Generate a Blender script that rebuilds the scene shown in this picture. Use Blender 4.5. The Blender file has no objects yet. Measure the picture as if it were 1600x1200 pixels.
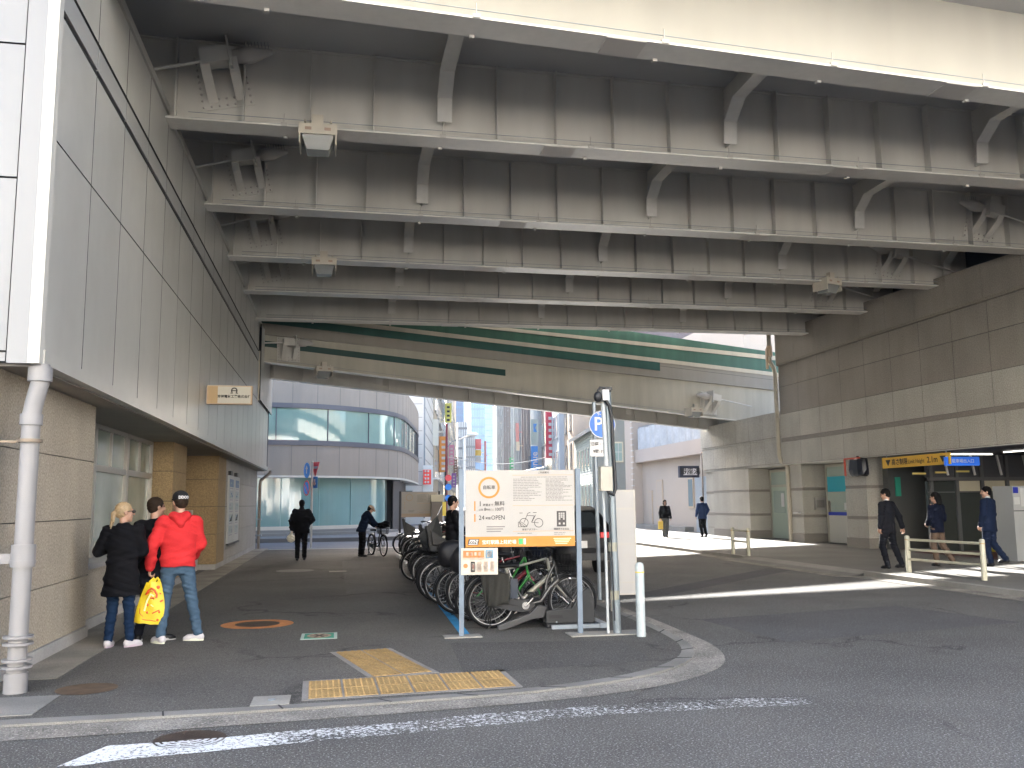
import bpy, bmesh, math, random
import numpy as np
from mathutils import Vector, Matrix, Quaternion
random.seed(7)
R = math.radians
scn = bpy.context.scene
COL = scn.collection
# ------------------------------------------------------------------ camera
F_PX, CAM_H = 1420.0, 1.65
PITCH, YAW, ROLL = math.atan(186 / F_PX), R(10.744), 0.0093
fw = Vector((math.sin(YAW) * math.cos(PITCH), math.cos(YAW) * math.cos(PITCH), math.sin(PITCH)))
_r0 = Vector((math.cos(YAW), -math.sin(YAW), 0)); _u0 = _r0.cross(fw)
rt = _r0 * math.cos(ROLL) - _u0 * math.sin(ROLL)
up = _r0 * math.sin(ROLL) + _u0 * math.cos(ROLL)
CAM = Vector((0, 0, CAM_H))
cd = bpy.data.cameras.new('camera'); cam = bpy.data.objects.new('camera', cd); COL.objects.link(cam)
M = Matrix((rt, up, -fw)).transposed().to_4x4(); M.translation = CAM
cam.matrix_world = M
cd.sensor_fit = 'HORIZONTAL'; cd.sensor_width = 36; cd.lens = F_PX / 1600 * 36
cd.clip_start = .05; cd.clip_end = 4000
scn.camera = cam
scn.render.resolution_x = 1024; scn.render.resolution_y = 768
# ------------------------------------------------------------------ light
SUN = Vector((0.05, 2.1, 1.0)).normalized()          # towards the sun
el = math.asin(SUN.z); az = math.atan2(SUN.x, SUN.y)
w = bpy.data.worlds.new('World'); scn.world = w; w.use_nodes = True
nt = w.node_tree; nt.nodes.clear()
sky = nt.nodes.new('ShaderNodeTexSky'); sky.sky_type = 'NISHITA'; sky.sun_disc = False
sky.sun_elevation = el; sky.sun_rotation = az; sky.air_density = .8; sky.dust_density = 3.0; sky.ozone_density = .6
bg = nt.nodes.new('ShaderNodeBackground'); bg.inputs[1].default_value = 0.15
ow = nt.nodes.new('ShaderNodeOutputWorld')
nt.links.new(sky.outputs[0], bg.inputs[0]); nt.links.new(bg.outputs[0], ow.inputs[0])
sl = bpy.data.lights.new('sun', 'SUN'); sl.energy = 5.0; sl.angle = R(0.55); sl.color = (1, .965, .91)
so = bpy.data.objects.new('sun', sl); COL.objects.link(so)
so.rotation_euler = SUN.to_track_quat('Z', 'Y').to_euler()
so.location = (0, 0, 60)
vs = scn.view_settings; vs.view_transform = 'Standard'; vs.look = 'None'; vs.gamma = 1; vs.use_curve_mapping = False
vs.exposure = 3.0
scn.cycles.max_bounces = 8; scn.cycles.diffuse_bounces = 5; scn.cycles.glossy_bounces = 3
scn.cycles.transmission_bounces = 4; scn.cycles.transparent_max_bounces = 8
scn.cycles.caustics_reflective = False; scn.cycles.caustics_refractive = False
scn.cycles.sample_clamp_indirect = 6

def ray(px, py):
    return fw + rt * ((px - 800) / F_PX) - up * ((py - 600) / F_PX)
def at(px, py, Y):
    d = ray(px, py); return CAM + d * (Y / d.y)
def onX(px, py, X):
    d = ray(px, py); return CAM + d * (X / d.x)
def gz(px, py, z=0.0):
    d = ray(px, py); return CAM + d * ((z - CAM_H) / d.z)
# ------------------------------------------------------------------ materials
MATS = {}
def mat(name, col, rough=.6, metal=0., big=(0, 0), fine=(0, 0), bump=(0, 0), streak=0., spec=.4, emit=None, alpha=None, trans=0., coat=0., speck=None, crack=0.):
    if name in MATS: return MATS[name]
    m = bpy.data.materials.new(name); m.use_nodes = True; t = m.node_tree; N = t.nodes; L = t.links
    b = N['Principled BSDF']
    b.inputs['Base Color'].default_value = (*col, 1); b.inputs['Roughness'].default_value = rough
    b.inputs['Metallic'].default_value = metal; b.inputs['Specular IOR Level'].default_value = spec
    b.inputs['Transmission Weight'].default_value = trans; b.inputs['Coat Weight'].default_value = coat
    if alpha is not None: b.inputs['Alpha'].default_value = alpha
    if emit: b.inputs['Emission Color'].default_value = (*emit[:3], 1); b.inputs['Emission Strength'].default_value = emit[3]
    tc = N.new('ShaderNodeTexCoord'); cur = None
    def noise(scale, det=4, st=None):
        n = N.new('ShaderNodeTexNoise'); n.inputs['Scale'].default_value = scale; n.inputs['Detail'].default_value = det
        if st:
            mp = N.new('ShaderNodeMapping'); mp.inputs['Scale'].default_value = st
            L.new(tc.outputs['Object'], mp.inputs[0]); L.new(mp.outputs[0], n.inputs['Vector'])
        else: L.new(tc.outputs['Object'], n.inputs['Vector'])
        return n
    def mul(src_fac, lo, hi):
        nonlocal cur
        mr = N.new('ShaderNodeMapRange'); mr.inputs[1].default_value = .25; mr.inputs[2].default_value = .75
        mr.inputs[3].default_value = lo; mr.inputs[4].default_value = hi; L.new(src_fac, mr.inputs[0])
        mx = N.new('ShaderNodeMix'); mx.data_type = 'RGBA'; mx.blend_type = 'MULTIPLY'; mx.inputs[0].default_value = 1
        if cur is None: mx.inputs[6].default_value = (*col, 1)
        else: L.new(cur, mx.inputs[6])
        L.new(mr.outputs[0], mx.inputs[7]); cur = mx.outputs[2]
    if big[1]: mul(noise(big[0], 5).outputs[0], 1 - big[1], 1 + big[1])
    if fine[1]: mul(noise(fine[0], 2).outputs[0], 1 - fine[1], 1 + fine[1])
    if crack:
        vv = N.new('ShaderNodeTexVoronoi'); vv.feature = 'DISTANCE_TO_EDGE'; vv.inputs['Scale'].default_value = crack
        wn = noise(1.6, 5); va = N.new('ShaderNodeVectorMath'); va.operation = 'MULTIPLY_ADD'; va.inputs[1].default_value = (.9, .9, .9); L.new(wn.outputs[1], va.inputs[0]); L.new(tc.outputs['Object'], va.inputs[2]); L.new(va.outputs[0], vv.inputs['Vector'])
        c1 = N.new('ShaderNodeMapRange'); c1.inputs[1].default_value = .0; c1.inputs[2].default_value = .018; c1.inputs[3].default_value = 1; c1.inputs[4].default_value = 0; L.new(vv.outputs['Distance'], c1.inputs[0])
        c2 = N.new('ShaderNodeMapRange'); c2.inputs[1].default_value = .48; c2.inputs[2].default_value = .58; L.new(noise(.45, 3).outputs[0], c2.inputs[0])
        c3 = N.new('ShaderNodeMath'); c3.operation = 'MULTIPLY'; L.new(c1.outputs[0], c3.inputs[0]); L.new(c2.outputs[0], c3.inputs[1])
        c4 = N.new('ShaderNodeMapRange'); c4.inputs[3].default_value = 1; c4.inputs[4].default_value = .42; L.new(c3.outputs[0], c4.inputs[0])
        mx = N.new('ShaderNodeMix'); mx.data_type = 'RGBA'; mx.blend_type = 'MULTIPLY'; mx.inputs[0].default_value = 1; L.new(cur, mx.inputs[6]); L.new(c4.outputs[0], mx.inputs[7]); cur = mx.outputs[2]
        mul(noise(.16, 6).outputs[0], .74, 1.24)
    if streak: mul(noise(3.0, 4, (1, 1, .12)).outputs[0], 1 - streak, 1 + streak * .4)
    if speck:   # (scale, threshold, colour)
        v = noise(speck[0], 1); c = N.new('ShaderNodeMath'); c.operation = 'GREATER_THAN'; c.inputs[1].default_value = speck[1]
        L.new(v.outputs[0], c.inputs[0]); mx = N.new('ShaderNodeMix'); mx.data_type = 'RGBA'
        L.new(c.outputs[0], mx.inputs[0])
        if cur is None: mx.inputs[6].default_value = (*col, 1)
        else: L.new(cur, mx.inputs[6])
        mx.inputs[7].default_value = (*speck[2], 1); cur = mx.outputs[2]
    if cur is not None: L.new(cur, b.inputs['Base Color'])
    if bump[1]:
        bn = noise(bump[0], 3); bp = N.new('ShaderNodeBump'); bp.inputs['Strength'].default_value = bump[1]
        bp.inputs['Distance'].default_value = .02; L.new(bn.outputs[0], bp.inputs['Height']); L.new(bp.outputs[0], b.inputs['Normal'])
    MATS[name] = m; return m
# ------------------------------------------------------------------ mesh builder
class MB:
    def __init__(s): s.v = []; s.f = []; s.m = []; s.sm = []
    def add(s, vs, fs, m=0, smooth=False):
        o = len(s.v); s.v += [tuple(v) for v in vs]
        for f in fs: s.f.append([i + o for i in f]); s.m.append(m); s.sm.append(smooth)
        return s
    def box(s, x0, x1, y0, y1, z0, z1, m=0):
        vs = [(x, y, z) for x in (x0, x1) for y in (y0, y1) for z in (z0, z1)]
        return s.add(vs, [(0, 1, 3, 2), (4, 6, 7, 5), (0, 4, 5, 1), (2, 3, 7, 6), (0, 2, 6, 4), (1, 5, 7, 3)], m)
    def obox(s, c, ax, ay, az_, m=0):      # centre and three half axis vectors
        c = Vector(c); ax = Vector(ax); ay = Vector(ay); az_ = Vector(az_)
        vs = [c + ax * i + ay * j + az_ * k for i in (-1, 1) for j in (-1, 1) for k in (-1, 1)]
        return s.add(vs, [(0, 1, 3, 2), (4, 6, 7, 5), (0, 4, 5, 1), (2, 3, 7, 6), (0, 2, 6, 4), (1, 5, 7, 3)], m)
    def bar(s, a, b, wd, h, m=0, upv=(0, 0, 1)):   # rectangular bar a->b
        a = Vector(a); b = Vector(b); d = b - a; u = Vector(upv); sx = d.cross(u)
        if sx.length < 1e-6: sx = Vector((1, 0, 0))
        sx.normalize(); uu = sx.cross(d).normalized()
        return s.obox((a + b) / 2, d / 2, sx * wd / 2, uu * h / 2, m)
    def poly(s, pts, m=0):
        return s.add(pts, [tuple(range(len(pts)))], m)
    def prism(s, pts, ext, m=0):
        n = len(pts); e = Vector(ext); vs = [Vector(p) for p in pts] + [Vector(p) + e for p in pts]
        fs = [tuple(range(n - 1, -1, -1)), tuple(range(n, 2 * n))] + [(i, (i + 1) % n, n + (i + 1) % n, n + i) for i in range(n)]
        return s.add(vs, fs, m)
    def tube(s, pts, r, n=8, m=0, closed=False, caps=True):
        P = [Vector(p) for p in pts]; k = len(P); rr = r if isinstance(r, (list, tuple)) else [r] * k
        rings = []; pn = None
        for i, p in enumerate(P):
            if closed: d = P[(i + 1) % k] - P[i - 1]
            else: d = P[min(i + 1, k - 1)] - P[max(i - 1, 0)]
            d.normalize()
            if pn is None:
                a = Vector((0, 0, 1)) if abs(d.z) < .9 else Vector((1, 0, 0)); pn = d.cross(a).normalized()
            else:
                pn = (pn - d * pn.dot(d)).normalized()
            q = d.cross(pn)
            rings.append([p + (pn * math.cos(2 * math.pi * j / n) + q * math.sin(2 * math.pi * j / n)) * rr[i] for j in range(n)])
        vs = [v for rg in rings for v in rg]; fs = []
        for i in range(k if closed else k - 1):
            a = i * n; b = ((i + 1) % k) * n
            for j in range(n): fs.append((a + j, a + (j + 1) % n, b + (j + 1) % n, b + j))
        s.add(vs, fs, m, True)
        if caps and not closed:
            s.add(rings[0], [tuple(range(n))], m); s.add(rings[-1], [tuple(range(n))], m)
        return s
    def cyl(s, a, b, r0, r1=None, n=16, m=0):
        return s.tube([a, b], [r0, r0 if r1 is None else r1], n, m)
    def ring(s, c, nrm, ro, ri, n=32, th=.004, m=0):
        c = Vector(c); nv = Vector(nrm).normalized(); a = nv.orthogonal().normalized(); b = nv.cross(a)
        vs = []
        for k, (r_, h) in enumerate(((ri, 0), (ro, 0), (ro, th), (ri, th))):
            vs += [c + nv * h + (a * math.cos(2 * math.pi * i / n) + b * math.sin(2 * math.pi * i / n)) * r_ for i in range(n)]
        fs = []
        for k in range(4):
            k2 = (k + 1) % 4
            for i in range(n): fs.append((k * n + i, k * n + (i + 1) % n, k2 * n + (i + 1) % n, k2 * n + i))
        return s.add(vs, fs, m)
    def sphere(s, c, r, m=0, nu=16, nv=10):
        if not isinstance(r, (tuple, list)): r = (r, r, r)
        vs = [(c[0] + r[0] * math.sin(math.pi * j / nv) * math.cos(2 * math.pi * i / nu), c[1] + r[1] * math.sin(math.pi * j / nv) * math.sin(2 * math.pi * i / nu), c[2] + r[2] * math.cos(math.pi * j / nv)) for j in range(nv + 1) for i in range(nu)]
        fs = [(j * nu + i, j * nu + (i + 1) % nu, (j + 1) * nu + (i + 1) % nu, (j + 1) * nu + i) for j in range(nv) for i in range(nu)]
        return s.add(vs, fs, m, True)
    def panels(s, P0, U, V, us, vs_, gap=.02, th=.02, m=0, mg=1, back=True, gv=None, sd=None):
        """a wall of panels with open joints over a dark backing; U, V unit vectors, us/vs_ joint positions"""
        P0 = Vector(P0); U = Vector(U); V = Vector(V); N = U.cross(V)
        if back:
            c = [P0 + U * us[0] + V * vs_[0], P0 + U * us[-1] + V * vs_[0], P0 + U * us[-1] + V * vs_[-1], P0 + U * us[0] + V * vs_[-1]]
            s.poly(c, mg)
        g = gap / 2; gu = g if gv is None else gv / 2; sd = mg if sd is None else sd
        for i in range(len(us) - 1):
            for j in range(len(vs_) - 1):
                c = P0 + U * ((us[i] + us[i + 1]) / 2) + V * ((vs_[j] + vs_[j + 1]) / 2) + N * (th / 2 + .001)
                a, b, n = U * ((us[i + 1] - us[i]) / 2 - gu), V * ((vs_[j + 1] - vs_[j]) / 2 - g), N * th / 2
                q = [c - a - b, c + a - b, c + a + b, c - a + b]
                s.add([p + n for p in q], [(0, 1, 2, 3)], m); s.add([p + n for p in q] + [p - n for p in q], [(k, (k + 1) % 4, 4 + (k + 1) % 4, 4 + k) for k in range(4)], sd)
        return s
def mesh_of(name, mb, mats, recalc=True):
    me = bpy.data.meshes.new(name); me.from_pydata(mb.v, [], mb.f)
    for m in (mats if isinstance(mats, (list, tuple)) else [mats]): me.materials.append(m)
    me.polygons.foreach_set('material_index', mb.m); me.polygons.foreach_set('use_smooth', mb.sm)
    if recalc:
        bm = bmesh.new(); bm.from_mesh(me); bmesh.ops.recalc_face_normals(bm, faces=bm.faces); bm.to_mesh(me); bm.free()
    me.update(); return me
WO = {}
def tag(o, label=None, cat=None, group=None, kind=None):
    if label: o['label'] = label
    if cat: o['category'] = cat
    if group: o['group'] = group
    if kind: o['kind'] = kind
    return o
def thing(name, label, cat, loc=(0, 0, 0), group=None, rz=0.):
    o = bpy.data.objects.new(name, None); COL.objects.link(o); o.location = loc; o.rotation_euler = (0, 0, rz)
    o.empty_display_size = .2; WO[o.name] = Vector(loc)
    return tag(o, label, cat, group)
def part(name, mb, mats, parent=None, local=False, label=None, recalc=True):
    """one mesh object; with local=False the mesh is in world coordinates and is shifted under its parent"""
    me = mb if isinstance(mb, bpy.types.Mesh) else mesh_of(name, mb, mats, recalc)
    o = bpy.data.objects.new(name, me); COL.objects.link(o)
    if parent is not None:
        o.parent = parent
        if not local: o.location = -WO.get(parent.name, Vector((0, 0, 0)))
    WO[o.name] = Vector((0, 0, 0))
    if label: o['label'] = label
    return o
def solo(name, mb, mats, label, cat, group=None):
    """a thing that is one mesh, origin at its base"""
    a = np.array(mb.v); c = (a.min(0) + a.max(0)) / 2; c[2] = a[:, 2].min()
    mb.v = [tuple(v) for v in (a - c)]
    o = part(name, mb, mats); o.location = tuple(c); return tag(o, label, cat, group)
def struct(name, mb, mats):
    return tag(part(name, mb, mats), kind='structure')
def copy_tree(o, parent=None):
    c = o.copy(); COL.objects.link(c); c.parent = parent
    if parent is not None: c.matrix_parent_inverse = o.matrix_parent_inverse.copy()
    for ch in list(o.children): copy_tree(ch, c)
    return c
_dg = None
def text_mesh(body, size, ext=.001, align='CENTER', bold=0., sx=1., aligny='CENTER', spacing=1.):
    c = bpy.data.curves.new('lettering', 'FONT'); c.body = body; c.size = size; c.extrude = ext
    c.align_x = align; c.align_y = aligny; c.offset = bold; c.resolution_u = 2; c.space_line = spacing
    o = bpy.data.objects.new('lettering', c); COL.objects.link(o)
    me = bpy.data.meshes.new_from_object(o.evaluated_get(bpy.context.evaluated_depsgraph_get()))
    bpy.data.objects.remove(o); bpy.data.curves.remove(c)
    if sx != 1: me.transform(Matrix.Scale(sx, 4, (1, 0, 0)))
    return me
def lettering(body, size, pos, U, V, m, parent, **k):
    """text laid on the plane with unit vectors U (reading direction) and V (up); pos in world coordinates"""
    me = text_mesh(body, size, **k); U = Vector(U).normalized(); V = Vector(V).normalized(); N = U.cross(V)
    T = Matrix((U, V, N)).transposed().to_4x4(); T.translation = Vector(pos) + N * .0025
    me.transform(T); me.materials.clear(); me.materials.append(m)
    return part('lettering', me, m, parent)
# ------------------------------------------------------------------ shared materials
asph = mat('asphalt', (.092, .088, .084), .9, big=(.8, .20), fine=(75, .75), bump=(80, .9), speck=(58, .64, (.26, .26, .26)), crack=.35)
asph2 = mat('pavement_asphalt', (.082, .078, .073), .9, big=(.5, .25), fine=(85, .65), bump=(90, .8), speck=(70, .67, (.20, .195, .19)), crack=.28)
asph3 = mat('far_asphalt', (.075, .075, .08), .9, big=(.3, .2), fine=(90, .3))
kerbm = mat('kerb_concrete', (.17, .165, .155), .9, big=(1.3, .3), fine=(120, .3), bump=(90, .3))
gutm = mat('gutter_aggregate', (.19, .178, .16), .95, big=(2.2, .42), fine=(70, .55), bump=(75, .6), speck=(60, .64, (.34, .31, .28)))
conc = mat('concrete', (.25, .24, .22), .85, big=(.8, .2), fine=(60, .12), bump=(40, .15), streak=.12)
dark = mat('dark_gap', (.02, .02, .022), .8)
black = mat('black_plastic', (.015, .015, .017), .5)
white_p = mat('white_paint', (.52, .51, .50), .5, big=(2, .06))
steel = mat('galvanised_steel', (.22, .25, .28), .45, .35, big=(4, .12))
gpaint = mat('bridge_paint', (.27, .262, .25), .5, big=(.5, .12), fine=(6, .04), streak=.10)
def offs(poly, d):
    out = []
    for i, p in enumerate(poly):
        a = Vector(poly[max(i - 1, 0)]); b = Vector(poly[min(i + 1, len(poly) - 1)]); t = (b - a).normalized()
        out.append((p[0] + t.y * d, p[1] - t.x * d))
    return out
def smooth_poly(pts, k=2):
    for _ in range(k):
        q = [pts[0]]
        for a, b in zip(pts, pts[1:]):
            q.append((a[0] * .75 + b[0] * .25, a[1] * .75 + b[1] * .25)); q.append((a[0] * .25 + b[0] * .75, a[1] * .25 + b[1] * .75))
        q.append(pts[-1]); pts = q
    return pts
def strip(mb, A, B, za, zb, m=0):
    n = len(A); vs = [(p[0], p[1], za) for p in A] + [(p[0], p[1], zb) for p in B]
    mb.add(vs, [(i, i + 1, n + i + 1, n + i) for i in range(n - 1)], m)
g = MB(); g.poly([(-400, -300, 0), (600, -300, 0), (600, 900, 0), (-400, 900, 0)]); struct('road', g, asph)
inner = smooth_poly([(-9, 7.80), (-2.54, 7.86), (-.64, 7.90), (.94, 8.0), (1.9, 8.15), (2.86, 8.60), (3.45, 9.2), (3.78, 9.85), (3.93, 10.6), (4.02, 12), (4.1, 16), (4.15, 34.6)])
outer = smooth_poly([(-9, 7.15), (-2.34, 7.28), (-.6, 7.42), (1.43, 7.62), (2.62, 7.92), (3.45, 8.45), (3.98, 9.1), (4.28, 10.1), (4.34, 11.3), (4.40, 12.5), (4.42, 16), (4.45, 34.6)])
k1 = [(a[0] * .68 + b[0] * .32, a[1] * .68 + b[1] * .32) for a, b in zip(inner, outer)]
SW = .03
g = MB(); g.poly([(x, y, SW) for x, y in inner] + [(-9, 34.6, SW)]); struct('sidewalk', g, asph2)
g = MB(); strip(g, inner, k1, SW + .004, SW + .004); strip(g, k1, k1, SW + .004, .014)
# joints of the kerb stones
kj = MB(); acc = 0
for a, b, c in zip(k1, k1[1:], inner):
    acc += (Vector(b) - Vector(a)).length
    if acc > .6:
        acc = 0; kj.bar((a[0], a[1], SW + .0055), (c[0], c[1], SW + .0055), .014, .003)
struct('kerb', g, kerbm); struct('kerb_joints', kj, dark)
g = MB(); strip(g, k1, outer, .012, .005); struct('gutter', g, gutm)
# right-hand pavement, one step up
RS = .10
g = MB(); g.poly([(11.45, -30, RS), (11.45, 62, RS), (18.2, 62, RS), (18.2, 34.6, RS), (17.9, 34.6, RS), (17.9, -30, RS)]); struct('sidewalk', g, mat('right_pavement', (.15, .145, .135), .9, big=(.4, .25), fine=(110, .4), bump=(120, .4)))
g = MB()
def kerb_run(g, y0, y1, x0=11.28, x1=11.46, z=RS + .004, step=.6):
    y = y0
    while y < y1 - .05:
        e = min(y + step, y1); g.box(x0, x1, y + .004, e - .004, -.02, z); y = e
kerb_run(g, 24.6, 62); kerb_run(g, -14, 18.0)
g.prism([(11.28, 18.0, -.02), (11.46, 18.0, -.02), (11.46, 18.0, RS + .004), (11.28, 18.0, RS + .004)], (0, .45, 0))
struct('kerb', g, conc)
g = MB()
for i in range(34):
    y = 18.45 + i * .18
    for j in range(4):
        x = 10.98 + j * .125; z = .004 + (x - 10.98) / .5 * .1
        g.add([(x + .004, y + .004, z), (x + .12, y + .004, z + .024), (x + .12, y + .174, z + .024), (x + .004, y + .174, z)], [(0, 1, 2, 3)])
g.poly([(10.95, 18.4, .002), (11.49, 18.4, .1), (11.49, 24.6, .1), (10.95, 24.6, .002)], 1)
struct('driveway_stones', g, [conc, kerbm])
g = MB()
for a, b in ((-14, 18.4), (24.6, 60)): g.box(10.88, 11.28, a, b, .001, .008)
g.box(10.62, 10.95, 18.4, 24.6, .001, .008)
struct('gutter', g, gutm)
# concrete strip along the left wall
g = MB()
y = 8.4
while y < 36: g.box(-3.3, -2.62 if y > 9.3 else -2.95, y, y + .595, 0, SW + .005); y += .6
struct('channel_strip', g, mat('old_concrete', (.19, .175, .15), .95, big=(1.5, .35), fine=(60, .3), bump=(60, .3)))
# far side street: kerb and raised pavement
g = MB(); g.box(-9, 4.45, 34.6, 35.0, -.01, SW + .006); struct('kerb', g, conc)
g = MB(); g.poly([(-14, 35.05, .004), (4.4, 35.05, .004), (8, 42.3, .004), (-14, 42.3, .004)]); struct('side_street', g, mat('side_street_asphalt', (.09, .095, .11), .85, big=(.3, .15), fine=(90, .3)))
g = MB(); g.prism([(-14, 42.3, -.01), (1.5, 42.0, -.01), (4.6, 44, -.01), (7, 52, -.01), (16, 120, -.01), (10, 130, -.01), (-14, 60, -.01)], (0, 0, .19))
struct('sidewalk', g, mat('dark_paving', (.13, .13, .135), .8, big=(.6, .15), fine=(60, .2)))
# worn white line
def worn_line():
    m = bpy.data.materials.new('worn_white_line'); m.use_nodes = True; t = m.node_tree; N = t.nodes; L = t.links; b = N['Principled BSDF']
    b.inputs['Base Color'].default_value = (.60, .61, .62, 1); b.inputs['Roughness'].default_value = .7
    tc = N.new('ShaderNodeTexCoord'); n = N.new('ShaderNodeTexNoise'); n.inputs['Scale'].default_value = 30; n.inputs['Detail'].default_value = 9; n.inputs['Roughness'].default_value = .78
    L.new(tc.outputs['Object'], n.inputs['Vector'])
    n2 = N.new('ShaderNodeTexNoise'); n2.inputs['Scale'].default_value = 2.2; L.new(tc.outputs['Object'], n2.inputs['Vector'])
    sp = N.new('ShaderNodeSeparateXYZ'); L.new(tc.outputs['Object'], sp.inputs[0])
    mr = N.new('ShaderNodeMapRange'); mr.inputs[1].default_value = -.6; mr.inputs[2].default_value = -.15; mr.inputs[3].default_value = .035; mr.inputs[4].default_value = -.062
    L.new(sp.outputs[0], mr.inputs[0])
    mr2 = N.new('ShaderNodeMapRange'); mr2.inputs[1].default_value = 1.2; mr2.inputs[2].default_value = 2.2; mr2.inputs[3].default_value = 0; mr2.inputs[4].default_value = -.018; L.new(sp.outputs[0], mr2.inputs[0])
    a = N.new('ShaderNodeMath'); a.operation = 'ADD'; L.new(n.outputs[0], a.inputs[0]); L.new(mr.outputs[0], a.inputs[1])
    a2 = N.new('ShaderNodeMath'); a2.operation = 'ADD'; L.new(a.outputs[0], a2.inputs[0]); L.new(mr2.outputs[0], a2.inputs[1])
    s2 = N.new('ShaderNodeMath'); s2.operation = 'MULTIPLY_ADD'; s2.inputs[1].default_value = .18; L.new(n2.outputs[0], s2.inputs[0]); L.new(a2.outputs[0], s2.inputs[2])
    gt = N.new('ShaderNodeMapRange'); gt.inputs[1].default_value = .555; gt.inputs[2].default_value = .575; L.new(s2.outputs[0], gt.inputs[0])
    L.new(gt.outputs[0], b.inputs['Alpha']); return m
wl = worn_line()
g = MB(); A = smooth_poly([(-1.75, 6.50), (-1.2, 6.62), (-.33, 6.76), (1.6, 7.06), (2.9, 7.12), (3.85, 7.10)]); B = smooth_poly([(-1.56, 6.98), (-1.1, 7.03), (-.33, 7.10), (1.66, 7.42), (2.9, 7.44), (3.85, 7.36)])
jr = random.Random(2); A = [(x, y + jr.uniform(-.02, .02)) for x, y in A]; B = [(x, y + jr.uniform(-.02, .02)) for x, y in B]; strip(g, A, B, .006, .006); tag(part('worn_road_line', g, wl), kind='structure')
# blue bay line and faded far paint
g = MB(); g.prism([(1.50, 11.35, SW + .002), (1.62, 11.35, SW + .002), (1.88, 20.6, SW + .002), (1.72, 20.6, SW + .002)], (0, 0, .003))
struct('blue_bay_line', g, mat('blue_line_paint', (.02, .20, .42), .75, big=(3, .35), fine=(60, .25)))
g = MB(); g.prism([(2.0, 21.2, SW + .002), (2.12, 21.2, SW + .002), (2.35, 30.5, SW + .002), (2.22, 30.5, SW + .002)], (0, 0, .003))
struct('blue_bay_line', g, mat('faded_blue_paint', (.06, .16, .28), .8, big=(3, .5), fine=(60, .3)))
# manhole covers
iron = mat('cast_iron', (.075, .058, .048), .65, .5, big=(6, .3), bump=(60, .3))
def manhole(c, rx, z, label, ringmat=None, ro=None, pat=True, m=iron, ry=None):
    g = MB(); ry = ry or rx; n = 40
    def el_(r_, h): return [(c[0] + rx * r_ * math.cos(2 * math.pi * i / n), c[1] + ry * r_ * math.sin(2 * math.pi * i / n), h) for i in range(n)]
    g.poly(el_(1, z + .004)); vs = el_(.93, z + .006) + el_(1, z + .006)
    g.add(vs, [(i, (i + 1) % n, n + (i + 1) % n, n + i) for i in range(n)])
    if pat:
        for k in range(1, 5):
            vs = el_(.19 * k, z + .007) + el_(.19 * k + .07, z + .007); g.add(vs, [(i, (i + 1) % n, n + (i + 1) % n, n + i) for i in range(n) if i % 4 != k % 4])
    mats = [m]
    if ringmat: vs = el_(1, z + .003) + el_(ro, z + .003); g.add(vs, [(i, (i + 1) % n, n + (i + 1) % n, n + i) for i in range(n)], 1); mats.append(ringmat)
    return solo('manhole_cover', g, mats, label, 'manhole cover', 'manhole covers')
orange_r = mat('orange_ring_paint', (.42, .17, .06), .8, big=(5, .25), fine=(60, .25))
manhole((-1.08, 13.25), .30, SW, 'round manhole cover ringed with faded orange paint', orange_r, 1.62)
manhole((-2.2, 9.0), .26, SW, 'small brown manhole cover beside the thick grey drainpipe', m=mat('rusty_iron', (.11, .075, .05), .8, .2, big=(8, .3)))
manhole((-1.02, 7.06), .25, 0, 'dark round manhole cover in the road above the worn white line')
manhole((-1.05, 23.6), .46, SW, 'wide pale manhole cover in the pavement in front of the walking man in black', m=mat('pale_iron', (.16, .155, .15), .7, .3, big=(5, .25)), ry=.5)
g = MB(); g.box(-.44, 0, 11.6, 12.13, SW, SW + .004, 0); g.box(-.40, -.04, 11.65, 12.08, SW, SW + .006, 1)
n = 24; g.poly([(-.22 + .15 * math.cos(2 * math.pi * i / n), 11.86 + .19 * math.sin(2 * math.pi * i / n), SW + .008) for i in range(n)], 2)
for k in range(6):
    a = k * math.pi / 3; g.bar((-.22, 11.86, SW + .009), (-.22 + .11 * math.cos(a), 11.86 + .15 * math.sin(a), SW + .009), .025, .003, 3)
solo('hydrant_cover', g, [mat('cover_rim', (.35, .42, .38), .7), mat('green_cover', (.03, .22, .15), .7, big=(8, .2)), mat('cover_tan', (.30, .22, .16), .7, big=(9, .3)), iron], 'rectangular green utility cover with a tan round motif', 'utility cover')
g = MB(); g.box(-.69, -.38, 7.93, 8.30, SW, SW + .005); g.cyl((-.53, 8.12, SW + .004), (-.53, 8.12, SW + .012), .03, n=12, m=1)
solo('survey_plate', g, [conc, steel], 'pale square concrete block set in the pavement beside the kerb', 'ground block')
g = MB(); g.box(-3.0, -2.35, 8.0, 8.75, SW, SW + .006); solo('drain_slab', g, kerbm, 'worn concrete slab at the foot of the drainpipe', 'slab')
g = MB(); g.box(-.22, .2, 22.9, 23.2, SW, SW + .005); solo('pavement_plate', g, conc, 'thin pale rectangular plate beside the wide far manhole', 'ground plate')
# older patches in the asphalt
for nm, pts, c_, z_ in (('asphalt_patch', [(.15, 17.2), (1.55, 17.6), (1.75, 27.5), (.1, 27.2)], (.094, .090, .086), SW + .003), ('asphalt_patch', [(1.2, 8.9), (3.2, 9.2), (3.3, 10.6), (1.3, 10.9)], (.066, .064, .062), SW + .003), ('asphalt_patch', [(5.2, 10.2), (9.0, 11.0), (8.6, 13.2), (5.0, 12.4)], (.070, .070, .073), .003), ('asphalt_patch', [(4.9, 14.9), (10.6, 20.4), (10.4, 21.2), (4.8, 15.6)], (.062, .062, .065), .003)):
    g = MB(); g.poly([(x, y, z_) for x, y in pts]); struct(nm, g, mat('patch_%d' % (int(c_[0] * 1000)), c_, .92, big=(.7, .2), fine=(80, .6), bump=(80, .8), speck=(66, .66, (.2, .2, .2))))
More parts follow.
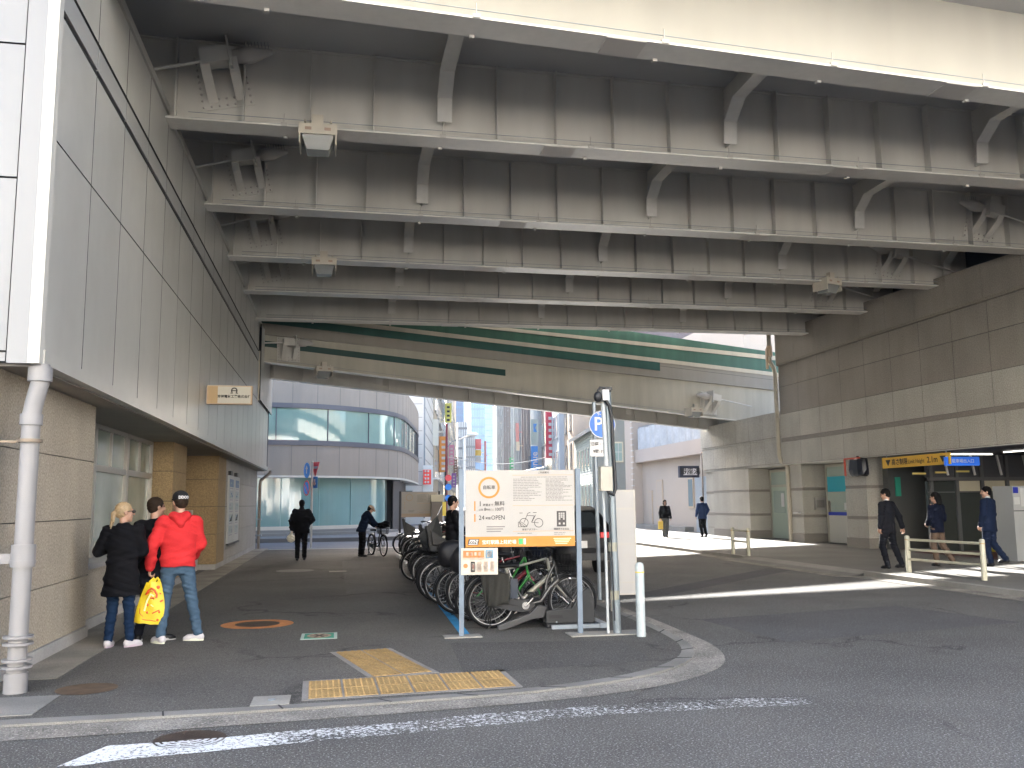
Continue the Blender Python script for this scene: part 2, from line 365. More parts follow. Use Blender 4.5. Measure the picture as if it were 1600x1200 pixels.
# tactile paving
tact = mat('tactile_yellow', (.30, .195, .078), .8, big=(3, .22), fine=(50, .3), bump=(60, .4))
bord = mat('mortar_border', (.20, .19, .18), .9, big=(3, .2), fine=(60, .25))
def tactile(c00, c10, c01, nx, ny, dots, label):
    """tiles over a parallelogram"""
    c00, c10, c01 = Vector(c00), Vector(c10), Vector(c01); U = (c10 - c00) / nx; V = (c01 - c00) / ny; root = thing('tactile_paving', label, 'tactile paving', (c00.x, c00.y, SW), 'tactile paving')
    g = MB(); z = SW + .003; e = .045
    un, vn = U.normalized() * e, V.normalized() * e
    cs = [c00 - un - vn, c10 + un - vn, c10 + (c01 - c00) + un + vn, c01 - un + vn]
    g.prism([(p.x, p.y, SW - .01) for p in cs], (0, 0, .013)); part('border', g, bord, root)
    for i in range(nx):
        for j in range(ny):
            g = MB(); o = c00 + U * i + V * j
            f = lambda a, b, h=0: (o.x + U.x * a + V.x * b, o.y + U.y * a + V.y * b, z + h)
            g.prism([f(.03, .03), f(.97, .03), f(.97, .97), f(.03, .97)], (0, 0, .004))
            if dots:
                for a in range(6):
                    for b in range(6):
                        p = Vector(f((a + .5) / 6, (b + .5) / 6, .004)); g.cyl(p, p + Vector((0, 0, .005)), .013, .008, 6)
            else:
                for a in range(4):
                    u0, u1 = (a + .3) / 4, (a + .72) / 4; g.prism([f(u0, .04, .004), f(u1, .04, .004), f(u1, .96, .004), f(u0, .96, .004)], (0, 0, .005))
            part('tile', g, tact, root)
    return root
tactile((-.24, 8.09), (1.58, 8.22), (-.26, 8.88), 6, 2, True, 'yellow dotted paving row along the kerb at the crossing')
tactile((.34, 8.97), (.92, 9.10), (-.02, 10.52), 2, 5, False, 'yellow ridged guiding strip leading away from the dotted row')
# ------------------------------------------------------------------ building on the left
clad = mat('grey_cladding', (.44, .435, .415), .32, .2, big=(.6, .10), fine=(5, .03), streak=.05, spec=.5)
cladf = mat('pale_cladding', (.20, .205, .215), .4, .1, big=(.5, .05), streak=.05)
stone = mat('stone_wall', (.35, .305, .245), .85, big=(1.2, .10), fine=(45, .38), bump=(60, .25), streak=.08)
stoneb = mat('brown_stone', (.27, .19, .10), .85, big=(1.2, .10), fine=(45, .32), bump=(60, .25))
plinth = mat('plinth_stone', (.32, .31, .30), .8, big=(1.5, .15), fine=(40, .1))
alum = mat('aluminium_frame', (.38, .36, .33), .4, .5)
lglass = mat('window_glass', (.30, .34, .30), .12, 0, big=(1.3, .25), spec=.8)
XL, ZS, YC = -2.71, 2.96, 8.87
LB = thing('office_building', 'grey panelled office building with stone ground floor, left side of the passage', 'building', (-3.2, 22, 0))
js = [YC + .06 + 1.37 * i for i in range(20)]; js = [j for j in js if j < 35.4] + [35.7]
g = MB(); g.panels((XL - .03, 0, 0), (0, 1, 0), (0, 0, 1), js, [ZS + .14, 5.15, 6.42], .020, .010); 
g.panels((XL - .03, 0, 0), (0, 1, 0), (0, 0, 1), js[:17] + [31.2], [6.80, 7.74], .020, .010)
g.panels((XL + .03, 0, 0), (0, 1, 0), (0, 0, 1), [31.2, 32.5, 33.8, 35.1, 36.6], [5.15, 7.74], .014, .03)
g.box(XL - .4, XL + .028, 31.2, 31.45, 5.14, 6.8, 2)
part('cladding', g, [clad, dark, mat('cream_trim', (.55, .50, .42), .6)], LB)
g = MB(); g.box(-14, XL - .04, YC + .3, 36.5, ZS + .2, 7.74); part('wall', g, dark, LB)
g = MB(); g.box(-14, XL + .01, YC + .02, 36.6, 7.74, 7.86); part('roof', g, clad, LB)
g = MB()
for a, b in zip(js, js[1:]):
    if a < 31: g.box(XL - .05, XL - .012, a + .015, b - .015, 6.485, 6.745)
g.box(XL - .2, XL - .13, YC + .1, 31.2, 6.42, 6.8, 1)
part('vent_strip', g, [mat('vent_grey', (.34, .34, .34), .4, .2), dark], LB)
g = MB(); g.box(XL - .1, XL + .025, YC + .05, 35.72, ZS, ZS + .13); part('fascia', g, clad, LB)
g = MB(); g.box(-14, XL - .1, YC + .1, 36.0, ZS - .02, ZS + .01); part('soffit', g, mat('soffit_paint', (.30, .28, .25), .8, big=(1, .12)), LB)
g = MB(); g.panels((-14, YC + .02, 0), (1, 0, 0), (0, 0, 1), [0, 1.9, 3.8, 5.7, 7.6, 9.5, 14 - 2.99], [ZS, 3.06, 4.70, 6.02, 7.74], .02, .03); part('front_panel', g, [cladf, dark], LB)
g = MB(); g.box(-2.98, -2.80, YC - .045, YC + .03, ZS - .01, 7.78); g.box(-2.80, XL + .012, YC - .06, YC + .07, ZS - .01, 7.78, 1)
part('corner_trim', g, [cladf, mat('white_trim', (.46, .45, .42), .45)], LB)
# stone ground floor
zs = [.17, .80, 1.50, 2.22, ZS - .02]
g = MB(); g.panels((-3.14, 0, 0), (0, 1, 0), (0, 0, 1), [8.95, 9.75, 10.65, 11.55, 12.5], zs, .010, .03, gv=.004, sd=0)
g.panels((-14, 8.95, 0), (1, 0, 0), (0, 0, 1), [0, 2, 4, 6, 8, 9, 10.86], zs, .010, .03, gv=.004, sd=0)
g.panels((-3.9, 12.5, 0), (1, 0, 0), (0, 0, 1), [0, .79], zs, .01, .02, sd=0)
g.box(-3.9, -3.145, 8.96, 12.49, 0, ZS - .02, 1); part('stone_pier', g, [stone, dark], LB)
g = MB(); g.panels((-3.30, 0, 0), (0, 1, 0), (0, 0, 1), [12.5, 14.2, 15.9, 17.6, 19.35], [.17, .83], .008, .03, gv=.004, sd=0); g.box(-3.5, -3.31, 12.5, 19.35, 0, .82, 1); part('dado', g, [stone, dark], LB)
g = MB(); g.box(-3.8, -3.22, 12.5, 19.35, .83, .885); part('sill', g, plinth, LB)
g = MB(); g.box(-3.9, -3.085, 8.93, 12.53, 0, .168); g.box(-3.5, -3.25, 12.53, 19.35, 0, .168); g.box(-3.9, -3.09, 24.62, 36, 0, .168); g.box(-3.9, -3.28, 19.33, 20.95, 0, .168)
part('plinth', g, plinth, LB)
WXX = -3.74
for k, (a, b) in enumerate(((12.5, 14.95), (14.95, 17.15), (17.15, 19.35))):
    fr = MB()
    for yy in (a + .035, b - .035): fr.box(WXX - .03, WXX + .05, yy - .035, yy + .035, .885, ZS - .03)
    for zz, hh in ((.92, .035), (2.25, .05), (2.90, .035)): fr.box(WXX - .03, WXX + .04, a + .07, b - .07, zz - hh, zz + hh)
    mid = (a + b) / 2; fr.box(WXX - .02, WXX + .03, mid - .025, mid + .025, 2.30, 2.87)
    wnd = part('window', fr, alum, LB)
    p = MB(); p.box(WXX - .02, WXX - .01, a + .07, b - .07, .95, 2.87); part('pane', p, lglass, wnd)
g = MB(); g.panels((-4.2, 19.35, 0), (1, 0, 0), (0, 0, 1), [0, .87], [.17, 1.0, 1.75, 2.35, ZS - .02], .010, .03, back=False, gv=.004, sd=0)
g.panels((-3.33, 0, 0), (0, 1, 0), (0, 0, 1), [19.32, 20.95], [.17, 1.0, 1.75, 2.35, ZS - .02], .010, .03, back=False, gv=.004, sd=0); g.box(-4.2, -3.345, 19.36, 20.95, 0, ZS - .02, 1)
part('pillar', g, [stoneb, dark], LB)
g = MB(); g.panels((-4.2, 24.62, 0), (1, 0, 0), (0, 0, 1), [0, 1.09], [.17, .93, 1.63, 2.33, ZS - .02], .010, .03, gv=.004, sd=0)
g.panels((-3.11, 0, 0), (0, 1, 0), (0, 0, 1), [24.6, 26.2], [.17, .93, 1.63, 2.33, ZS - .02], .010, .03, gv=.004, sd=0)
g.box(-5, -4.18, 20.9, 24.65, 0, ZS - .02, 0); part('recess_wall', g, [stoneb, dark], LB)
g = MB(); g.panels((-3.12, 0, 0), (0, 1, 0), (0, 0, 1), [26.2, 27.8, 29.4, 31, 32.6, 34.2, 36], [.17, .93, 1.63, 2.33, ZS - .02], .010, .03, gv=.004, sd=0); g.box(-4.2, -3.13, 24.66, 36, 0, ZS - .02, 1)
part('stone_wall', g, [mat('grey_stone', (.31, .295, .27), .85, big=(1.2, .1), fine=(40, .25)), dark], LB)
# drainpipes
pvc = mat('pale_pipe', (.21, .205, .21), .45, big=(3, .06))
t = thing('drainpipe', 'thick pale grey drainpipe at the near corner of the stone wall', 'drainpipe', (-2.72, 8.95, 0))
g = MB(); X, Y = -2.79, 8.99
g.tube([(X, Y, .02), (X, Y, 2.5), (X + .02, Y, 2.62), (X + .06, Y - .02, 2.78), (X + .06, Y - .02, ZS)], .080, 20)
for z0, z1, r in ((.02, .2, .098), (1.12, 1.32, .102), (2.40, 2.50, .097), (2.80, 2.93, .104)): g.tube([(X + (.06 if z0 > 2.6 else 0), Y - (.02 if z0 > 2.6 else 0), z0), (X + (.06 if z0 > 2.6 else 0), Y - (.02 if z0 > 2.6 else 0), z1)], r, 20)
part('pipe', g, pvc, t)
g = MB()
for z in (.24, .30, .44, .50): g.tube([(X, Y, z), (X, Y, z + .022)], .125, 20)
part('collar', g, pvc, t)
for z, mm in ((1.15, pvc), (2.24, mat('brass_clamp', (.20, .16, .12), .6, .3))):
    g = MB(); g.tube([(X, Y, z), (X, Y, z + .03)], .108, 16); g.box(X - .75, X - .1, Y + .0, Y + .03, z, z + (.09 if z < 2 else .02)); part('clamp', g, mm, t)
t = thing('drainpipe', 'thin brown drainpipe at the far corner of the stone wall', 'drainpipe', (-2.97, 35.9, 0))
g = MB(); g.tube([(-2.6, 35.9, ZS + .0), (-2.62, 35.9, ZS - .1), (-2.95, 35.9, ZS - .38), (-2.97, 35.9, ZS - .6), (-2.97, 35.9, 0)], .055, 12); part('pipe', g, mat('brown_pipe', (.22, .19, .17), .5), t)
g = MB(); g.box(-3.1, -2.88, 35.83, 35.97, 1.1, 1.16); g.box(-3.1, -2.86, 35.82, 35.98, .5, .56); part('clamp', g, steel, t)
# lit-box company sign
cr = mat('cream_sign', (.46, .44, .38), .5); tan = mat('tan_sign_side', (.40, .28, .15), .6); ink = mat('black_ink', (.02, .02, .02), .7)
a = at(323, 618, 19.3)
t = thing('wall_sign', 'cream projecting box sign with black emblem and company name on the grey cladding', 'sign', (-2.55, 19.6, 3.7))
sx0, sx1, sy, sz0, sz1 = XL + .01, -1.80, 19.30, 3.715, 4.10
g = MB(); g.box(sx0, sx1, sy, sy + .16, sz0, sz1); part('box', g, mat('sign_frame', (.42, .31, .21), .5), t)
g = MB(); g.box(sx0 + .22, sx1 - .03, sy - .012, sy - .001, sz0 + .02, sz1 - .02); part('face', g, cr, t)
g = MB(); g.box(sx0 + .03, sx0 + .215, sy - .010, sy - .001, sz0 + .02, sz1 - .02); part('side_panel', g, tan, t)
cx = (sx0 + .22 + sx1 - .03) / 2
g = MB(); n = 20
for i in range(15):
    a0, a1 = math.pi * (-.25 + 1.5 * i / 15), math.pi * (-.25 + 1.5 * (i + 1) / 15)
    q = lambda r_, a_: (cx + r_ * math.cos(a_), sy - .016, 3.995 + r_ * math.sin(a_))
    g.prism([q(.042, a0), q(.065, a0), q(.065, a1), q(.042, a1)], (0, -.003, 0))
g.box(cx - .075, cx - .028, sy - .019, sy - .016, 3.935, 3.952); g.box(cx + .028, cx + .075, sy - .019, sy - .016, 3.935, 3.952); g.box(cx - .05, cx + .05, sy - .019, sy - .016, 3.985, 4.003)
part('emblem', g, ink, t)
lettering('京神電気工業株式会社', .066, (cx, sy - .013, 3.87), (1, 0, 0), (0, 0, 1), ink, t, bold=.002)
# notice boards
def board(y0, y1, label, seed):
    t = thing('notice_board', label, 'notice board', (-3.05, (y0 + y1) / 2, .6), 'notice boards on the stone wall'); rnd = random.Random(seed)
    g = MB(); g.box(-3.085, -3.045, y0, y1, .60, 2.50); part('panel', g, mat('board_white', (.40, .40, .39), .4, big=(2, .05)), t)
    g = MB(); g.box(-3.085, -3.01, y0, y1, .55, .598); g.box(-3.085, -3.0, y0 + .1, y0 + .45, 2.505, 2.62); part('bracket', g, black, t)
    ms = [mat('print_blue', (.10, .17, .30), .5), mat('print_teal', (.24, .34, .32), .5), mat('print_grey', (.25, .25, .30), .5), mat('print_pale', (.32, .36, .38), .5)]
    for k in range(5):
        z = 2.3 - k * .33; g = MB()
        g.box(-3.044, -3.041, y0 + .2, y1 - .2, z - .12, z + .1, 3 if k else 0)
        g.box(-3.044, -3.040, y0 + .3, y1 - .3, z - .17, z - .145, 2)
        if k == 3: g.prism([(-3.040, y0 + .3, z - .1), (-3.040, y1 - .5, z - .1), (-3.040, y1 - .3, z + .1), (-3.040, y1 - .7, z + .0)], (.002, 0, 0), 4)
        for j in range(3):
            yy = y0 + .25 + rnd.random() * (y1 - y0 - .7); zz = z - .1 + rnd.random() * .12; g.box(-3.040, -3.038, yy, yy + .25, zz, zz + .05, rnd.choice((0, 1, 2)))
        part('poster', g, ms + [ink], t)
board(26.65, 28.0, 'nearer of two tall white notice boards on the stone wall', 1)
board(28.12, 29.45, 'farther of two tall white notice boards on the stone wall', 2)
# small things in the recess
t = thing('utility_cabinet', 'pale grey upright utility cabinet in the brown stone recess', 'cabinet', (-3.35, 22.2, .03))
g = MB(); g.box(-3.55, -3.20, 21.9, 22.35, .17, 1.18); g.box(-3.50, -3.25, 21.95, 22.3, 1.18, 1.22); part('body', g, mat('cabinet_grey', (.42, .42, .41), .5), t)
g = MB(); g.box(-3.5, -3.25, 21.94, 22.3, .03, .17); part('base', g, dark, t)
t = thing('mailbox', 'grey metal letter box with a dark slot beside the brown pillar', 'letter box', (-3.5, 23.2, 1.1))
g = MB(); g.box(-3.80, -3.48, 23.1, 23.3, 1.15, 1.55); g.cyl((-3.64, 23.2, .17), (-3.64, 23.2, 1.15), .03, n=8); part('body', g, alum, t); g = MB(); g.box(-3.76, -3.52, 23.09, 23.098, 1.42, 1.46); g.box(-3.76, -3.52, 23.09, 23.098, 1.49, 1.52); part('slot', g, dark, t)
# ------------------------------------------------------------------ elevated expressway
gunder = mat('slab_underside', (.42, .42, .42), .8, big=(.4, .12))
gwebm = mat('girder_web_paint', (.54, .525, .49), .55, big=(.7, .10), streak=.10)
gflm = mat('flange_paint', (.60, .59, .56), .26, big=(.5, .10), fine=(9, .04))
boltm = mat('bolt_paint', (.42, .40, .38), .5)
EX = thing('elevated_expressway', 'grey steel girder expressway crossing overhead', 'viaduct', (6, 20, 7.6))
ZB, ZT, XA, XB = 7.60, 9.0, -8.0, 20.0
GY = [(10.55, .082), (14.40, .020), (18.55, .018), (22.38, .012), (25.98, .008), (29.86, .0)]
gy = lambda i, x: GY[i][0] + GY[i][1] * x
g = MB(); yA = lambda x: 8.4 + .082 * x
g.prism([(XA, yA(XA), ZT + .002), (XB, yA(XB), ZT + .002), (XB, 36.0, ZT + .002), (XA, 31.2, ZT + .002)], (0, 0, .32)); part('deck_slab', g, gunder, EX)  # far edge widened out of view to narrow the sun strip on the road
g = MB(); g.prism([(XA, yA(XA) - .02, ZT - .12), (XB, yA(XB) - .02, ZT - .12), (XB, yA(XB) + .22, ZT - .12), (XA, yA(XA) + .22, ZT - .12)], (0, 0, 1.3)); g.prism([(XA, 31.2, ZT - .1), (XB, 36.0, ZT - .1), (XB, 36.2, ZT - .1), (XA, 31.4, ZT - .1)], (0, 0, 1.2)); part('parapet', g, conc, EX)
for i in range(6):
    P = lambda x, dy, z: (x, gy(i, x) + dy, z)
    g = MB(); g.prism([P(XA, -.012, ZB + .03), P(XB, -.012, ZB + .03), P(XB, .012, ZB + .03), P(XA, .012, ZB + .03)], (0, 0, ZT - ZB - .03), 0)
    if i: g.prism([P(XA, -.06, ZT - .025), P(XB, -.06, ZT - .025), P(XB, .06, ZT - .025), P(XA, .06, ZT - .025)], (0, 0, .022), 0)
    gd = part('girder', g, gwebm if i else mat('fascia_paint', (.36, .345, .305), .5, big=(.35, .10), streak=.06), EX)
    g = MB(); g.prism([P(XA, -.23, ZB), P(XB, -.23, ZB), P(XB, .23, ZB), P(XA, .23, ZB)], (0, 0, .03), 0)
    for xs in (3.3, 8.5 + i * .2):      # splice plates under the flange
        g.prism([P(xs, -.222, ZB - .012), P(xs + .55, -.222, ZB - .012), P(xs + .55, .222, ZB - .012), P(xs, .222, ZB - .012)], (0, 0, .0105), 1)
    part('flange', g, [gflm, boltm], gd)
    if i:
        x = -5.68
        while x < 19.5:
            near_br = any(abs(x - bx) < .3 for bx in (-3.45, 1.60, 6.66, 11.74, 16.8))
            if not near_br and x > -4: g = MB(); g.prism([P(x, -.19, ZB + .035), P(x + .018, -.19, ZB + .035), P(x + .018, -.013, ZB + .035), P(x, -.013, ZB + .035)], (0, 0, ZT - ZB - .07)); part('stiffener', g, gwebm, gd)
            x += 1.022
        for bx in (-3.45, 1.60, 6.66, 11.74, 16.8):
            yn = gy(i, bx) - .013; yp = gy(i - 1, bx) + .013
            g = MB(); g.prism([(bx, yn, ZB + .28), (bx, yn - .20, ZB + .28), (bx, yn - .24, 8.28), (bx, yn - .62, 8.56), (bx, yp, 8.60), (bx, yp, ZT - .03), (bx, yn, ZT - .03)], (.016, 0, 0))
            for (a, b) in (((yn - .20, ZB + .28), (yn - .24, 8.28)), ((yn - .24, 8.28), (yn - .62, 8.56)), ((yn - .62, 8.56), (yp, 8.60))):
                g.bar((bx + .008, a[0], a[1]), (bx + .008, b[0], b[1]), .24, .016, 1, upv=(0, .3, 1) if a[0] != b[0] else (0, 1, 0))
            for kz in range(9): g.sphere((bx - .01, yn - .05, ZB + .4 + kz * .11), .012, 2, 6, 4)
            part('cross_bracket', g, [gwebm, gflm, boltm], EX)
    # safety line along the flange, carried on thin pins
    g = MB(); dy = -.20
    g.tube([P(-2.4, dy, ZB + .13), P(17, dy, ZB + .13)], .006, 5); g.tube([P(-2.4, dy + .05, ZB + .06), P(17, dy + .05, ZB + .06)], .009, 5)
    x = -.95
    while x < 16:
        g.tube([P(x, dy, ZB + .02), P(x, dy, ZB + .22)], .009, 5, 1); g.obox(P(x, dy - .02, ZB + .03), (.05, 0, 0), (0, .03, 0), (0, 0, .025), 1); g.obox(P(x, .2, ZB - .02), (.03, 0, 0), (0, .03, 0), (0, 0, .018), 1); x += 2.53
    part('safety_line', g, [steel, boltm], EX)
# end diaphragms and bearings over the right-hand building
g = MB()
g.box(17.6, 17.63, 10.9, 29.8, ZB + .1, ZT); g.box(18.6, 19.6, 9.5, 32, 3.3, 9.0, 1)
part('end_diaphragm', g, [mat('bluish_steel', (.06, .075, .10), .6), mat('abutment_dark', (.10, .11, .13), .9)], EX)
g = MB(); g.cyl((16.3, 29.9, 7.45), (16.3, 29.9, 7.62), .16, n=14); g.cyl((16.3, 29.9, 7.7), (16.3, 29.9, 7.9), .12, n=14)
def restrainer(px, py, pz, sgn, parent, tilt=.21, yaw=0., scale=1.):
    """cable restrainer bracket bolted to the near face of a web; sgn=+1: nose to +x"""
    def T(x, y, z):
        x *= sgn * scale; y *= scale; z *= scale
        c, s_ = math.cos(tilt * sgn), math.sin(tilt * sgn); x, z = x * c - z * s_, x * s_ + z * c
        c, s_ = math.cos(yaw), math.sin(yaw); return Vector((px + x * c - y * s_, py + x * s_ + y * c, pz + z))
    def hexa(pts, ext, mb, m=0):
        a = [T(*p) for p in pts]; b = [T(p[0] + ext[0], p[1] + ext[1], p[2] + ext[2]) for p in pts]; n = len(a)
        mb.add(a + b, [tuple(range(n)), tuple(range(n, 2 * n))] + [(i, (i + 1) % n, n + (i + 1) % n, n + i) for i in range(n)], m)
    root = MB(); hexa([(-.42, -.014, -.62), (.42, -.014, -.62), (.42, -.014, .30), (-.42, -.014, .30)], (0, -.02, 0), root)
    for i in range(7):
        for (x, z) in ((-.37 + i * .123, -.57), (-.37 + i * .123, -.46)): root.sphere(T(x, -.04, z), .022, 1, 8, 5)
        root.sphere(T(-.37, -.04, -.35 + i * .1), .022, 1, 8, 5); root.sphere(T(.37, -.04, -.35 + i * .1), .022, 1, 8, 5)
    o = part('cable_restrainer', root, [gwebm, boltm], parent)
    b = MB()
    for x in (-.22, .20):
        hexa([(x, -.034, -.50), (x, -.40, -.20), (x, -.50, -.02), (x, -.50, .16), (x, -.034, .22)], (.025, 0, 0), b)
        hexa([(x - .06, -.045, -.52), (x - .06, -.41, -.22), (x - .06, -.52, -.03), (x - .06, -.50, -.03), (x - .06, -.39, -.20), (x - .06, -.034, -.50)], (.145, 0, 0), b)
    hexa([(-.25, -.54, -.08), (.16, -.54, -.08), (.16, -.54, .17), (-.25, -.54, .17)], (0, .28, 0), b)
    hexa([(.17, -.60, -.18), (.17, -.14, -.18), (.17, -.14, .30), (.17, -.60, .30)], (.03, 0, 0), b)
    part('bracket', b, gwebm, o)
    c = MB(); prof = [(.20, .10), (.36, .115), (.37, .135), (.56, .125), (.60, .105), (.80, .05), (.84, .035)]
    c.tube([T(x, -.37, .04) for x, r_ in prof], [r_ * scale for x, r_ in prof], 16); part('end_cap', c, boltm, o)
    c = MB()
    for k in range(8): c.tube([T(.44 + k * .05, -.37, .14 - k * .008), T(.44 + k * .05, -.37, .27 - k * .008)], .005, 4)
    for k in range(3): c.tube([T(.37 + k * .09, -.37, .178), T(.40 + k * .09, -.37, .178)], .004, 4)
    part('bird_spikes', c, steel, o)
    c = MB(); c.tube([T(-.2, -.37, .03), T(-1.9, -.37, -.06)], .026 * scale, 10); part('rod', c, gflm, o)
for i in (1, 2, 3, 4): restrainer(-1.95, gy(i, -1.95), 8.52, 1, EX)
for i in (2, 3, 4): restrainer(15.15, gy(i, 15.15), 8.42, -1, EX)
# ------------------------------------------------------------------ ramp bridge beyond
RP = thing('ramp_bridge', 'slanting ramp bridge with green and cream striped parapet behind the girders', 'viaduct', (7, 35, 6))
L6 = lambda x: 32.43 + .236 * (x + 2.71)
zb = lambda x: 6.60 - .0757 * (x + 2.71)
cream_b = mat('ramp_cream_paint', (.42, .395, .33), .5, big=(.4, .12), streak=.14)
taupe_b = mat('ramp_taupe_paint', (.26, .24, .21), .55, big=(.4, .1), streak=.1)
green_b = mat('ramp_green_paint', (.045, .125, .09), .5, big=(.6, .18), streak=.25)
pale_b = mat('cream_stripe', (.48, .44, .36), .5, big=(.5, .08), streak=.12)
dkgreen = mat('dark_green_paint', (.012, .055, .048), .5, big=(.6, .15))
def rprism(mb, x0, x1, h, o0, o1, m=0):      # h = (bottom0, top0, bottom1, top1)
    vs = []
    for x, hb, ht in ((x0, h[0], h[1]), (x1, h[2], h[3])):
        for o in (o0, o1):
            for hh in (hb, ht): vs.append((x, L6(x) + o, zb(x) + hh))
    mb.add(vs, [(0, 1, 3, 2), (4, 6, 7, 5), (0, 2, 6, 4), (1, 5, 7, 3), (0, 4, 5, 1), (2, 3, 7, 6)], m)
lin = lambda a, b: (lambda x: a + b * (x - 2.5))
cre, gBb, gBt, c2t, cCb, cCt, tp = lin(1.13, .028), lin(1.49, .0215), lin(1.78, .027), lin(1.94, .0276), lin(2.25, .0425), lin(2.36, .0475), lin(3.06, .016)
x0, x1 = -8, 22
g = MB(); rprism(g, x0, x1, (.03, cre(x0), .03, cre(x1)), 0, .05); part('web', g, cream_b, RP)
g = MB(); rprism(g, x0, x1, (0, .03, 0, .03), -.14, .22); part('flange', g, gflm, RP)
g = MB(); rprism(g, x0, x1, (cre(x0), gBb(x0), cre(x1), gBb(x1)), -.12, .05)
rprism(g, 13.2, x1, (gBb(13.2), gBt(13.2), gBb(x1), gBt(x1)), -.12, .05); rprism(g, 13.2, x1, (gBb(13.2) + .2, gBb(13.2) + .21, gBb(x1) + .2, gBb(x1) + .21), -.124, -.121, 1); part('side_band', g, [taupe_b, dark], RP)
g = MB(); rprism(g, x0, 13.19, (gBb(x0), gBt(x0), gBb(13.19), gBt(13.19)), -.14, .05); part('green_stripe', g, mat('mid_green', (.022, .085, .07), .5, big=(.6, .15), streak=.2), RP)
g = MB(); rprism(g, x0, 6.3, (.52, .70, .65, .90), -.012, -.001); part('green_stripe', g, dkgreen, RP)
g = MB(); rprism(g, x0, x1, (gBt(x0), c2t(x0), gBt(x1), c2t(x1)), -.15, .05); part('cream_stripe', g, pale_b, RP)
g = MB(); rprism(g, x0, x1, (c2t(x0), cCb(x0), c2t(x1), cCb(x1)), -.12, .05); part('green_stripe', g, green_b, RP)
g = MB(); rprism(g, x0, x1, (cCb(x0), cCt(x0), cCb(x1), cCt(x1)), -.15, .05); part('cream_stripe', g, pale_b, RP)
g = MB(); rprism(g, x0, x1, (cCt(x0), tp(x0), cCt(x1), tp(x1)), -.12, .05); part('green_stripe', g, green_b, RP)
g = MB(); rprism(g, x0, x1, (cre(x0), cre(x0) + .3, cre(x1), cre(x1) + .3), .06, 3.6); rprism(g, x0, x1, (cre(x0) - .1, 2.2, cre(x1) - .1, 2.4), 3.61, 3.8, 1); part('deck_slab', g, [gunder, conc], RP)
g = MB(); rprism(g, x0, x1, (-.15, 1.0, -.15, cre(x1) - .02), 2.85, 2.88); rprism(g, x0, x1, (-.18, -.15, -.18, -.15), 2.70, 3.03, 1)
x = -7.0
while x < 21: rprism(g, x, x + .02, (-.14, .9, -.14, .9), 2.71, 2.84); x += 1.11
part('girder', g, [gwebm, gflm], RP)
for bx in (-3.9, 1.48, 6.93, 12.57, 18):
    g = MB(); rprism(g, bx, bx + .02, (.62, 1.0, .62, 1.0), .06, 2.8); rprism(g, bx - .12, bx + .14, (.60, .62, .60, .62), .06, 2.8, 1); rprism(g, bx - .12, bx + .14, (.05, .62, .05, .62), 2.5, 2.53, 1); part('cross_bracket', g, [gwebm, gflm], RP)
g = MB(); v = lambda x, o, h: (x, L6(x) + o, zb(x) + h)
g.tube([v(-2.5, -.12, .12), v(16, -.12, .12)], .006, 5)
x = -.6
while x < 16: g.tube([v(x, -.12, .02), v(x, -.12, .25)], .009, 5, 1); g.obox(v(x, -.13, .04), (.05, 0, 0), (0, .03, 0), (0, 0, .02), 1); x += 2.53
part('safety_line', g, [steel, boltm], RP)
restrainer(-1.85, L6(-1.85) - .0, zb(-1.85) + .72, 1, RP, tilt=.02, yaw=.23, scale=.95)
restrainer(15.6, L6(15.6) - .0, zb(15.6) + .78, -1, RP, tilt=.10, yaw=.23, scale=1.05)
# ------------------------------------------------------------------ floodlights clipped under the girders
lampw = mat('lamp_housing', (.50, .46, .39), .5, big=(4, .08)); lampg = mat('lamp_glass', (.34, .36, .36), .15, spec=.8, alpha=.55)
def floodlight(p, label, rz=0., tilt=0.):
    t = thing('floodlight', label, 'floodlight', p, 'floodlights under the girders', rz)
    g = MB(); g.box(-.26, .26, -.06, .40, -.18, -.02); g.box(-.29, -.27, -.08, .42, -.36, -.02); g.box(.27, .29, -.08, .42, -.36, -.02)
    g.box(-.30, .30, -.085, -.06, -.20, -.03); g.box(-.1, .08, -.03, .1, -.02, .14); g.cyl((-.2, -.04, 0), (-.2, -.04, .04), .02, n=6); g.cyl((.2, -.04, 0), (.2, -.04, .04), .02, n=6)
    part('housing', g, lampw, t, True)
    g = MB(); g.add([(-.25, -.05, -.20), (.25, -.05, -.20), (.25, .38, -.20), (-.25, .38, -.20), (-.17, .02, -.42), (.17, .02, -.42), (.17, .32, -.42), (-.17, .32, -.42)],
        [(4, 5, 6, 7), (0, 1, 5, 4), (1, 2, 6, 5), (2, 3, 7, 6), (3, 0, 4, 7)]); part('glass', g, lampg, t, True)
    g = MB(); g.cyl((-.1, .16, -.28), (.1, .16, -.28), .05, n=10); part('bulb', g, white_p, t, True)
    g = MB(); g.box(-.2, -.1, -.089, -.086, -.14, -.09); g.box(.1, .2, -.089, -.086, -.14, -.09); part('latch', g, mat('latch_brown', (.35, .25, .2), .5), t, True)
    return t
floodlight((-.42, 14.12, 7.66), 'large pale floodlight clipped under the nearest left girder flange')
floodlight((-.45, 22.12, 7.66), 'smaller-looking floodlight under the third girder on the left')
p = at(1303, 438, 22.2); floodlight((p.x, 22.3, p.z + .1), 'bright angled floodlight high at right in front of the stone building', .35)
p = at(507, 576, 32.6); floodlight((p.x, p.y, p.z + .1), 'rounded floodlight at the left end of the ramp bridge', .23)
p = at(1088, 640, 35.4); floodlight((p.x, p.y, p.z + .1), 'white floodlight at the right end of the ramp bridge', .23)
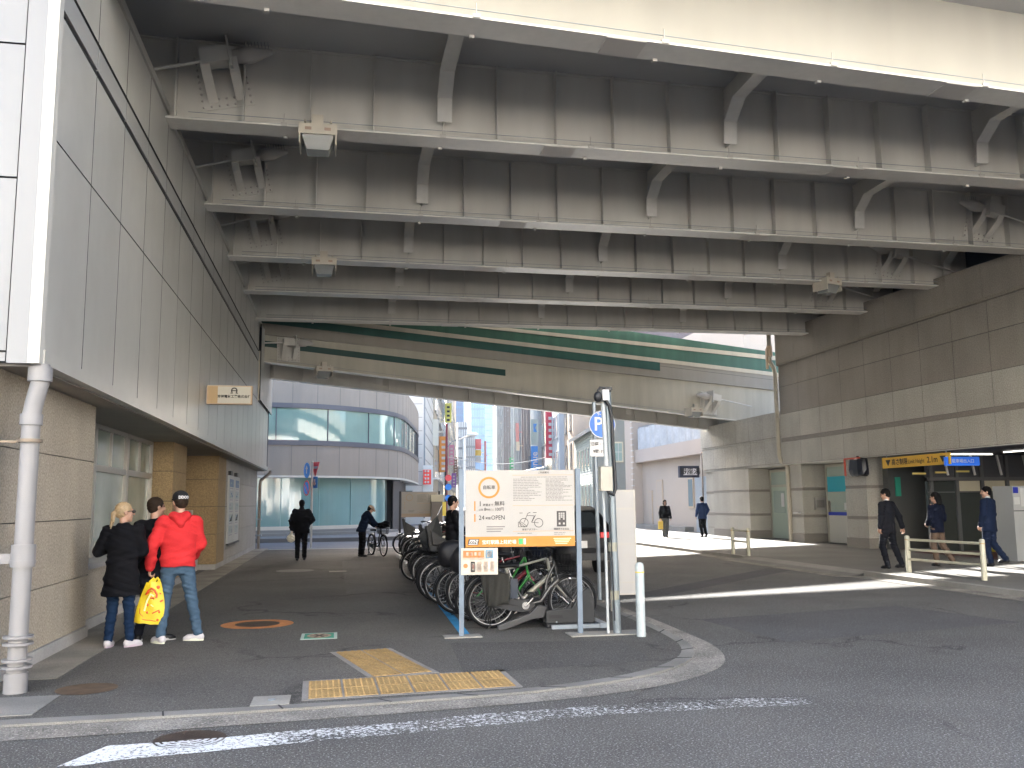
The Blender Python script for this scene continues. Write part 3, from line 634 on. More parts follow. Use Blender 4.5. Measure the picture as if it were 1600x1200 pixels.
# ------------------------------------------------------------------ stone building on the right
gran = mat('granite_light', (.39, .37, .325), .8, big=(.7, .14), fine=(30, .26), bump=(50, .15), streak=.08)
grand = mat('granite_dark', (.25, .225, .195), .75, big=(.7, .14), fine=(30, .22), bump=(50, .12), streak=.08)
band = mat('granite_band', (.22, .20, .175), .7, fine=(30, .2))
RB = thing('parking_building', 'granite-clad building with a garage opening on the right', 'building', (17.2, 22, 0))
XR, YE = 16.6, 32.25
def gran_wall(name, x, y0, y1, rows, m, parent=RB, jstep=1.45, inset=0., th=.03):
    """rows: z joints. faces -x"""
    ys = [y1]
    while ys[-1] - jstep > y0 + .3: ys.append(ys[-1] - jstep)
    ys.append(y0); us = [y1 - y for y in ys]
    g = MB(); g.panels((x + th, y1, 0), (0, -1, 0), (0, 0, 1), us, rows, .010, th, gv=.008); return part(name, g, [m, dark], parent)
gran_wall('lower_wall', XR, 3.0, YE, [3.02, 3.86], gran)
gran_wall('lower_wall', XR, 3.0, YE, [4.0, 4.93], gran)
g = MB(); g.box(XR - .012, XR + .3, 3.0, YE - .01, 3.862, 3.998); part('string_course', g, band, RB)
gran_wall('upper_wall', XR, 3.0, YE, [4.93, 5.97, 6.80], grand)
g = MB(); ys = [YE - 1.45 * i for i in range(21)]
for a, b in zip(ys, ys[1:]):
    h = lambda y: 7.74 + (y - 19.2) * .031
    y0, y1 = b + .006, a - .006
    g.add([(XR - .10, y0, 6.88), (XR - .10, y1, 6.88), (XR - .10, y1, h(y1)), (XR - .10, y0, h(y0)), (XR + .35, y0, 6.88), (XR + .35, y1, 6.88), (XR + .35, y1, h(y1)), (XR + .35, y0, h(y0))],
          [(0, 1, 2, 3), (4, 7, 6, 5), (0, 4, 5, 1), (3, 2, 6, 7), (0, 3, 7, 4), (1, 5, 6, 2)])
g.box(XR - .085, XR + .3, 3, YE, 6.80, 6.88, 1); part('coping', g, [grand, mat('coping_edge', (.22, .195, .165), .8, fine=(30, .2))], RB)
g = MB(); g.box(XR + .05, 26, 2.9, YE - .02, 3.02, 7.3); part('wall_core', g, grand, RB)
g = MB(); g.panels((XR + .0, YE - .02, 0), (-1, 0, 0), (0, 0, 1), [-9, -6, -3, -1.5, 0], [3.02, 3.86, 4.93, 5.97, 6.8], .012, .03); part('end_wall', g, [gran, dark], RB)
g = MB(); g.box(XR + .02, 18, 3, YE - .02, 2.995, 3.018); part('soffit_edge', g, mat('soffit_white', (.6, .58, .53), .6), RB)
def pier(y0, y1, xf, xb, name='pillar', lab=None):
    g = MB(); zz = [.42, 1.02, 1.12, 2.02, 2.12, 2.99]
    for k, (a, b) in enumerate(zip(zz, zz[1:])): g.box(xf + (.008 if k % 2 else 0), xb, y0 + (.008 if k % 2 else 0), y1 - (.008 if k % 2 else 0), a + .003, b - .003, 1 if k % 2 else 0)
    g.box(xf - .03, xb, y0 - .03, y1 + .03, RS - .01, .415, 1); return part(name, g, [gran, band], RB, label=lab)
pier(31.4, 32.45, 16.9, 17.95); pier(26.8, 28.05, 16.66, 17.95); pier(35.9, 39.6, 16.9, 18.4)
g = MB(); g.box(17.0, 17.95, 26.1, 26.4, RS, 2.99); g.box(17.95, 24, 26.3, 26.4, RS, 2.99); part('dark_column', g, mat('column_dark', (.06, .06, .055), .7), RB)
cream_d = mat('door_cream', (.36, .335, .27), .5, big=(2, .06)); greyg = mat('door_glass', (.32, .38, .33), .15, spec=.8)
def door(y0, y1, x, top, extras):
    g = MB(); g.box(x - .03, x + .05, y0, y0 + .1, RS, top); g.box(x - .03, x + .05, y1 - .1, y1, RS, top); g.box(x - .03, x + .05, y0 + .1, y1 - .1, top - .1, top); g.box(x - .02, x + .04, y0 + .1, y1 - .1, 2.2, 2.3)
    d = part('door', g, cream_d, RB)
    g = MB(); g.box(x - .01, x + .02, y0 + .1, y1 - .1, RS + .02, 1.2 if extras else 2.2, 0); part('panel', g, mat('door_panel', (.48, .46, .40), .5) if extras else mat('pale_green_door', (.36, .42, .34), .4), d)
    g = MB(); g.box(x - .005, x + .01, y0 + .1, y1 - .1, 2.3, top - .1); g.box(x - .02, x - .011, y0 + .3, y1 - .3, 1.15, 2.05); part('pane', g, greyg, d)
    if extras:
        g = MB(); g.box(x - .034, x - .0235, y0 + .12, y1 - .12, 1.62, 1.94, 0); g.box(x - .03, x - .021, y0 + .05, y1 - .12, 1.10, 1.22, 1); g.box(x - .03, x - .021, y0 + .1, y0 + .55, 1.72, 1.92, 2); g.box(x - .05, x - .02, y0 + .3, y0 + .55, 1.3, 1.55, 3)
        part('posters', g, [greyg, mat('navy_strip', (.02, .04, .35), .5), white_p, mat('grey_box', (.45, .46, .44), .5)], d)
        g = MB(); g.box(x - .036, x - .031, y0 + .1, y1 - .15, 1.95, 2.50); part('poster', g, mat('teal_poster', (.02, .33, .42), .5), d)
        g = MB(); g.sphere((x - .02, y0 + .35, 2.82), (.03, .12, .07)); part('wall_lamp', g, mat('lit_lamp', (1, .95, .8), .4, emit=(1, .9, .7, 1.5)), d)
    else:
        g = MB(); g.box(x - .03, x - .011, y0 + .35, y0 + .6, 1.4, 1.95); part('notice', g, white_p, d)
door(34.3, 35.88, 17.85, 2.92, False); door(29.3, 31.1, 17.7, 2.95, True)
g = MB(); g.box(18.0, 18.2, 28.0, 36.0, 0, 3.0); g.box(17.75, 18.0, 28.05, 29.28, 0, 3.0); g.box(17.75, 18.0, 32.45, 34.28, 0, 3.0); part('back_wall', g, gran, RB)
g = MB(); g.box(17.35, 17.80, 31.35, 31.395, 1.30, 1.75); g.box(17.42, 17.73, 31.34, 31.35, 1.38, 1.66, 1); part('wall_hatch', g, [alum, mat('hatch_face', (.25, .24, .22), .4, .3)], RB)
g = MB(); g.box(16.80, 16.895, 31.6, 32.0, 1.16, 1.21); part('ledge', g, white_p, RB)
# garage opening: dark room with glazed partition, ducts and a red floor
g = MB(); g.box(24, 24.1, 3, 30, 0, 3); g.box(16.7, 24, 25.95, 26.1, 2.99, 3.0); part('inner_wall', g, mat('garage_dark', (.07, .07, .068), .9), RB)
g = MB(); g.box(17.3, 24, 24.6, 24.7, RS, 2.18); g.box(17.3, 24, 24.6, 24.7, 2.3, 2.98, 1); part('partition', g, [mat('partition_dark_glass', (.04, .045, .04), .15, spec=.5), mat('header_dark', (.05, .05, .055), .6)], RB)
for k in range(8):
    x = 17.35 + k * .86; g = MB(); g.box(x, x + .10, 24.52, 24.60, RS, 2.98); part('mullion', g, mat('mullion_grey', (.10, .10, .10), .5, .3), RB)
g = MB()
g.box(17.3, 24, 24.50, 24.6, 2.20, 2.30); g.box(17.3, 24, 24.53, 24.6, 1.84, 1.87); part('transom', g, MATS['mullion_grey'], RB)
g = MB()
for k in range(1, 8): g.box(17.46 + k * .86, 18.2 + k * .86 - .0, 24.585, 24.598, 1.88, 2.19)
part('blind', g, mat('lit_blind', (.42, .38, .28), .7), RB)  # lit look is put into the pale warm colour, the blinds do not glow
g = MB(); g.box(16.65, 24, 3, 24.6, RS - .004, RS + .004); part('garage_floor', g, mat('red_floor', (.10, .028, .024), .6, big=(1, .2)), RB)
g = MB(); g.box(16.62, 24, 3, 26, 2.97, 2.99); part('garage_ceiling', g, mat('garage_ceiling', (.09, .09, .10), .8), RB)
for k in range(6):
    g = MB(); x = 17.8 + k * .9; g.bar((x, 24.3, 2.35), (x - .12, 24.3, 2.95), .05, .05); part('strut', g, white_p, RB)
tube_l = mat('tube_light', (1, 1, .95), .5, emit=(1, .95, .85, .9))
for (x, y, x2, y2) in ((17.3, 23.5, 18.7, 23.5), (18.2, 20.4, 18.2, 22.4), (18.9, 18.5, 18.9, 20)):
    t = thing('tube_lamp', 'lit tube lamp under the garage ceiling', 'lamp', (x, y, 2.9), 'tube lamps in the garage'); g = MB(); g.bar((x, y, 2.93), (x2, y2, 2.93), .035, .025); part('tube', g, tube_l, t)
g = MB(); g.box(17.2, 17.38, 26.04, 26.08, 1.75, 2.35); solo('green_sign', g, mat('green_plate', (.02, .25, .17), .5), 'narrow green upright sign on the dark garage column', 'sign')
for k in range(3):
    g = MB(); y = 24.3; x = (15.95, 16.7, 17.4)[k] + .7; g.box(x, x + .42, y, y + .05, 2.38 + .03 * k, 2.43 + .03 * k); solo('clearance_bar', g, mat('yellow_bar', (.65, .5, .15), .5), ['left', 'middle', 'right'][k] + ' of three small yellow bars hanging in the garage entrance', 'hanging bar')
# height limit sign
t = thing('height_limit_sign', 'long yellow-orange height limit sign hung under the stone beam', 'sign', (16.5, 23.9, 2.62))
g = MB(); g.box(16.44, 16.50, 22.35, 25.50, 2.60, 2.92); part('plate', g, mat('sign_amber', (.62, .36, .035), .45, big=(3, .05)), t)
U, V = (0, -1, 0), (0, 0, 1); zc = 2.755
for yy in (25.2, 22.62):
    g = MB(); g.prism([(16.438, yy + .13, zc + .09), (16.438, yy - .13, zc + .09), (16.438, yy, zc - .10)], (-.003, 0, 0)); part('arrow', g, ink, t)
lettering('高さ制限', .20, (16.439, 24.62, zc), U, V, ink, t, bold=.003); lettering('Limit Height', .17, (16.439, 23.82, zc - .01), U, V, ink, t, bold=.001, sx=.9); lettering('2.1m', .24, (16.439, 23.08, zc), U, V, ink, t, bold=.004)
g = MB(); g.bar((16.47, 25.3, 2.92), (16.47, 25.3, 3.0), .02, .02); g.bar((16.47, 22.5, 2.92), (16.47, 22.5, 3.0), .02, .02); part('hanger', g, steel, t)
t = thing('entrance_sign', 'blue lit sign with white characters behind the yellow height sign', 'sign', (17.4, 22.3, 2.5))
a = at(1478, 714, 22.4); b = at(1531, 725, 22.4); g = MB(); g.box(a.x, b.x, 22.4, 22.5, 2.56, 2.80); part('box', g, mat('sign_blue', (.02, .13, .60), .4, emit=(.02, .12, .6, .06)), t)
lettering('駐車場出入口', .115, ((a.x + b.x) / 2, 22.395, 2.68), (1, 0, 0), (0, 0, 1), white_p, t, bold=.001)
# covered device
t = thing('covered_device', 'warning lamp unit wrapped in a black bag under the beam, red edges', 'warning lamp', (16.4, 26.6, 2.4))
g = MB(); rnd = random.Random(3); n = 12; vs = []
for j, (z, s_) in enumerate(((2.40, .75), (2.45, .98), (2.6, 1.04), (2.8, 1.0), (2.93, .95), (2.98, .8))):
    for i in range(n):
        a = 2 * math.pi * i / n; r_ = s_ * (1 + rnd.uniform(-.07, .07)); c, s2 = math.cos(a), math.sin(a); k_ = 1 / max(abs(c), abs(s2)) ** .75
        vs.append((16.35 + .20 * c * r_ * k_, 26.66 + .40 * s2 * r_ * k_, z + rnd.uniform(-.01, .01)))
g.add(vs, [(j * n + i, j * n + (i + 1) % n, (j + 1) * n + (i + 1) % n, (j + 1) * n + i) for j in range(5) for i in range(n)] + [tuple(range(n)), tuple(range(5 * n, 6 * n))])
part('bag', g, mat('black_bag', (.012, .013, .02), .35), t)
g = MB(); g.box(16.1, 16.13, 27.05, 27.13, 2.42, 2.98); g.box(16.1, 16.13, 26.2, 27.1, 2.94, 2.99); part('red_edge', g, mat('red_rim', (.45, .06, .03), .5), t)
g = MB(); g.bar((16.35, 26.7, 2.97), (16.35, 26.7, 3.05), .06, .06); part('mount', g, dark, t)
# ticket machine and barrier
t = thing('ticket_machine', 'pale grey parking machine with a navy label at the garage entrance', 'ticket machine', (16.95, 20.0, .1))
a = at(1581, 760, 20.2); b = at(1630, 860, 20.2)
g = MB(); g.box(a.x, b.x, 20.2, 20.9, RS, 1.96); part('body', g, mat('machine_grey', (.30, .31, .31), .5), t)
g = MB(); g.box(a.x + .02, a.x + .16, 20.19, 20.199, 1.78, 1.93, 0); g.box(a.x + .22, a.x + .5, 20.19, 20.199, 1.45, 1.9, 1); g.box(a.x + .02, a.x + .18, 20.185, 20.199, 1.5, 1.68, 1); g.box(a.x, b.x, 20.19, 20.2, 1.33, 1.35, 2)
part('label_plate', g, [mat('navy_plate', (.01, .02, .25), .5), mat('light_plate', (.42, .43, .43), .5), dark], t)
yel = mat('hazard_yellow', (.55, .45, .04), .6)
t = thing('hazard_post', 'thin grey post on a yellow and black hazard base in the garage entrance', 'post', (16.2, 19.6, .1)); a = gz(1570, 862, .1)
g = MB(); g.cyl((a.x, a.y, .1), (a.x, a.y, 1.25), .035, n=10); part('post', g, steel, t); g = MB()
for k in range(7): g.box(a.x - .35 + k * .1, a.x - .25 + k * .1, a.y - .1, a.y + .1, .1, .22, k % 2)
part('base', g, [yel, ink], t)
# annexe beyond the corner
AN = thing('stone_annex', 'lower granite wall section behind the drainpipe on the right', 'wall', (17.6, 37, 0))
ANX = 16.95
gran_wall('wall', ANX, 32.3, 40.9, [3.10, 4.05], gran, AN, 1.3); gran_wall('wall', ANX - .06, 32.3, 40.9, [4.12, 5.12], gran, AN, 1.3)
g = MB(); g.box(ANX + .04, 20, 32.3, 40.9, 3.0, 5.05); g.box(ANX - .03, ANX + .1, 32.3, 40.9, 4.05, 4.12); part('core', g, gran, AN)
gran_wall('wall', 17.1, 39.65, 40.9, [RS, .45, 1.12, 2.08, 3.08], gran, AN, 1.3)
g = MB(); g.box(17.15, 19, 39.65, 40.9, 0, 3.05); g.box(17.08, 17.15, 39.65, 40.89, 1.0, 1.1, 1); g.box(17.08, 17.15, 39.65, 40.89, 2.0, 2.1, 1); part('base', g, [gran, band], AN)
# right drainpipe
t = thing('drainpipe', 'cream drainpipe with bends down the corner of the granite building', 'drainpipe', (16.5, 32.4, 0)); pm = mat('cream_pipe', (.38, .345, .28), .5, big=(2, .06))
g = MB(); X = 16.47; Y = 32.36
g.tube([(X - .15, Y, 8.05), (X - .15, Y, 7.0), (X, Y, 6.75), (X + .05, Y, 6.5), (X + .05, Y, 3.35), (X + .12, Y, 3.15), (X + .3, Y + .0, 3.05), (X + .38, Y, 2.9), (X + .38, Y, .12)], .085, 14); part('pipe', g, pm, t)
g = MB(); g.tube([(X - .15, Y, 7.2), (X - .15, Y, 7.6)], .12, 14); g.box(X - .30, X - .22, Y - .04, Y + .04, 6.7, 7.5); part('hopper', g, mat('peach_pipe', (.55, .42, .30), .5), t)
g = MB()
for z in (4.75, 3.75, 6.45): g.tube([(X + .05, Y, z), (X + .05, Y, z + .05)], .105, 12)
for z in (.5, 1.6): g.tube([(X + .38, Y, z), (X + .38, Y, z + .05)], .105, 12)
part('clamp', g, pm, t)
# ------------------------------------------------------------------ curved corner building
cwall = mat('curved_wall', (.30, .255, .21), .7, big=(.4, .08), streak=.06)
cdk = mat('curved_frame', (.11, .11, .125), .45, .3)
def glassy(name, col, rough=.08, emi=None):
    return mat(name, col, rough, .0, big=(.5, .12), spec=1.0, coat=.3, emit=emi)
shopg = glassy('aqua_glass', (.17, .30, .30)); bandg = glassy('green_glass', (.22, .34, .29), .05)
CB = thing('corner_building', 'pale curved corner building with ribbon window and aqua glass ground floor', 'building', (0, 52, 0))
cpath = smooth_poly([(-16, 44.2), (-3.4, 45.3), (-.9, 45.9), (1.2, 47.4), (2.5, 48.9), (3.5, 51.2), (4.45, 57), (5.1, 61.5), (5.5, 65)], 3)
def ribbon(mb, path, z0, z1, o0=0., th=.2, m=0):
    A = offs(path, o0); B = offs(path, o0 - th); n = len(A)
    vs = [(p[0], p[1], z) for z in (z0, z1) for P_ in (A, B) for p in P_]
    fs = []
    for i in range(n - 1):
        fs += [(i, i + 1, 2 * n + i + 1, 2 * n + i), (n + i, n + i + 1, 3 * n + i + 1, 3 * n + i), (i, i + 1, n + i + 1, n + i), (2 * n + i, 2 * n + i + 1, 3 * n + i + 1, 3 * n + i)]
    fs += [(0, n, 3 * n, 2 * n), (n - 1, 2 * n - 1, 4 * n - 1, 3 * n - 1)]; mb.add(vs, fs, m)
def resample(path, step):
    out = [Vector(path[0])]; acc = 0
    for a, b in zip(path, path[1:]):
        a = Vector(a); b = Vector(b); L_ = (b - a).length; d = step - acc
        while d < L_: out.append(a + (b - a) * d / L_); d += step
        acc = (acc + L_) % step
    return out
def posts(mb, path, step, z0, z1, w_, o=0.02, m=0):
    for p, q in zip(resample(path, step), resample(path, step)[1:]):
        t_ = (q - p).normalized(); nrm = Vector((t_.y, -t_.x)); c = p + nrm * o
        mb.obox((c.x, c.y, (z0 + z1) / 2), (t_.x * w_, t_.y * w_, 0), (nrm.x * .03, nrm.y * .03, 0), (0, 0, (z1 - z0) / 2), m)
g = MB(); ribbon(g, cpath, 3.08, 4.55); ribbon(g, cpath, 6.62, 8.05); posts(g, cpath, 1.25, 3.1, 4.54, .008, -.024, 1); posts(g, cpath, 1.25, 6.63, 8.04, .008, -.024, 1); part('wall', g, [cwall, mat('joint_grey', (.13, .125, .12), .8)], CB)
g = MB(); g.prism([(-16, 45.6, 8.06), (-3, 46.6, 8.06), (.6, 48.6, 8.06), (2.2, 51.5, 8.06), (2.6, 56, 8.06), (-16, 62, 8.06)], (0, 0, 9.0)); part('hidden_sun_block', g, cwall, CB)  # unseen block added above the roof to keep sun off the left pavement
g = MB(); ribbon(g, cpath, 4.552, 4.80, .05, .3); ribbon(g, cpath, 6.38, 6.618, .03, .3); part('window_frame', g, cdk, CB)
g = MB(); ribbon(g, cpath, 4.80, 6.38, -.06, .1); part('ribbon_window', g, bandg, CB)
g = MB(); posts(g, cpath, 2.6, 4.8, 6.38, .018, -.045)
for dx in range(3): posts(g, cpath[-14:], 1.0, 4.8, 6.38, .05, .0)
part('mullion', g, cdk, CB)
g = MB(); ribbon(g, cpath, 2.98, 3.078, .02, .5); part('canopy_edge', g, mat('canopy_pale', (.55, .52, .46), .5), CB)
g = MB(); pts = offs(cpath, -.4); g.poly([(p[0], p[1], 8.04) for p in pts] + [(-16, 65, 8.04)]); g.poly([(p[0], p[1], 3.0) for p in offs(cpath, -.05)] + [(-16, 65, 3.0)]); part('roof', g, cwall, CB)
gpath = [p for p in offs(cpath, -.55) if p[1] < 50.3]
g = MB(); ribbon(g, gpath, .62, 2.98, 0, .05); part('shop_glass', g, shopg, CB)
g = MB(); posts(g, gpath, 1.9, .62, 2.97, .02, .02); part('mullion', g, mat('teal_mullion', (.20, .33, .33), .4), CB)
g = MB(); ribbon(g, gpath, .45, .62, .08, .3); ribbon(g, gpath, -.02, .45, .3, .6, 1); ribbon(g, offs(gpath, .45), -.02, .32, .3, .6, 1); part('plinth', g, [mat('pale_plinth', (.50, .48, .43), .6), mat('grey_plinth', (.20, .20, .195), .7)], CB)
g = MB(); g.box(-16, 2.6, 51.5, 51.7, 0, 3.0)
for x_, y_ in ((3.2, 51.6), (3.6, 55), (4.1, 60)): g.box(x_ - .25, x_ + .15, y_, y_ + .3, 0, 3.0, 1)
g.prism([(2.2, 52, 0), (3.0, 52, 0), (4.2, 64, 0), (3.4, 64, 0)], (0, 0, 3.0), 2)
part('interior', g, [mat('interior_wall', (.16, .20, .19), .8, big=(.6, .5)), cdk, dark], CB)
g = MB()
for k, (px0, px1, z0, z1) in enumerate(((500, 520, 1.5, 2.8), (524, 550, 1.2, 2.8), (512, 548, .62, 1.25))):
    a = at(px0, 780, 49.5 + k * .3); b = at(px1, 780, 49.5 + k * .3); g.box(a.x, b.x, 49.5 + k * .3, 49.6 + k * .3, z0, z1, k % 2)
part('shelving', g, [mat('shelf_brown', (.15, .12, .09), .7), mat('shelf_pale', (.5, .5, .48), .6)], CB)
# ------------------------------------------------------------------ buildings along the street
UV = Vector((math.sin(R(7.9)), math.cos(R(7.9)), 0)); UN = Vector((UV.y, -UV.x, 0))      # street direction, to the right of it
def street_building(name, label, c, wd, ln, h, m, side=1, rows=None, front=None, winm=None, cat='building', band_m=None, roofbox=True, wz0=1.0):
    """c: near corner at the street; side=+1 stands right of the street, -1 left. facades get a grid of windows"""
    c = Vector((c[0], c[1], 0)); t = thing(name, label, cat, c); N = UN * side
    g = MB(); g.prism([c, c + UV * ln, c + UV * ln + N * wd, c + N * wd], (0, 0, h)); 
    g.prism([c + Vector((0, 0, h + .001)) - N * .08 - UV * .08, c + UV * (ln + .08) - N * .08 + Vector((0, 0, h)), c + UV * (ln + .08) + N * (wd + .08) + Vector((0, 0, h)), c + N * (wd + .08) - UV * .08 + Vector((0, 0, h))], (0, 0, .35))
    w_ = part('wall', g, m, t)
    if roofbox:
        g = MB(); g.obox(c + UV * ln * .5 + N * wd * .5 + Vector((0, 0, h + 1.2)), UV * ln * .2, N * wd * .2, (0, 0, .9)); part('roof_house', g, m, t)
    def grid(o, d, nrm, L_, n, fh, ww, wh, z0, st):
        if n == 0: return
        k = 0; z = z0
        while z + wh < h - .3 and k < 90:
            for i in range(n):
                p = o + d * (L_ * (i + .5) / n) + nrm * .03 + Vector((0, 0, z + wh / 2))
                f = MB(); f.obox(p, d * (ww / 2 + .07), nrm * .04, (0, 0, wh / 2 + .07)); f.obox(p - Vector((0, 0, wh / 2 + .1)), d * (ww / 2 + .12), nrm * .10, (0, 0, .04))
                fo = part('window', f, winm[0], t)
                q = MB(); q.obox(p + nrm * .042, d * ww / 2, nrm * .004, (0, 0, wh / 2)); q.obox(p + nrm * .05, d * .02, nrm * .008, (0, 0, wh / 2), 1); part('pane', q, [winm[1], winm[0]], fo); k += 1
            z += fh
    if rows: grid(c, UV, -N, ln, rows[0], rows[1], rows[2], rows[3], wz0, 0)
    if front: grid(c, N, -UV, wd, front[0], front[1], front[2], front[3], wz0, 1)
    return t
wf = mat('window_frame_white', (.5, .5, .48), .5); wfd = mat('window_frame_dark', (.12, .11, .11), .5)
wg = glassy('building_glass', (.16, .22, .24), .06); wgd = glassy('dark_glass', (.03, .035, .045), .08); wgg = glassy('green_pane', (.22, .32, .28), .1)
brown = mat('mauve_brick', (.20, .155, .145), .8, big=(.5, .1), fine=(8, .1)); tanw = mat('tan_tile', (.48, .36, .26), .7, big=(.4, .08), fine=(6, .06))
whitew = mat('white_tile', (.58, .58, .56), .55, big=(.3, .06)); greyt = mat('grey_tile', (.36, .36, .35), .7, big=(.3, .08), fine=(5, .06)); beige = mat('beige_tile', (.52, .45, .34), .7, big=(.3, .08), fine=(5, .06))
LX = lambda y: 5.35 + .1388 * (y - 62)
RX = lambda y: 17.5 + .1388 * (y - 62)
# left row
t = street_building('white_building', 'white slab building with fine horizontal joints beyond the curved corner', (LX(67), 67), 14, 19, 13.5, whitew, -1, None, (5, 3.2, 1.2, 1.6), (wf, wg))
g = MB()
for k in range(13):
    c = Vector((LX(67), 67, 1 + k)); g.obox(c - UN * 7 - UV * .01, UN * 6.9, UV * .01, (0, 0, .015)); g.obox(c + UV * 9.5 + UN * .01, UV * 9.4, UN * .01, (0, 0, .015))
part('joint_lines', g, mat('joint_grey', (.2, .2, .2), .8), t)
g = MB(); c = Vector((LX(67), 67, 0)); g.obox(c + UN * .05 + UV * .3 + Vector((0, 0, 7)), UV * .25, UN * .05, (0, 0, 6.4)); part('steel_edge', g, steel, t)
rowsL = [(88, 13, 21, beige, 'beige narrow building with a sign column, left of the street'), (103, 17, 22, greyt, 'grey tiled building farther down the left of the street'), (122, 20, 25, glassy('aqua_tower_glass', (.25, .42, .50), .1), 'aqua glazed building on the left side of the street'),
         (144, 25, 26, beige, 'tan building far down the left side of the street'), (172, 30, 30, whitew, 'white block at the far left end of the street'), (206, 50, 34, greyt, 'grey block closing the left row')]
for y, ln, h, m, lab in rowsL: street_building('street_building', lab, (LX(y), y), 14, ln - 1, h, m, -1, (max(3, int(ln / 3.4)), 3.3, 1.9, 1.7), None, (wf, wg))
# right row
def grey_house():
    c = Vector((17.5, 62, 0)); t = thing('gabled_house', 'two-storey grey-green gabled house with white clapboard side and narrow windows', 'house', c)
    gw = mat('clapboard_white', (.46, .49, .43), .7, big=(1, .05)); gf = mat('green_grey_wall', (.23, .235, .205), .8, big=(.6, .06))
    ln, wd, h = 10.6, 6.8, 6.7; N = UN
    g = MB(); q0 = c; q1 = c + N * wd; ap = c + N * (wd * .62) + Vector((0, 0, 9.0))
    g.prism([q0, q1, q1 + Vector((0, 0, h)), ap, q0 + Vector((0, 0, h))], UV * ln); part('wall', g, gf, t)
    g = MB(); z = .3
    while z < h: g.prism([c - N * .02 + UV * .05 + Vector((0, 0, z)), c - N * .06 + UV * .05 + Vector((0, 0, z)), c - N * .03 + UV * .05 + Vector((0, 0, z + .19)), c - N * .02 + UV * .05 + Vector((0, 0, z + .19))], UV * (ln - .1)); z += .2
    part('clapboard', g, gw, t)
    g = MB(); e = Vector((0, 0, .12))
    g.prism([q0 - N * .45 - UV * .3 + Vector((0, 0, h - .2)), ap - UV * .3, ap - UV * .3 + e * 2, q0 - N * .5 - UV * .3 + Vector((0, 0, h + .05))], UV * (ln + .6))
    g.prism([q1 + N * .3 - UV * .3 + Vector((0, 0, h - .2)), ap - UV * .3, ap - UV * .3 + e * 2, q1 + N * .3 - UV * .3 + Vector((0, 0, h + .05))], UV * (ln + .6)); part('roof', g, mat('grey_roof', (.30, .30, .29), .6), t)
    for z, hh, n in ((4.05, 1.55, 5), (.9, 2.1, 4)):
        for i in range(n):
            p = c - N * .09 + UV * (1.2 + i * 1.75) + Vector((0, 0, z + hh / 2)); f = MB(); f.obox(p, UV * .36, N * .05, (0, 0, hh / 2)); fo = part('window', f, gw, t)
            q = MB(); q.obox(p - N * .055, UV * .26, N * .004, (0, 0, hh / 2 - .1)); part('pane', q, wgd, fo)
    for px0, px1 in ((957, 971.5), (979, 992.5)):
        a = at(px0, 690, 62); b = at(px1, 690, 62)
        for z0, z1 in ((4.45, 5.85),):
            p = c + N * ((a.x + b.x) / 2 - 17.5) - UV * .04 + Vector((0, 0, (z0 + z1) / 2)); ww = (b.x - a.x) / 2
            f = MB(); f.obox(p, N * ww, UV * .05, (0, 0, .72)); fo = part('window', f, mat('cream_frame', (.55, .5, .36), .6), t)
            q = MB(); q.obox(p - UV * .055, N * (ww - .09), UV * .004, (0, 0, .62)); q.obox(p - UV * .06, N * .02, UV * .004, (0, 0, .62), 1); q.obox(p - UV * .06, N * (ww - .09), UV * .004, (0, 0, .02), 1); part('pane', q, [wgg, wf], fo)
grey_house()
street_building('street_building', 'tan building with dark windows behind the gabled house', (RX(73.5), 73.5), 11, 7, 24, tanw, 1, (2, 3.4, 1.2, 2.2), None, (wfd, wgd))
t = street_building('street_building', 'dark mauve block rising behind the gabled house roof', (RX(73.5) + 3.2, 71.5), 9, 1.8, 25, brown, 1, None, None, None)
street_building('street_building', 'pale grey building with tall white bay beside the tan one', (RX(81.5) - .4, 81.5), 10, 8, 25, mat('blue_white_tile', (.50, .54, .58), .6), 1, (3, 3.4, 1.1, 2.0), None, (wf, wg))
street_building('street_building', 'mauve brick building with large pale green windows', (RX(90.5) + .3, 90.5), 11, 19, 30, brown, 1, (4, 5.2, 3.2, 2.6), None, (wfd, wgg), wz0=3.2)
rowsR = [(111, 8, 32, greyt, 'grey slim building behind the blue upright sign'), (120, 14, 34, tanw, 'tan striped building on the right of the street'), (135, 15, 30, whitew, 'white building with many windows on the right of the street'), (151, 22, 36, greyt, 'grey office block midway down the right row'), (174, 26, 32, beige, 'beige block in the right row'), (201, 34, 38, mat('pale_tile', (.55, .52, .48), .6, big=(.2, .1)), 'pale block near the end of the right row'), (236, 60, 42, tanw, 'tan block closing the right row')]
for k, (y, ln, h, m, lab) in enumerate(rowsR):
    t = street_building('street_building', lab, (RX(y) - (k % 3) * .3, y), 14, ln - 1, h, m, 1, (max(3, int(ln / 3)), 3.3, 1.6, 1.8), None, (wfd if k % 2 else wf, wgd if k % 2 else wg))
    c = Vector((RX(y) - (k % 3) * .3, y, 0))
    for j in range(3): g = MB(); g.obox(c - UN * .25 + UV * (1 + j * (ln - 3) / 2) + Vector((0, 0, h / 2)), UV * .2, UN * .25, (0, 0, h / 2 - 1)); part('pilaster', g, [whitew, brown, greyt][k % 3], t)
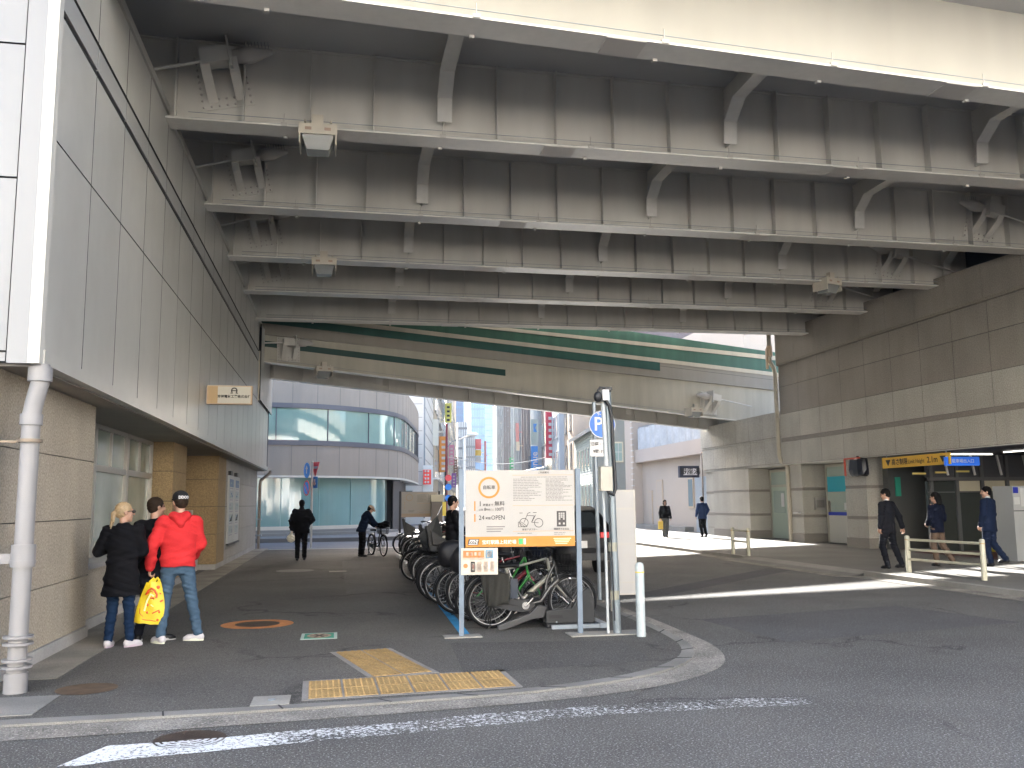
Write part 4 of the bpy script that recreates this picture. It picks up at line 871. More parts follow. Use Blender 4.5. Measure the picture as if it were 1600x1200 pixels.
# cream building with balcony, right pavement
CX = 18.05
t = thing('cream_building', 'cream low building with a sheeted balcony and lit grey shutter', 'building', (CX, 48, 0)); crm = mat('cream_render', (.46, .39, .33), .8, big=(.4, .06)); 
g = MB(); g.box(CX, CX + 8, 41.2, 54.0, 0, 4.0); g.box(CX + 1.3, CX + 8, 41, 54.0, 4.0, 11.0); g.box(CX - .6, CX + 2, 53.0, 54.4, 0, 11.5); part('wall', g, crm, t)
g = MB(); g.box(CX - .45, CX + 1.4, 41.0, 52.9, 4.0, 4.75); part('balcony', g, mat('balcony_render', (.44, .375, .33), .8, big=(.4, .05)), t)
g = MB(); n = 60; vs = []
for i in range(n + 1):
    y = 41.0 + 11.4 * i / n; o = .03 * math.sin(i * 1.3) + .02 * math.sin(i * 3.1)
    vs += [(CX - .42 + o, y, 4.76), (CX - .42 + o * .5, y, 6.02 + .02 * math.sin(i * .7))]
g.add(vs, [(2 * i, 2 * i + 2, 2 * i + 3, 2 * i + 1) for i in range(n)], 0, True); g.add([(CX - .42, 52.4, 4.76), (CX + 1.2, 52.4, 4.76), (CX + 1.2, 52.4, 6.0), (CX - .42, 52.4, 6.0)], [(0, 1, 2, 3)])
part('balcony_sheet', g, mat('plastic_sheet', (.56, .58, .60), .2, big=(2, .15), fine=(9, .1), alpha=.85), t)
g = MB()
for i in range(8): y = 41.2 + i * 1.6; g.box(CX - .36, CX - .33, y, y + .03, 4.75, 6.1)
g.box(CX - .37, CX - .33, 41, 52.4, 6.05, 6.1); part('railing', g, steel, t)
g = MB()
for i in range(40): g.box(CX - .02, CX + .0, 42.0, 44.6, .1 + i * .07, .16 + i * .07)
part('shutter', g, mat('shutter_blue_grey', (.40, .45, .50), .5, .2), t)
for y0, y1, z0, z1 in ((44.8, 45.6, 1.3, 2.9), (49.4, 50.4, 1.3, 2.9), (51.2, 51.8, .2, 2.3)):
    g = MB(); g.box(CX - .05, CX + .02, y0, y1, z0, z1); o = part('window', g, mat('peach_trim', (.50, .40, .30), .7), t); g = MB(); g.box(CX - .06, CX - .049, y0 + .1, y1 - .1, z0 + .1, z1 - .1); part('pane', g, wg if y0 < 46 else crm, o)
g = MB()
for i in range(26): g.box(CX - .7, CX - .62, 52.6, 53.0, 1.2 + i * .35, 1.25 + i * .35)
part('wall_rungs', g, white_p, t)
t = thing('brick_wall', 'narrow grey brick-tiled wall between the cream building and the granite annex', 'wall', (17.9, 41.1, 0)); brk = mat('grey_brick', (.27, .27, .245), .8, fine=(20, .15))
g = MB(); g.box(17.75, 19, 40.95, 42.0, 0, 6.0, 1)
for j in range(34):
    for i in range(5):
        y = 40.96 + i * .21 + (j % 2) * .1; 
        if y + .2 < 42.0: g.box(17.735, 17.75, y, y + .195, .02 + j * .12, .13 + j * .12)
        x = 17.76 + i * .23; g.box(x, x + .215, 40.935, 40.95, .02 + j * .12, .13 + j * .12)
part('bricks', g, [brk, dark], t)
t = thing('shop_sign', 'black framed white sign with dark characters projecting over the lit pavement', 'sign', (17.4, 43.5, 2.9))
a = at(1062, 728, 43.5); b = at(1090, 746, 43.5)
g = MB(); g.box(a.x, b.x + .1, 43.5, 43.75, b.z, a.z); part('box', g, mat('sign_navy', (.02, .025, .05), .5), t)
g = MB(); g.box(a.x + .18, b.x - .02, 43.485, 43.499, b.z + .12, a.z - .12); part('face', g, mat('sign_white', (.7, .7, .75), .5), t)
lettering('銀座湯', .36, ((a.x + b.x) / 2 + .08, 43.48, (a.z + b.z) / 2), (1, 0, 0), (0, 0, 1), ink, t, bold=.006)
g = MB(); g.tube([(17.62, 41.6, 4.0), (17.2, 41.6, 4.0), (17.2, 41.6, .1)], .05, 8); solo('drainpipe', g, mat('brown_pipe', (.22, .19, .17), .5), 'slim rusty pipe beside the black shop sign', 'drainpipe')
g = MB(); g.box(17.55, 18.04, 45, 62, RS - .01, .34); struct('raised_step', g, conc)
# building seen above the ramp on the right
t = thing('office_block', 'pale block with blue glazing seen above the ramp parapet', 'building', (34, 80, 0))
g = MB(); a = at(990, 540, 82); b = at(1360, 540, 82); g.box(a.x, b.x, 82, 100, 0, 34); g.box(at(1142, 540, 80).x, b.x, 80, 81.9, 0, 30, 1); part('wall', g, [mat('mauve_white', (.55, .53, .55), .6), mat('warm_white', (.75, .66, .55), .6)], t)
g = MB(); a = at(1010, 522, 81.9); b = at(1068, 535, 81.9)
for k in range(6):
    f = MB(); z = 10 + k * 3.4; f.box(a.x, b.x, 81.85, 81.99, z, z + 2.2); fo = part('window', f, wf, t); q = MB()
    for j in range(6): q.box(a.x + .1 + j * (b.x - a.x) / 6, a.x + (j + .9) * (b.x - a.x) / 6, 81.83, 81.849, z + .1, z + 2.1)
    part('pane', q, glassy('sky_blue_glass', (.12, .30, .50), .1), fo)
# far towers: blue glass, with reflected sky and haze put into the colour
tw = [(692, 735, 520, 150, glassy('tower_blue', (.07, .22, .46), .4), 'tall bright blue glass tower closing the street'), (712, 738, 430, 78, glassy('tower_slate', (.07, .13, .26), .4), 'slate blue tower with a dark flat crown at the street end'), (736, 757, 400, 55, glassy('tower_cyan', (.10, .26, .40), .4), 'pale cyan gridded tower beside the slate one'),
      (675, 712, 560, 120, glassy('tower_pale', (.16, .28, .42), .4), 'pale blue tower partly hidden by the left row'), (738, 775, 620, 190, glassy('tower_sky', (.10, .27, .52), .4), 'sky blue tower rising far behind the others'), (716, 730, 360, 34, whitew, 'small white block low at the street end'), (728, 742, 350, 28, greyt, 'small grey block low at the street end')]
for k, (p0, p1, Y, h, m, lab) in enumerate(tw):
    a = at(p0, 700, Y); b = at(p1, 700, Y); t = thing('tower' if h > 50 else 'far_block', lab, 'building', ((a.x + b.x) / 2, Y, 0))
    g = MB(); g.box(a.x, b.x, Y, Y + 25, 0, h); part('wall', g, m, t)
    g = MB(); n = 8 if h > 50 else 5
    for j in range(int(h / 4)): g.box(a.x - .02, b.x + .02, Y - .15, Y - .01, 3 + j * 4, 3.9 + j * 4)
    for i in range(n + 1): x = a.x + (b.x - a.x) * i / n; g.box(x - .15, x + .15, Y - .25, Y - .16, 0, h)
    part('facade_grid', g, mat('tower_grid', (.10, .20, .36), .5) if h > 50 else wfd, t)
    if k == 1: g = MB(); g.box(a.x - .3, b.x + .3, Y - .6, Y + 25, h - 7, h + .5); part('crown', g, mat('tower_crown', (.07, .11, .20), .5), t)
# upright shop signs of the street
def vsign(px0, px1, py0, py1, Y, m, label, txt=None, tm=None, sz=1.0, tilt=False):
    a = at(px0, py0, Y); b = at(px1, py1, Y); t = thing('street_sign', label, 'sign', ((a.x + b.x) / 2, Y, b.z), 'upright signs over the street')
    g = MB(); g.box(a.x, b.x, Y, Y + .35, b.z, a.z); g.box(b.x - .02, b.x + .5, Y + .1, Y + .2, (a.z + b.z) / 2, (a.z + b.z) / 2 + .1); part('panel', g, m, t)
    if txt:
        n = len(txt)
        if tilt: lettering(txt, sz, ((a.x + b.x) / 2, Y - .01, (a.z + b.z) / 2), (0, 0, 1), (-1, 0, 0), tm, t, bold=.01)
        else:
            for i, ch in enumerate(txt): lettering(ch, sz, ((a.x + b.x) / 2, Y - .01, a.z - (a.z - b.z) * (i + .5) / n), (1, 0, 0), (0, 0, 1), tm, t, bold=.01)
    return t
sb = mat('street_blue', (.01, .20, .62), .4); sr = mat('street_red', (.65, .05, .06), .4); sw = mat('street_white', (.5, .5, .5), .4); sy_ = mat('street_yellow', (.75, .5, .05), .4)
vsign(830, 841, 655, 695, 104, mat('grey_green_panel', (.33, .38, .36), .6), 'grey-green upright panel with a blue mark above the tall blue sign')
vsign(830, 841, 697, 760, 104, sb, 'tall bright blue upright sign with white letters', 'Avenue', white_p, 1.1, True)
a = at(833.5, 662, 103.9); b = at(839, 675, 103.9); g = MB(); g.prism([(a.x, 103.9, b.z), (a.x + .18, 103.9, b.z), (a.x + .18, 103.9, a.z), (a.x, 103.9, a.z)], (0, .05, 0)); g.prism([(b.x, 103.9, a.z), (a.x + .2, 103.9, (a.z + b.z) / 2), (b.x, 103.9, b.z), (b.x - .2, 103.9, b.z), (a.x + .05, 103.9, (a.z + b.z) / 2), (b.x - .2, 103.9, a.z)], (0, .05, 0)); solo('street_sign', g, sb, 'small blue angular logo on the grey-green upright panel', 'sign')
vsign(743, 752, 686, 702, 190, sr, 'red square hoarding with a yellow disc far down the street'); vsign(743, 752, 703, 712, 190, sy_, 'small yellow and white panel under the far red hoarding'); vsign(743.5, 751.5, 713, 722, 190, sw, 'pale pink panel below the far yellow one')
vsign(757, 760, 689, 735, 170, mat('dull_red', (.45, .10, .08), .5), 'thin dull red vertical sign far on the right row'); vsign(806, 811, 661, 690, 128, mat('salmon_sign', (.65, .25, .22), .5), 'salmon upright sign in the striped right row'); vsign(807, 812, 690, 704, 128, mat('cream_up', (.7, .62, .45), .5), 'cream upright sign below the salmon one')
a = at(661, 734, 66.5); b = at(671, 757, 66.5)
t = thing('street_sign', 'red sign with white squares on the white building', 'sign', (a.x, 66.4, b.z)); g = MB(); g.box(a.x, b.x + .1, 66.3, 66.5, b.z, a.z); part('panel', g, mat('bright_red', (.8, .03, .02), .4), t)
g = MB()
for i in range(2):
    for j in range(4): x = a.x + .1 + i * .2; z = b.z + .1 + j * .26; g.box(x, x + .12, 66.28, 66.299, z, z + .14)
part('marks', g, white_p, t)
vsign(661, 676, 727, 771, 66.9, mat('white_box', (.62, .66, .64), .5), 'white upright panel around the red sign on the white building')
vsign(672, 685, 655, 696, 84, mat('cream_up2', (.6, .58, .5), .5), 'large cream upright sign fixed to the beige left building')
rs = random.Random(8)
cols = dict(crimson=(.5, .02, .05), orange=(.65, .25, .03), navy=(.02, .05, .3), lemon=(.65, .6, .1), teal=(.03, .35, .35), pink=(.6, .25, .35), green=(.03, .35, .1), violet=(.25, .1, .4), white=(.6, .6, .6), brown=(.2, .1, .05), amber=(.6, .4, .05), grey=(.3, .3, .32))
for k, (nm, c_) in enumerate(cols.items()):
    Yk = 88 + k * 13; left = k % 2; X_ = (LX(Yk) + .1) if left else (RX(Yk) - 1.0); z_ = 4 + rs.random() * 9; hh = 2.2 + rs.random() * 2.5
    t = thing('street_sign', 'small %s upright sign projecting from the %s row of street buildings' % (nm, 'left' if left else 'right'), 'sign', (X_, Yk, z_), 'upright signs over the street'); g = MB(); g.box(X_, X_ + .9, Yk, Yk + .3, z_, z_ + hh); part('panel', g, mat('sign_' + nm, c_, .5), t)
    g = MB()
    for j in range(int(hh / .6)): g.box(X_ + .25, X_ + .65, Yk - .02, Yk - .005, z_ + .2 + j * .6, z_ + .5 + j * .6)
    part('marks', g, white_p if nm not in ('white', 'lemon') else ink, t)
# street lamp with maroon pole
t = thing('street_lamp', 'maroon street lamp pole with a long pale arm and lamp head', 'street lamp', at(696, 800, 60)); t.location.z = 0; WO[t.name] = Vector(t.location)
a = at(697, 800, 60); tp_ = at(698, 662, 60); a2 = at(697.5, 700, 60); b2 = at(716, 687, 60); c2 = at(737, 679, 60); e2 = at(741, 677, 60)
g = MB(); g.tube([(a.x, 60, 0), (a.x, 60, 1.2)], .12, 10); g.tube([(a.x, 60, 1.2), (tp_.x, 60, tp_.z)], [.10, .07], 10); part('pole', g, mat('maroon_paint', (.16, .012, .025), .45), t)
g = MB(); g.tube([a2, (a2 + b2) / 2 + Vector((0, 0, .15)), b2], .035, 8); part('arm', g, steel, t)
g = MB(); g.tube([b2, c2], [.05, .07], 8); part('arm', g, mat('pale_arm', (.7, .64, .55), .4), t); g = MB(); d_ = (e2 - c2); g.sphere((c2 + d_ * .2), (.42, .15, .13)); part('lamp_head', g, mat('lamp_pale', (.75, .73, .68), .3), t)
# overhead wires
g = MB()
for (p, q, Y1, Y2) in (((700, 714), (862, 712), 75, 90), ((710, 722), (850, 730), 90, 70)):
    A_ = at(*p, Y1); B_ = at(*q, Y2); g.tube([A_.lerp(B_, i / 12) - Vector((0, 0, .7 * math.sin(math.pi * i / 12))) for i in range(13)], .03, 4)
solo('overhead_wire', g, mat('wire_pale', (.5, .48, .45), .6), 'thin sagging wires strung across the street', 'wire')
# buildings across the main road, behind the camera: unseen, added so that sun bounces off them onto the bridge underside
for k, (x0_, x1_, h_) in enumerate(((-46, -24, 22), (-23.5, -4, 27), (-3.5, 14, 24), (14.5, 34, 30), (34.5, 60, 25))):
    t = thing('bounce_block', ['cream', 'white', 'tan', 'pale grey', 'beige'][k] + ' unseen office block added across the main road to bounce sunlight', 'building', (x0_, -30, 0))
    g = MB(); g.box(x0_, x1_, -48, -20.5, 0, h_); part('wall', g, mat('opposite_facade_%s' % 'abcde'[k], [(.62, .60, .56), (.64, .64, .63), (.58, .54, .48), (.60, .60, .59), (.60, .57, .52)][k], .7, big=(.3, .06)), t)
    g = MB(); n_ = int((x1_ - x0_) / 3.6)
    for fl_ in range(1, int(h_ / 3.4)):
        for i in range(n_): x = x0_ + 1 + i * (x1_ - x0_ - 1) / n_; g.box(x, x + 1.8, -20.49, -20.44, fl_ * 3.4, fl_ * 3.4 + 1.5)
    part('window_row', g, wg, t)
# ------------------------------------------------------------------ bicycle park information board
spost = mat('blue_grey_post', (.13, .165, .21), .45, .3, big=(6, .12)); bwhite = mat('board_face', (.325, .31, .29), .5, big=(2, .03)); orng = mat('board_orange', (.42, .17, .025), .5, big=(2, .04))
gink = mat('grey_ink', (.055, .05, .05), .7); link = mat('pale_ink', (.17, .16, .155), .7)
class Frame:      # a local board frame: u along the board, v up, n towards the viewer
    def __init__(s, o, ang): s.o = Vector(o); s.U = Vector((math.cos(ang), math.sin(ang), 0)); s.V = Vector((0, 0, 1)); s.N = s.U.cross(s.V)
    def p(s, u, v, n=0): return s.o + s.U * u + s.V * v + s.N * n
    def box(s, g, u0, u1, v0, v1, n0, n1, m=0): return g.obox(s.p((u0 + u1) / 2, (v0 + v1) / 2, (n0 + n1) / 2), s.U * ((u1 - u0) / 2), s.V * ((v1 - v0) / 2), s.N * ((n1 - n0) / 2), m)
def info_board(o, ang, W, z0, z1, label, panel=True, faces=None, detail=True, tm=None):
    fr = Frame(o, ang); t = thing('information_board', label, 'sign board', o); H = z1 - z0; fw_, fo_ = faces or (bwhite, orng)
    for u in (0, W + .10):
        g = MB(); fr.box(g, u - .03, u + .03, 0, z1 + .01, -.03, .03); fr.box(g, u - .025, u + .025, z1 + .01, z1 + .02, -.025, .025); part('post', g, tm or spost, t)
    g = MB(); fr.box(g, .05, .05 + W, z0, z1, .0, .02); bd = part('board', g, fw_, t)
    F = lambda px, py: (.05 + (px - 727) * W / 167, z1 - (py - 736) * H / 119)
    def rect(g, a, b, c, d, n=.0215, m=0):
        u0, v1 = F(a, b); u1, v0 = F(c, d); fr.box(g, u0, u1, v0, v1, .0201, n, m)
    g = MB(); rect(g, 727, 839, 894, 855, .023); rect(g, 740.3, 784, 742.3, 799); rect(g, 740.3, 804, 742.3, 816)
    u, v = F(763, 763); g.ring(fr.p(u, v, .0205), fr.N, .135 * W / 1.38, .108 * W / 1.38, 40, .002)
    part('orange_band', g, fo_, bd)
    g = MB()
    for y in (743.5, 791, 831): rect(g, 799, y, 892, y + .7)
    part('rule', g, mat('rule_orange', (.42, .25, .14), .6), bd)
    g = MB(); rnd = random.Random(5)
    rows = [(746.5, 812, 884)] + [(749.5 + k * 2.55, 800, 800 + rnd.uniform(22, 45)) for k in range(14)] + [(749.5 + k * 2.1, 850, 850 + rnd.uniform(24, 42)) for k in range(17)] + [(834, 806, 828), (833.5, 862, 880), (836, 862, 878)]
    for y, a, b in rows:
        x = a
        while x < b: e = min(x + rnd.uniform(2, 7), b); rect(g, x, y, e, y + 1.0); x = e + .8
    for k in range(3): rect(g, 759, 823 + k * 3.6, 759 + 28 - k * 3, 824.6 + k * 3.6)
    part('small_print', g, link, bd)
    if detail:
        def tx(s_, px, py, h, **k): u, v = F(px, py); lettering(s_, h * H / 119 * 1.25, fr.p(u, v, .0205), fr.U, fr.V, k.pop('m', gink), bd, **k)
        tx('自転車', 763, 763, 5.3, bold=.0007); tx('1', 749.5, 788.5, 9); tx('時間まで', 761.5, 790.3, 3.3, bold=.0003); tx('無料', 779, 788.5, 6.6, bold=.0004)
        tx('以後', 750.5, 797.5, 2.8); tx('8', 757, 797, 5.6); tx('時間ごと', 764.5, 797.5, 2.5); tx('100円', 778.5, 797, 5.4, sx=.85); tx('24', 751.5, 810, 7.8, sx=.95); tx('時間', 761.3, 811, 3.3, bold=.0003); tx('OPEN', 776.5, 810, 7.8, sx=.86)
        tx('ご利用案内', 847, 740, 2.8, bold=.0003); tx('専用アダプター', 825, 829, 2.8, bold=.0003); tx('精算機でお支払', 873.5, 828.5, 2.8, bold=.0003)
        tx('宝町駅路上駐輪場', 778, 848, 5.5, bold=.0008, m=mat('board_white_ink', (.60, .57, .52), .5), sx=.98)
        g = MB(); q = lambda px, py: fr.p(*F(px, py), .0235)
        g.prism([q(730, 852), q(746, 852), q(748, 842.5), q(732, 842.5)], fr.N * .001, 1); g.prism([q(731.2, 851), q(745.2, 851), q(747, 843.5), q(733, 843.5)], fr.N * .002, 0); part('logo_plate', g, [white_p, ink], bd)
        u, v = F(739, 847.2); lettering('Eco21', 6.4 * H / 119 * 1.25, fr.p(u, v, .0262), fr.U, Vector((.12, 0, 1)), ink, bd, bold=.0016, sx=.85)
        g = MB(); rect(g, 807.5, 842.5, 814, 851.5, .024, 0); rect(g, 815, 842.5, 818.5, 851.5, .024, 1)
        for k in range(4): rect(g, 861 + k, 842.5 + k * 2.6, 888 - k * 2, 843.6 + k * 2.6, .024, 2)
        part('band_marks', g, [mat('mark_green', (.05, .35, .12), .5), mat('mark_pale', (.4, .5, .5), .5), mat('mark_cream', (.85, .62, .40), .5)], bd)
        g = MB(); pp = lambda px, py: fr.p(*F(px, py), .023)
        for cx_, cy_, r_ in ((816, 818, 6.9), (838.5, 818.5, 6.9)):
            u, v = F(cx_, cy_); g.ring(fr.p(u, v, .0205), fr.N, r_ * W / 167, (r_ - .9) * W / 167, 28, .002)
        for A_, B_ in (((816, 818), (822, 803.5)), ((822, 803.5), (826, 802)), ((821, 807), (832, 807.5)), ((832, 807.5), (827.5, 817.5)), ((827.5, 817.5), (838.5, 818.5)), ((828, 817.5), (834, 806)), ((807.5, 824.5), (807.5, 817)), ((807.5, 817), (812, 817)), ((812, 817), (821, 824)), ((821, 824), (807.5, 824.5)), ((809, 818), (817, 824)), ((809, 803), (814, 803)), ((830, 802.5), (835.5, 802.5))):
            g.bar(pp(*A_), pp(*B_), .006, .003, 0, upv=fr.N)
        part('bicycle_drawing', g, gink, bd)
        g = MB(); rect(g, 866.5, 800.5, 881, 824.5, .022, 0)
        for i in range(3):
            for j in range(4):
                if not (i == 1 and j == 3): rect(g, 869.3 + i * 3.3, 803 + j * 2.9, 871.9 + i * 3.3, 805.2 + j * 2.9, .0235, 1)
        for i in (0, 2): rect(g, 869.3 + i * 3.3, 818.5, 872 + i * 3.3, 821.5, .0235, 1)
        part('keypad_drawing', g, [gink, bwhite], bd)
    return t, fr
t, fr = info_board((1.50, 11.38, .02), -math.atan(.095), 1.375, 1.09, 2.04, 'large white and orange bicycle park board on two blue-grey posts in front of the bicycles')
p = Frame((1.50, 11.38, 0), -math.atan(.095))
t = thing('small_notice', 'small cream payment notice hanging below the left corner of the large board', 'notice', p.p(.2, .78, .04))
g = MB(); n = 10; vs = []
for i in range(n + 1):
    for j in range(2): vs.append(p.p(-.005 + .455 * i / n, .775 + j * .325, .034 + .012 * (i / n) ** 3 + .004 * math.sin(i)))
g.add(vs, [(2 * i, 2 * i + 2, 2 * i + 3, 2 * i + 1) for i in range(n)], 0, True); part('sheet', g, mat('notice_cream', (.45, .41, .35), .5), t)
g = MB(); bx_ = lambda a, b, c, d, m: p.box(g, a, b, c, d, .042, .0455, m)
bx_(.02, .28, .985, 1.07, 0); bx_(.02, .28, .965, .975, 1); bx_(.30, .39, .975, 1.075, 2); bx_(.31, .38, .985, 1.065, 3)
for k in range(4): bx_(.055 + k * .05, .085 + k * .05, 1.01, 1.05, 3)
g.cyl(p.p(.05, .885, .042), p.p(.05, .885, .046), .028, n=16, m=0)
for k in range(4): bx_(.115 + k * .08, .165 + k * .08, .81, .935, 4 if k == 0 else 1); bx_(.122 + k * .08, .158 + k * .08, .83, .92, 3)
bx_(.125, .155, .85, .90, 5); part('print', g, [mat('notice_orange', (.48, .16, .05), .5), mat('notice_tan', (.36, .28, .22), .5), mat('notice_blue', (.09, .25, .38), .5), mat('notice_inner', (.48, .42, .36), .5), ink, mat('notice_rust', (.4, .15, .12), .5)], t)
a = at(625, 780, 31.2); b = at(686, 780, 31.2)
info_board((a.x, 31.2, .03), 0, b.x - a.x - .1, 1.18, 2.03, 'grey shaded second bicycle park board far down the row', detail=False, faces=(mat('board_shaded', (.30, .28, .26), .7), mat('band_shaded', (.32, .24, .18), .7)), tm=ink)  # greyed copies of the board colours carry its shade
g = MB(); g.box(1.28, 1.74, 11.25, 11.5, SW, SW + .012); solo('concrete_footing', g, conc, 'small concrete footing at the left post of the large board', 'footing')
g = MB(); g.box(2.8, 3.75, 11.0, 11.35, SW, SW + .014); solo('concrete_footing', g, conc, 'long concrete footing between the right board post and the camera pole', 'footing')
# ------------------------------------------------------------------ pole with camera, cabinet and cable
t = thing('camera_pole', 'grey pole carrying a security camera, beige control box and thick black cable', 'pole', (3.40, 11.12, .03))
g = MB(); g.cyl((3.41, 11.12, .03), (3.345, 11.12, 3.08), .050, n=16); g.cyl((3.345, 11.12, 3.05), (3.345, 11.12, 3.11), .056, n=16, m=1); part('pole', g, [mat('pole_grey', (.18, .21, .23), .4, .3, big=(4, .15)), black], t)
g = MB(); g.tube([(3.28, 11.08, .05), (3.27, 11.08, 1.2), (3.25, 11.08, 1.9)], .018, 8); g.tube([(3.30, 11.06, 2.1), (3.275, 11.07, 2.9)], .03, 8); part('conduit', g, mat('conduit_white', (.34, .36, .37), .5), t)
g = MB(); g.box(3.20, 3.35, 10.98, 11.09, 1.79, 2.09); part('control_box', g, mat('beige_box', (.33, .31, .26), .5, big=(5, .08)), t)
g = MB(); g.tube([(3.29, 11.0, 2.93), (3.34, 11.02, 2.86), (3.375, 11.03, 2.7), (3.385, 11.04, 2.3), (3.40, 11.04, 2.0), (3.405, 11.03, 1.82), (3.37, 11.02, 1.74), (3.31, 11.02, 1.77), (3.28, 11.02, 1.82)], .022, 8); g.tube([(3.28, 11.02, 1.80), (3.32, 11.0, 1.70), (3.33, 11.06, 1.55), (3.36, 11.06, .2)], .007, 6); part('cable', g, black, t)
cm = MB(); cm.box(3.25, 3.33, 10.98, 11.1, 2.93, 3.06); o = part('camera', cm, mat('camera_white', (.6, .6, .6), .35), t)
cm = MB(); cm.sphere((3.19, 11.0, 2.97), (.055, .055, .07)); cm.tube([(3.19, 11.0, 3.04), (3.22, 11.0, 3.09), (3.28, 11.0, 3.08)], .016, 8); cm.box(3.29, 3.38, 10.99, 11.08, 3.055, 3.10); part('dome', cm, black, o)
for z in (.43, 1.02): g = MB(); g.tube([(3.395 - z * .02, 11.12, z + .02), (3.395 - z * .02, 11.12, z + .13)], .06, 12); part('tape', g, mat('cream_tape', (.24, .235, .19), .7), t)
# parking sign behind
t = thing('parking_sign', 'round blue parking sign with P 60 above a white hours plate behind the camera pole', 'traffic sign', (4.30, 15.0, .03)); X, Y = 4.30, 15.0
g = MB(); g.cyl((X + .02, Y + .05, .03), (X - .01, Y + .05, 3.36), .035, n=12); part('pole', g, steel, t)
c = at(941, 663, Y); r_ = .235
g = MB(); g.tube([(c.x, Y, c.z), (c.x, Y + .015, c.z)], r_, 36); g.ring((c.x, Y - .001, c.z), (0, -1, 0), r_, r_ - .012, 36, .003, 1); d = part('disc', g, [mat('p_blue', (.025, .12, .46), .4), white_p], t)
lettering('P', .33, (c.x - .07, Y - .002, c.z - .005), (1, 0, 0), (0, 0, 1), white_p, d, bold=.003); lettering('60分', .12, (c.x + .10, Y - .002, c.z - .11), (1, 0, 0), (0, 0, 1), white_p, d, bold=.001, sx=.85); lettering('9-19', .085, (c.x - .01, Y - .002, c.z + .175), (1, 0, 0), (0, 0, 1), white_p, d, bold=.001)
a = at(922, 687, Y); b = at(955, 713, Y); g = MB(); g.box(a.x, b.x, Y, Y + .01, b.z, a.z); d = part('plate', g, white_p, t)
lettering('日曜・休日', .072, ((a.x + b.x) / 2, Y - .003, a.z - .08), (1, 0, 0), (0, 0, 1), gink, d, bold=.001, sx=.95); lettering('9時-19時', .075, ((a.x + b.x) / 2, Y - .003, b.z + .08), (1, 0, 0), (0, 0, 1), gink, d, bold=.001, sx=.95)
# framed white panel and bollard
t = thing('panel_board', 'tall white panel in a metal frame right of the camera pole', 'panel', (4.22, 13.4, .03))
g = MB(); P = Frame((4.05, 13.42, 0), -.05)
zz = [.28, .45, 1.02, 1.55, 1.82]
for a, b in zip(zz, zz[1:]): P.box(g, .0, .36, a + .012, b - .012, 0, .015)
part('panel', g, mat('panel_white', (.33, .32, .31), .45, big=(1.5, .05)), t)
g = MB(); P.box(g, -.02, 0, .03, 1.84, -.02, .02); P.box(g, .36, .385, .03, 1.84, -.02, .02)
for z in zz: P.box(g, 0, .36, z - .012, z + .012, -.01, .022)
part('frame', g, mat('panel_frame', (.36, .34, .31), .5, .2), t)
t = thing('bollard', 'white round bollard with a yellow ring on the kerb corner', 'bollard', (3.63, 10.86, .03))
g = MB(); g.tube([(3.63, 10.86, .03), (3.63, 10.86, .86), (3.63, 10.86, .90), (3.63, 10.86, .915)], [.055, .055, .045, .02], 20); part('post', g, mat('bollard_white', (.34, .38, .39), .5, big=(6, .10), fine=(30, .05)), t)
g = MB(); g.tube([(3.63, 10.86, .79), (3.63, 10.86, .805)], .0565, 20); part('ring', g, mat('ring_yellow', (.7, .5, .05), .5), t)
# white U barriers in the bicycle row
def u_barrier(x0, x1, y, label, sign=False):
    t = thing('barrier', label, 'barrier', ((x0 + x1) / 2, y, .03), 'white U-shaped barriers in the bicycle row')
    g = MB(); r_ = .12; z = .84
    pts = [(x0, y, .03), (x0, y, z - r_)] + [(x0 + r_ - r_ * math.cos(a * math.pi / 8), y, z - r_ + r_ * math.sin(a * math.pi / 8)) for a in range(1, 5)] + [(x1 - r_ + r_ * math.sin(a * math.pi / 8), y, z - r_ + r_ * math.cos(a * math.pi / 8)) for a in range(0, 5)] + [(x1, y, .03)]
    g.tube(pts, .032, 10); part('hoop', g, mat('barrier_white', (.42, .395, .35), .5, big=(5, .1)), t)
    g = MB(); g.tube([(x0, y, .42), (x1, y, .42)], .02, 8); part('crossbar', g, MATS['barrier_white'], t)
    if sign:
        g = MB(); g.box(x0 + .12, x1 - .1, y - .03, y - .02, .30, .78, 0); g.box(x0 + .14, x1 - .12, y - .034, y - .03, .62, .76, 1); g.cyl((x0 + .22, y - .034, .42), (x0 + .22, y - .03, .42), .05, n=14, m=1); part('plate', g, [bwhite, orng], t)
u_barrier(1.88, 2.75, 20.35, 'nearer white U-shaped barrier with an orange notice at the end of the first bicycle row', True)
u_barrier(1.98, 2.85, 22.4, 'farther white U-shaped barrier behind the first one', False)
# guard rails on the right pavement
railm = mat('rail_cream', (.42, .40, .31), .5, big=(4, .12), fine=(25, .06))
def guard_rail(a, b, n, h, label):
    a = Vector(a); b = Vector(b); t = thing('guard_rail', label, 'guard rail', ((a.x + b.x) / 2, (a.y + b.y) / 2, RS), 'cream pipe guard rails on the right pavement')
    for p in (a, b):
        g = MB(); g.tube([p, p + Vector((0, 0, h - .02)), p + Vector((0, 0, h))], [.052, .052, .035], 14); g.tube([p + Vector((0, 0, h * .88)), p + Vector((0, 0, h * .9))], .054, 14, 1); part('post', g, [railm, mat('rust_ring', (.40, .25, .10), .7)], t)
    for k in range(n):
        z = h * (.93 - k * (.86 / n) * .92) - .03; g = MB(); g.tube([a + Vector((0, 0, z)), b + Vector((0, 0, z))], .027, 12); part('bar', g, railm, t)
    return t
guard_rail((11.98, 17.85, RS), (12.16, 15.75, RS), 3, .78, 'cream three-bar pipe guard rail in front of the three office workers')
guard_rail((11.42, 25.5, RS), (11.44, 24.5, RS), 2, .78, 'small cream two-bar guard rail at the corner of the sunlit pavement')
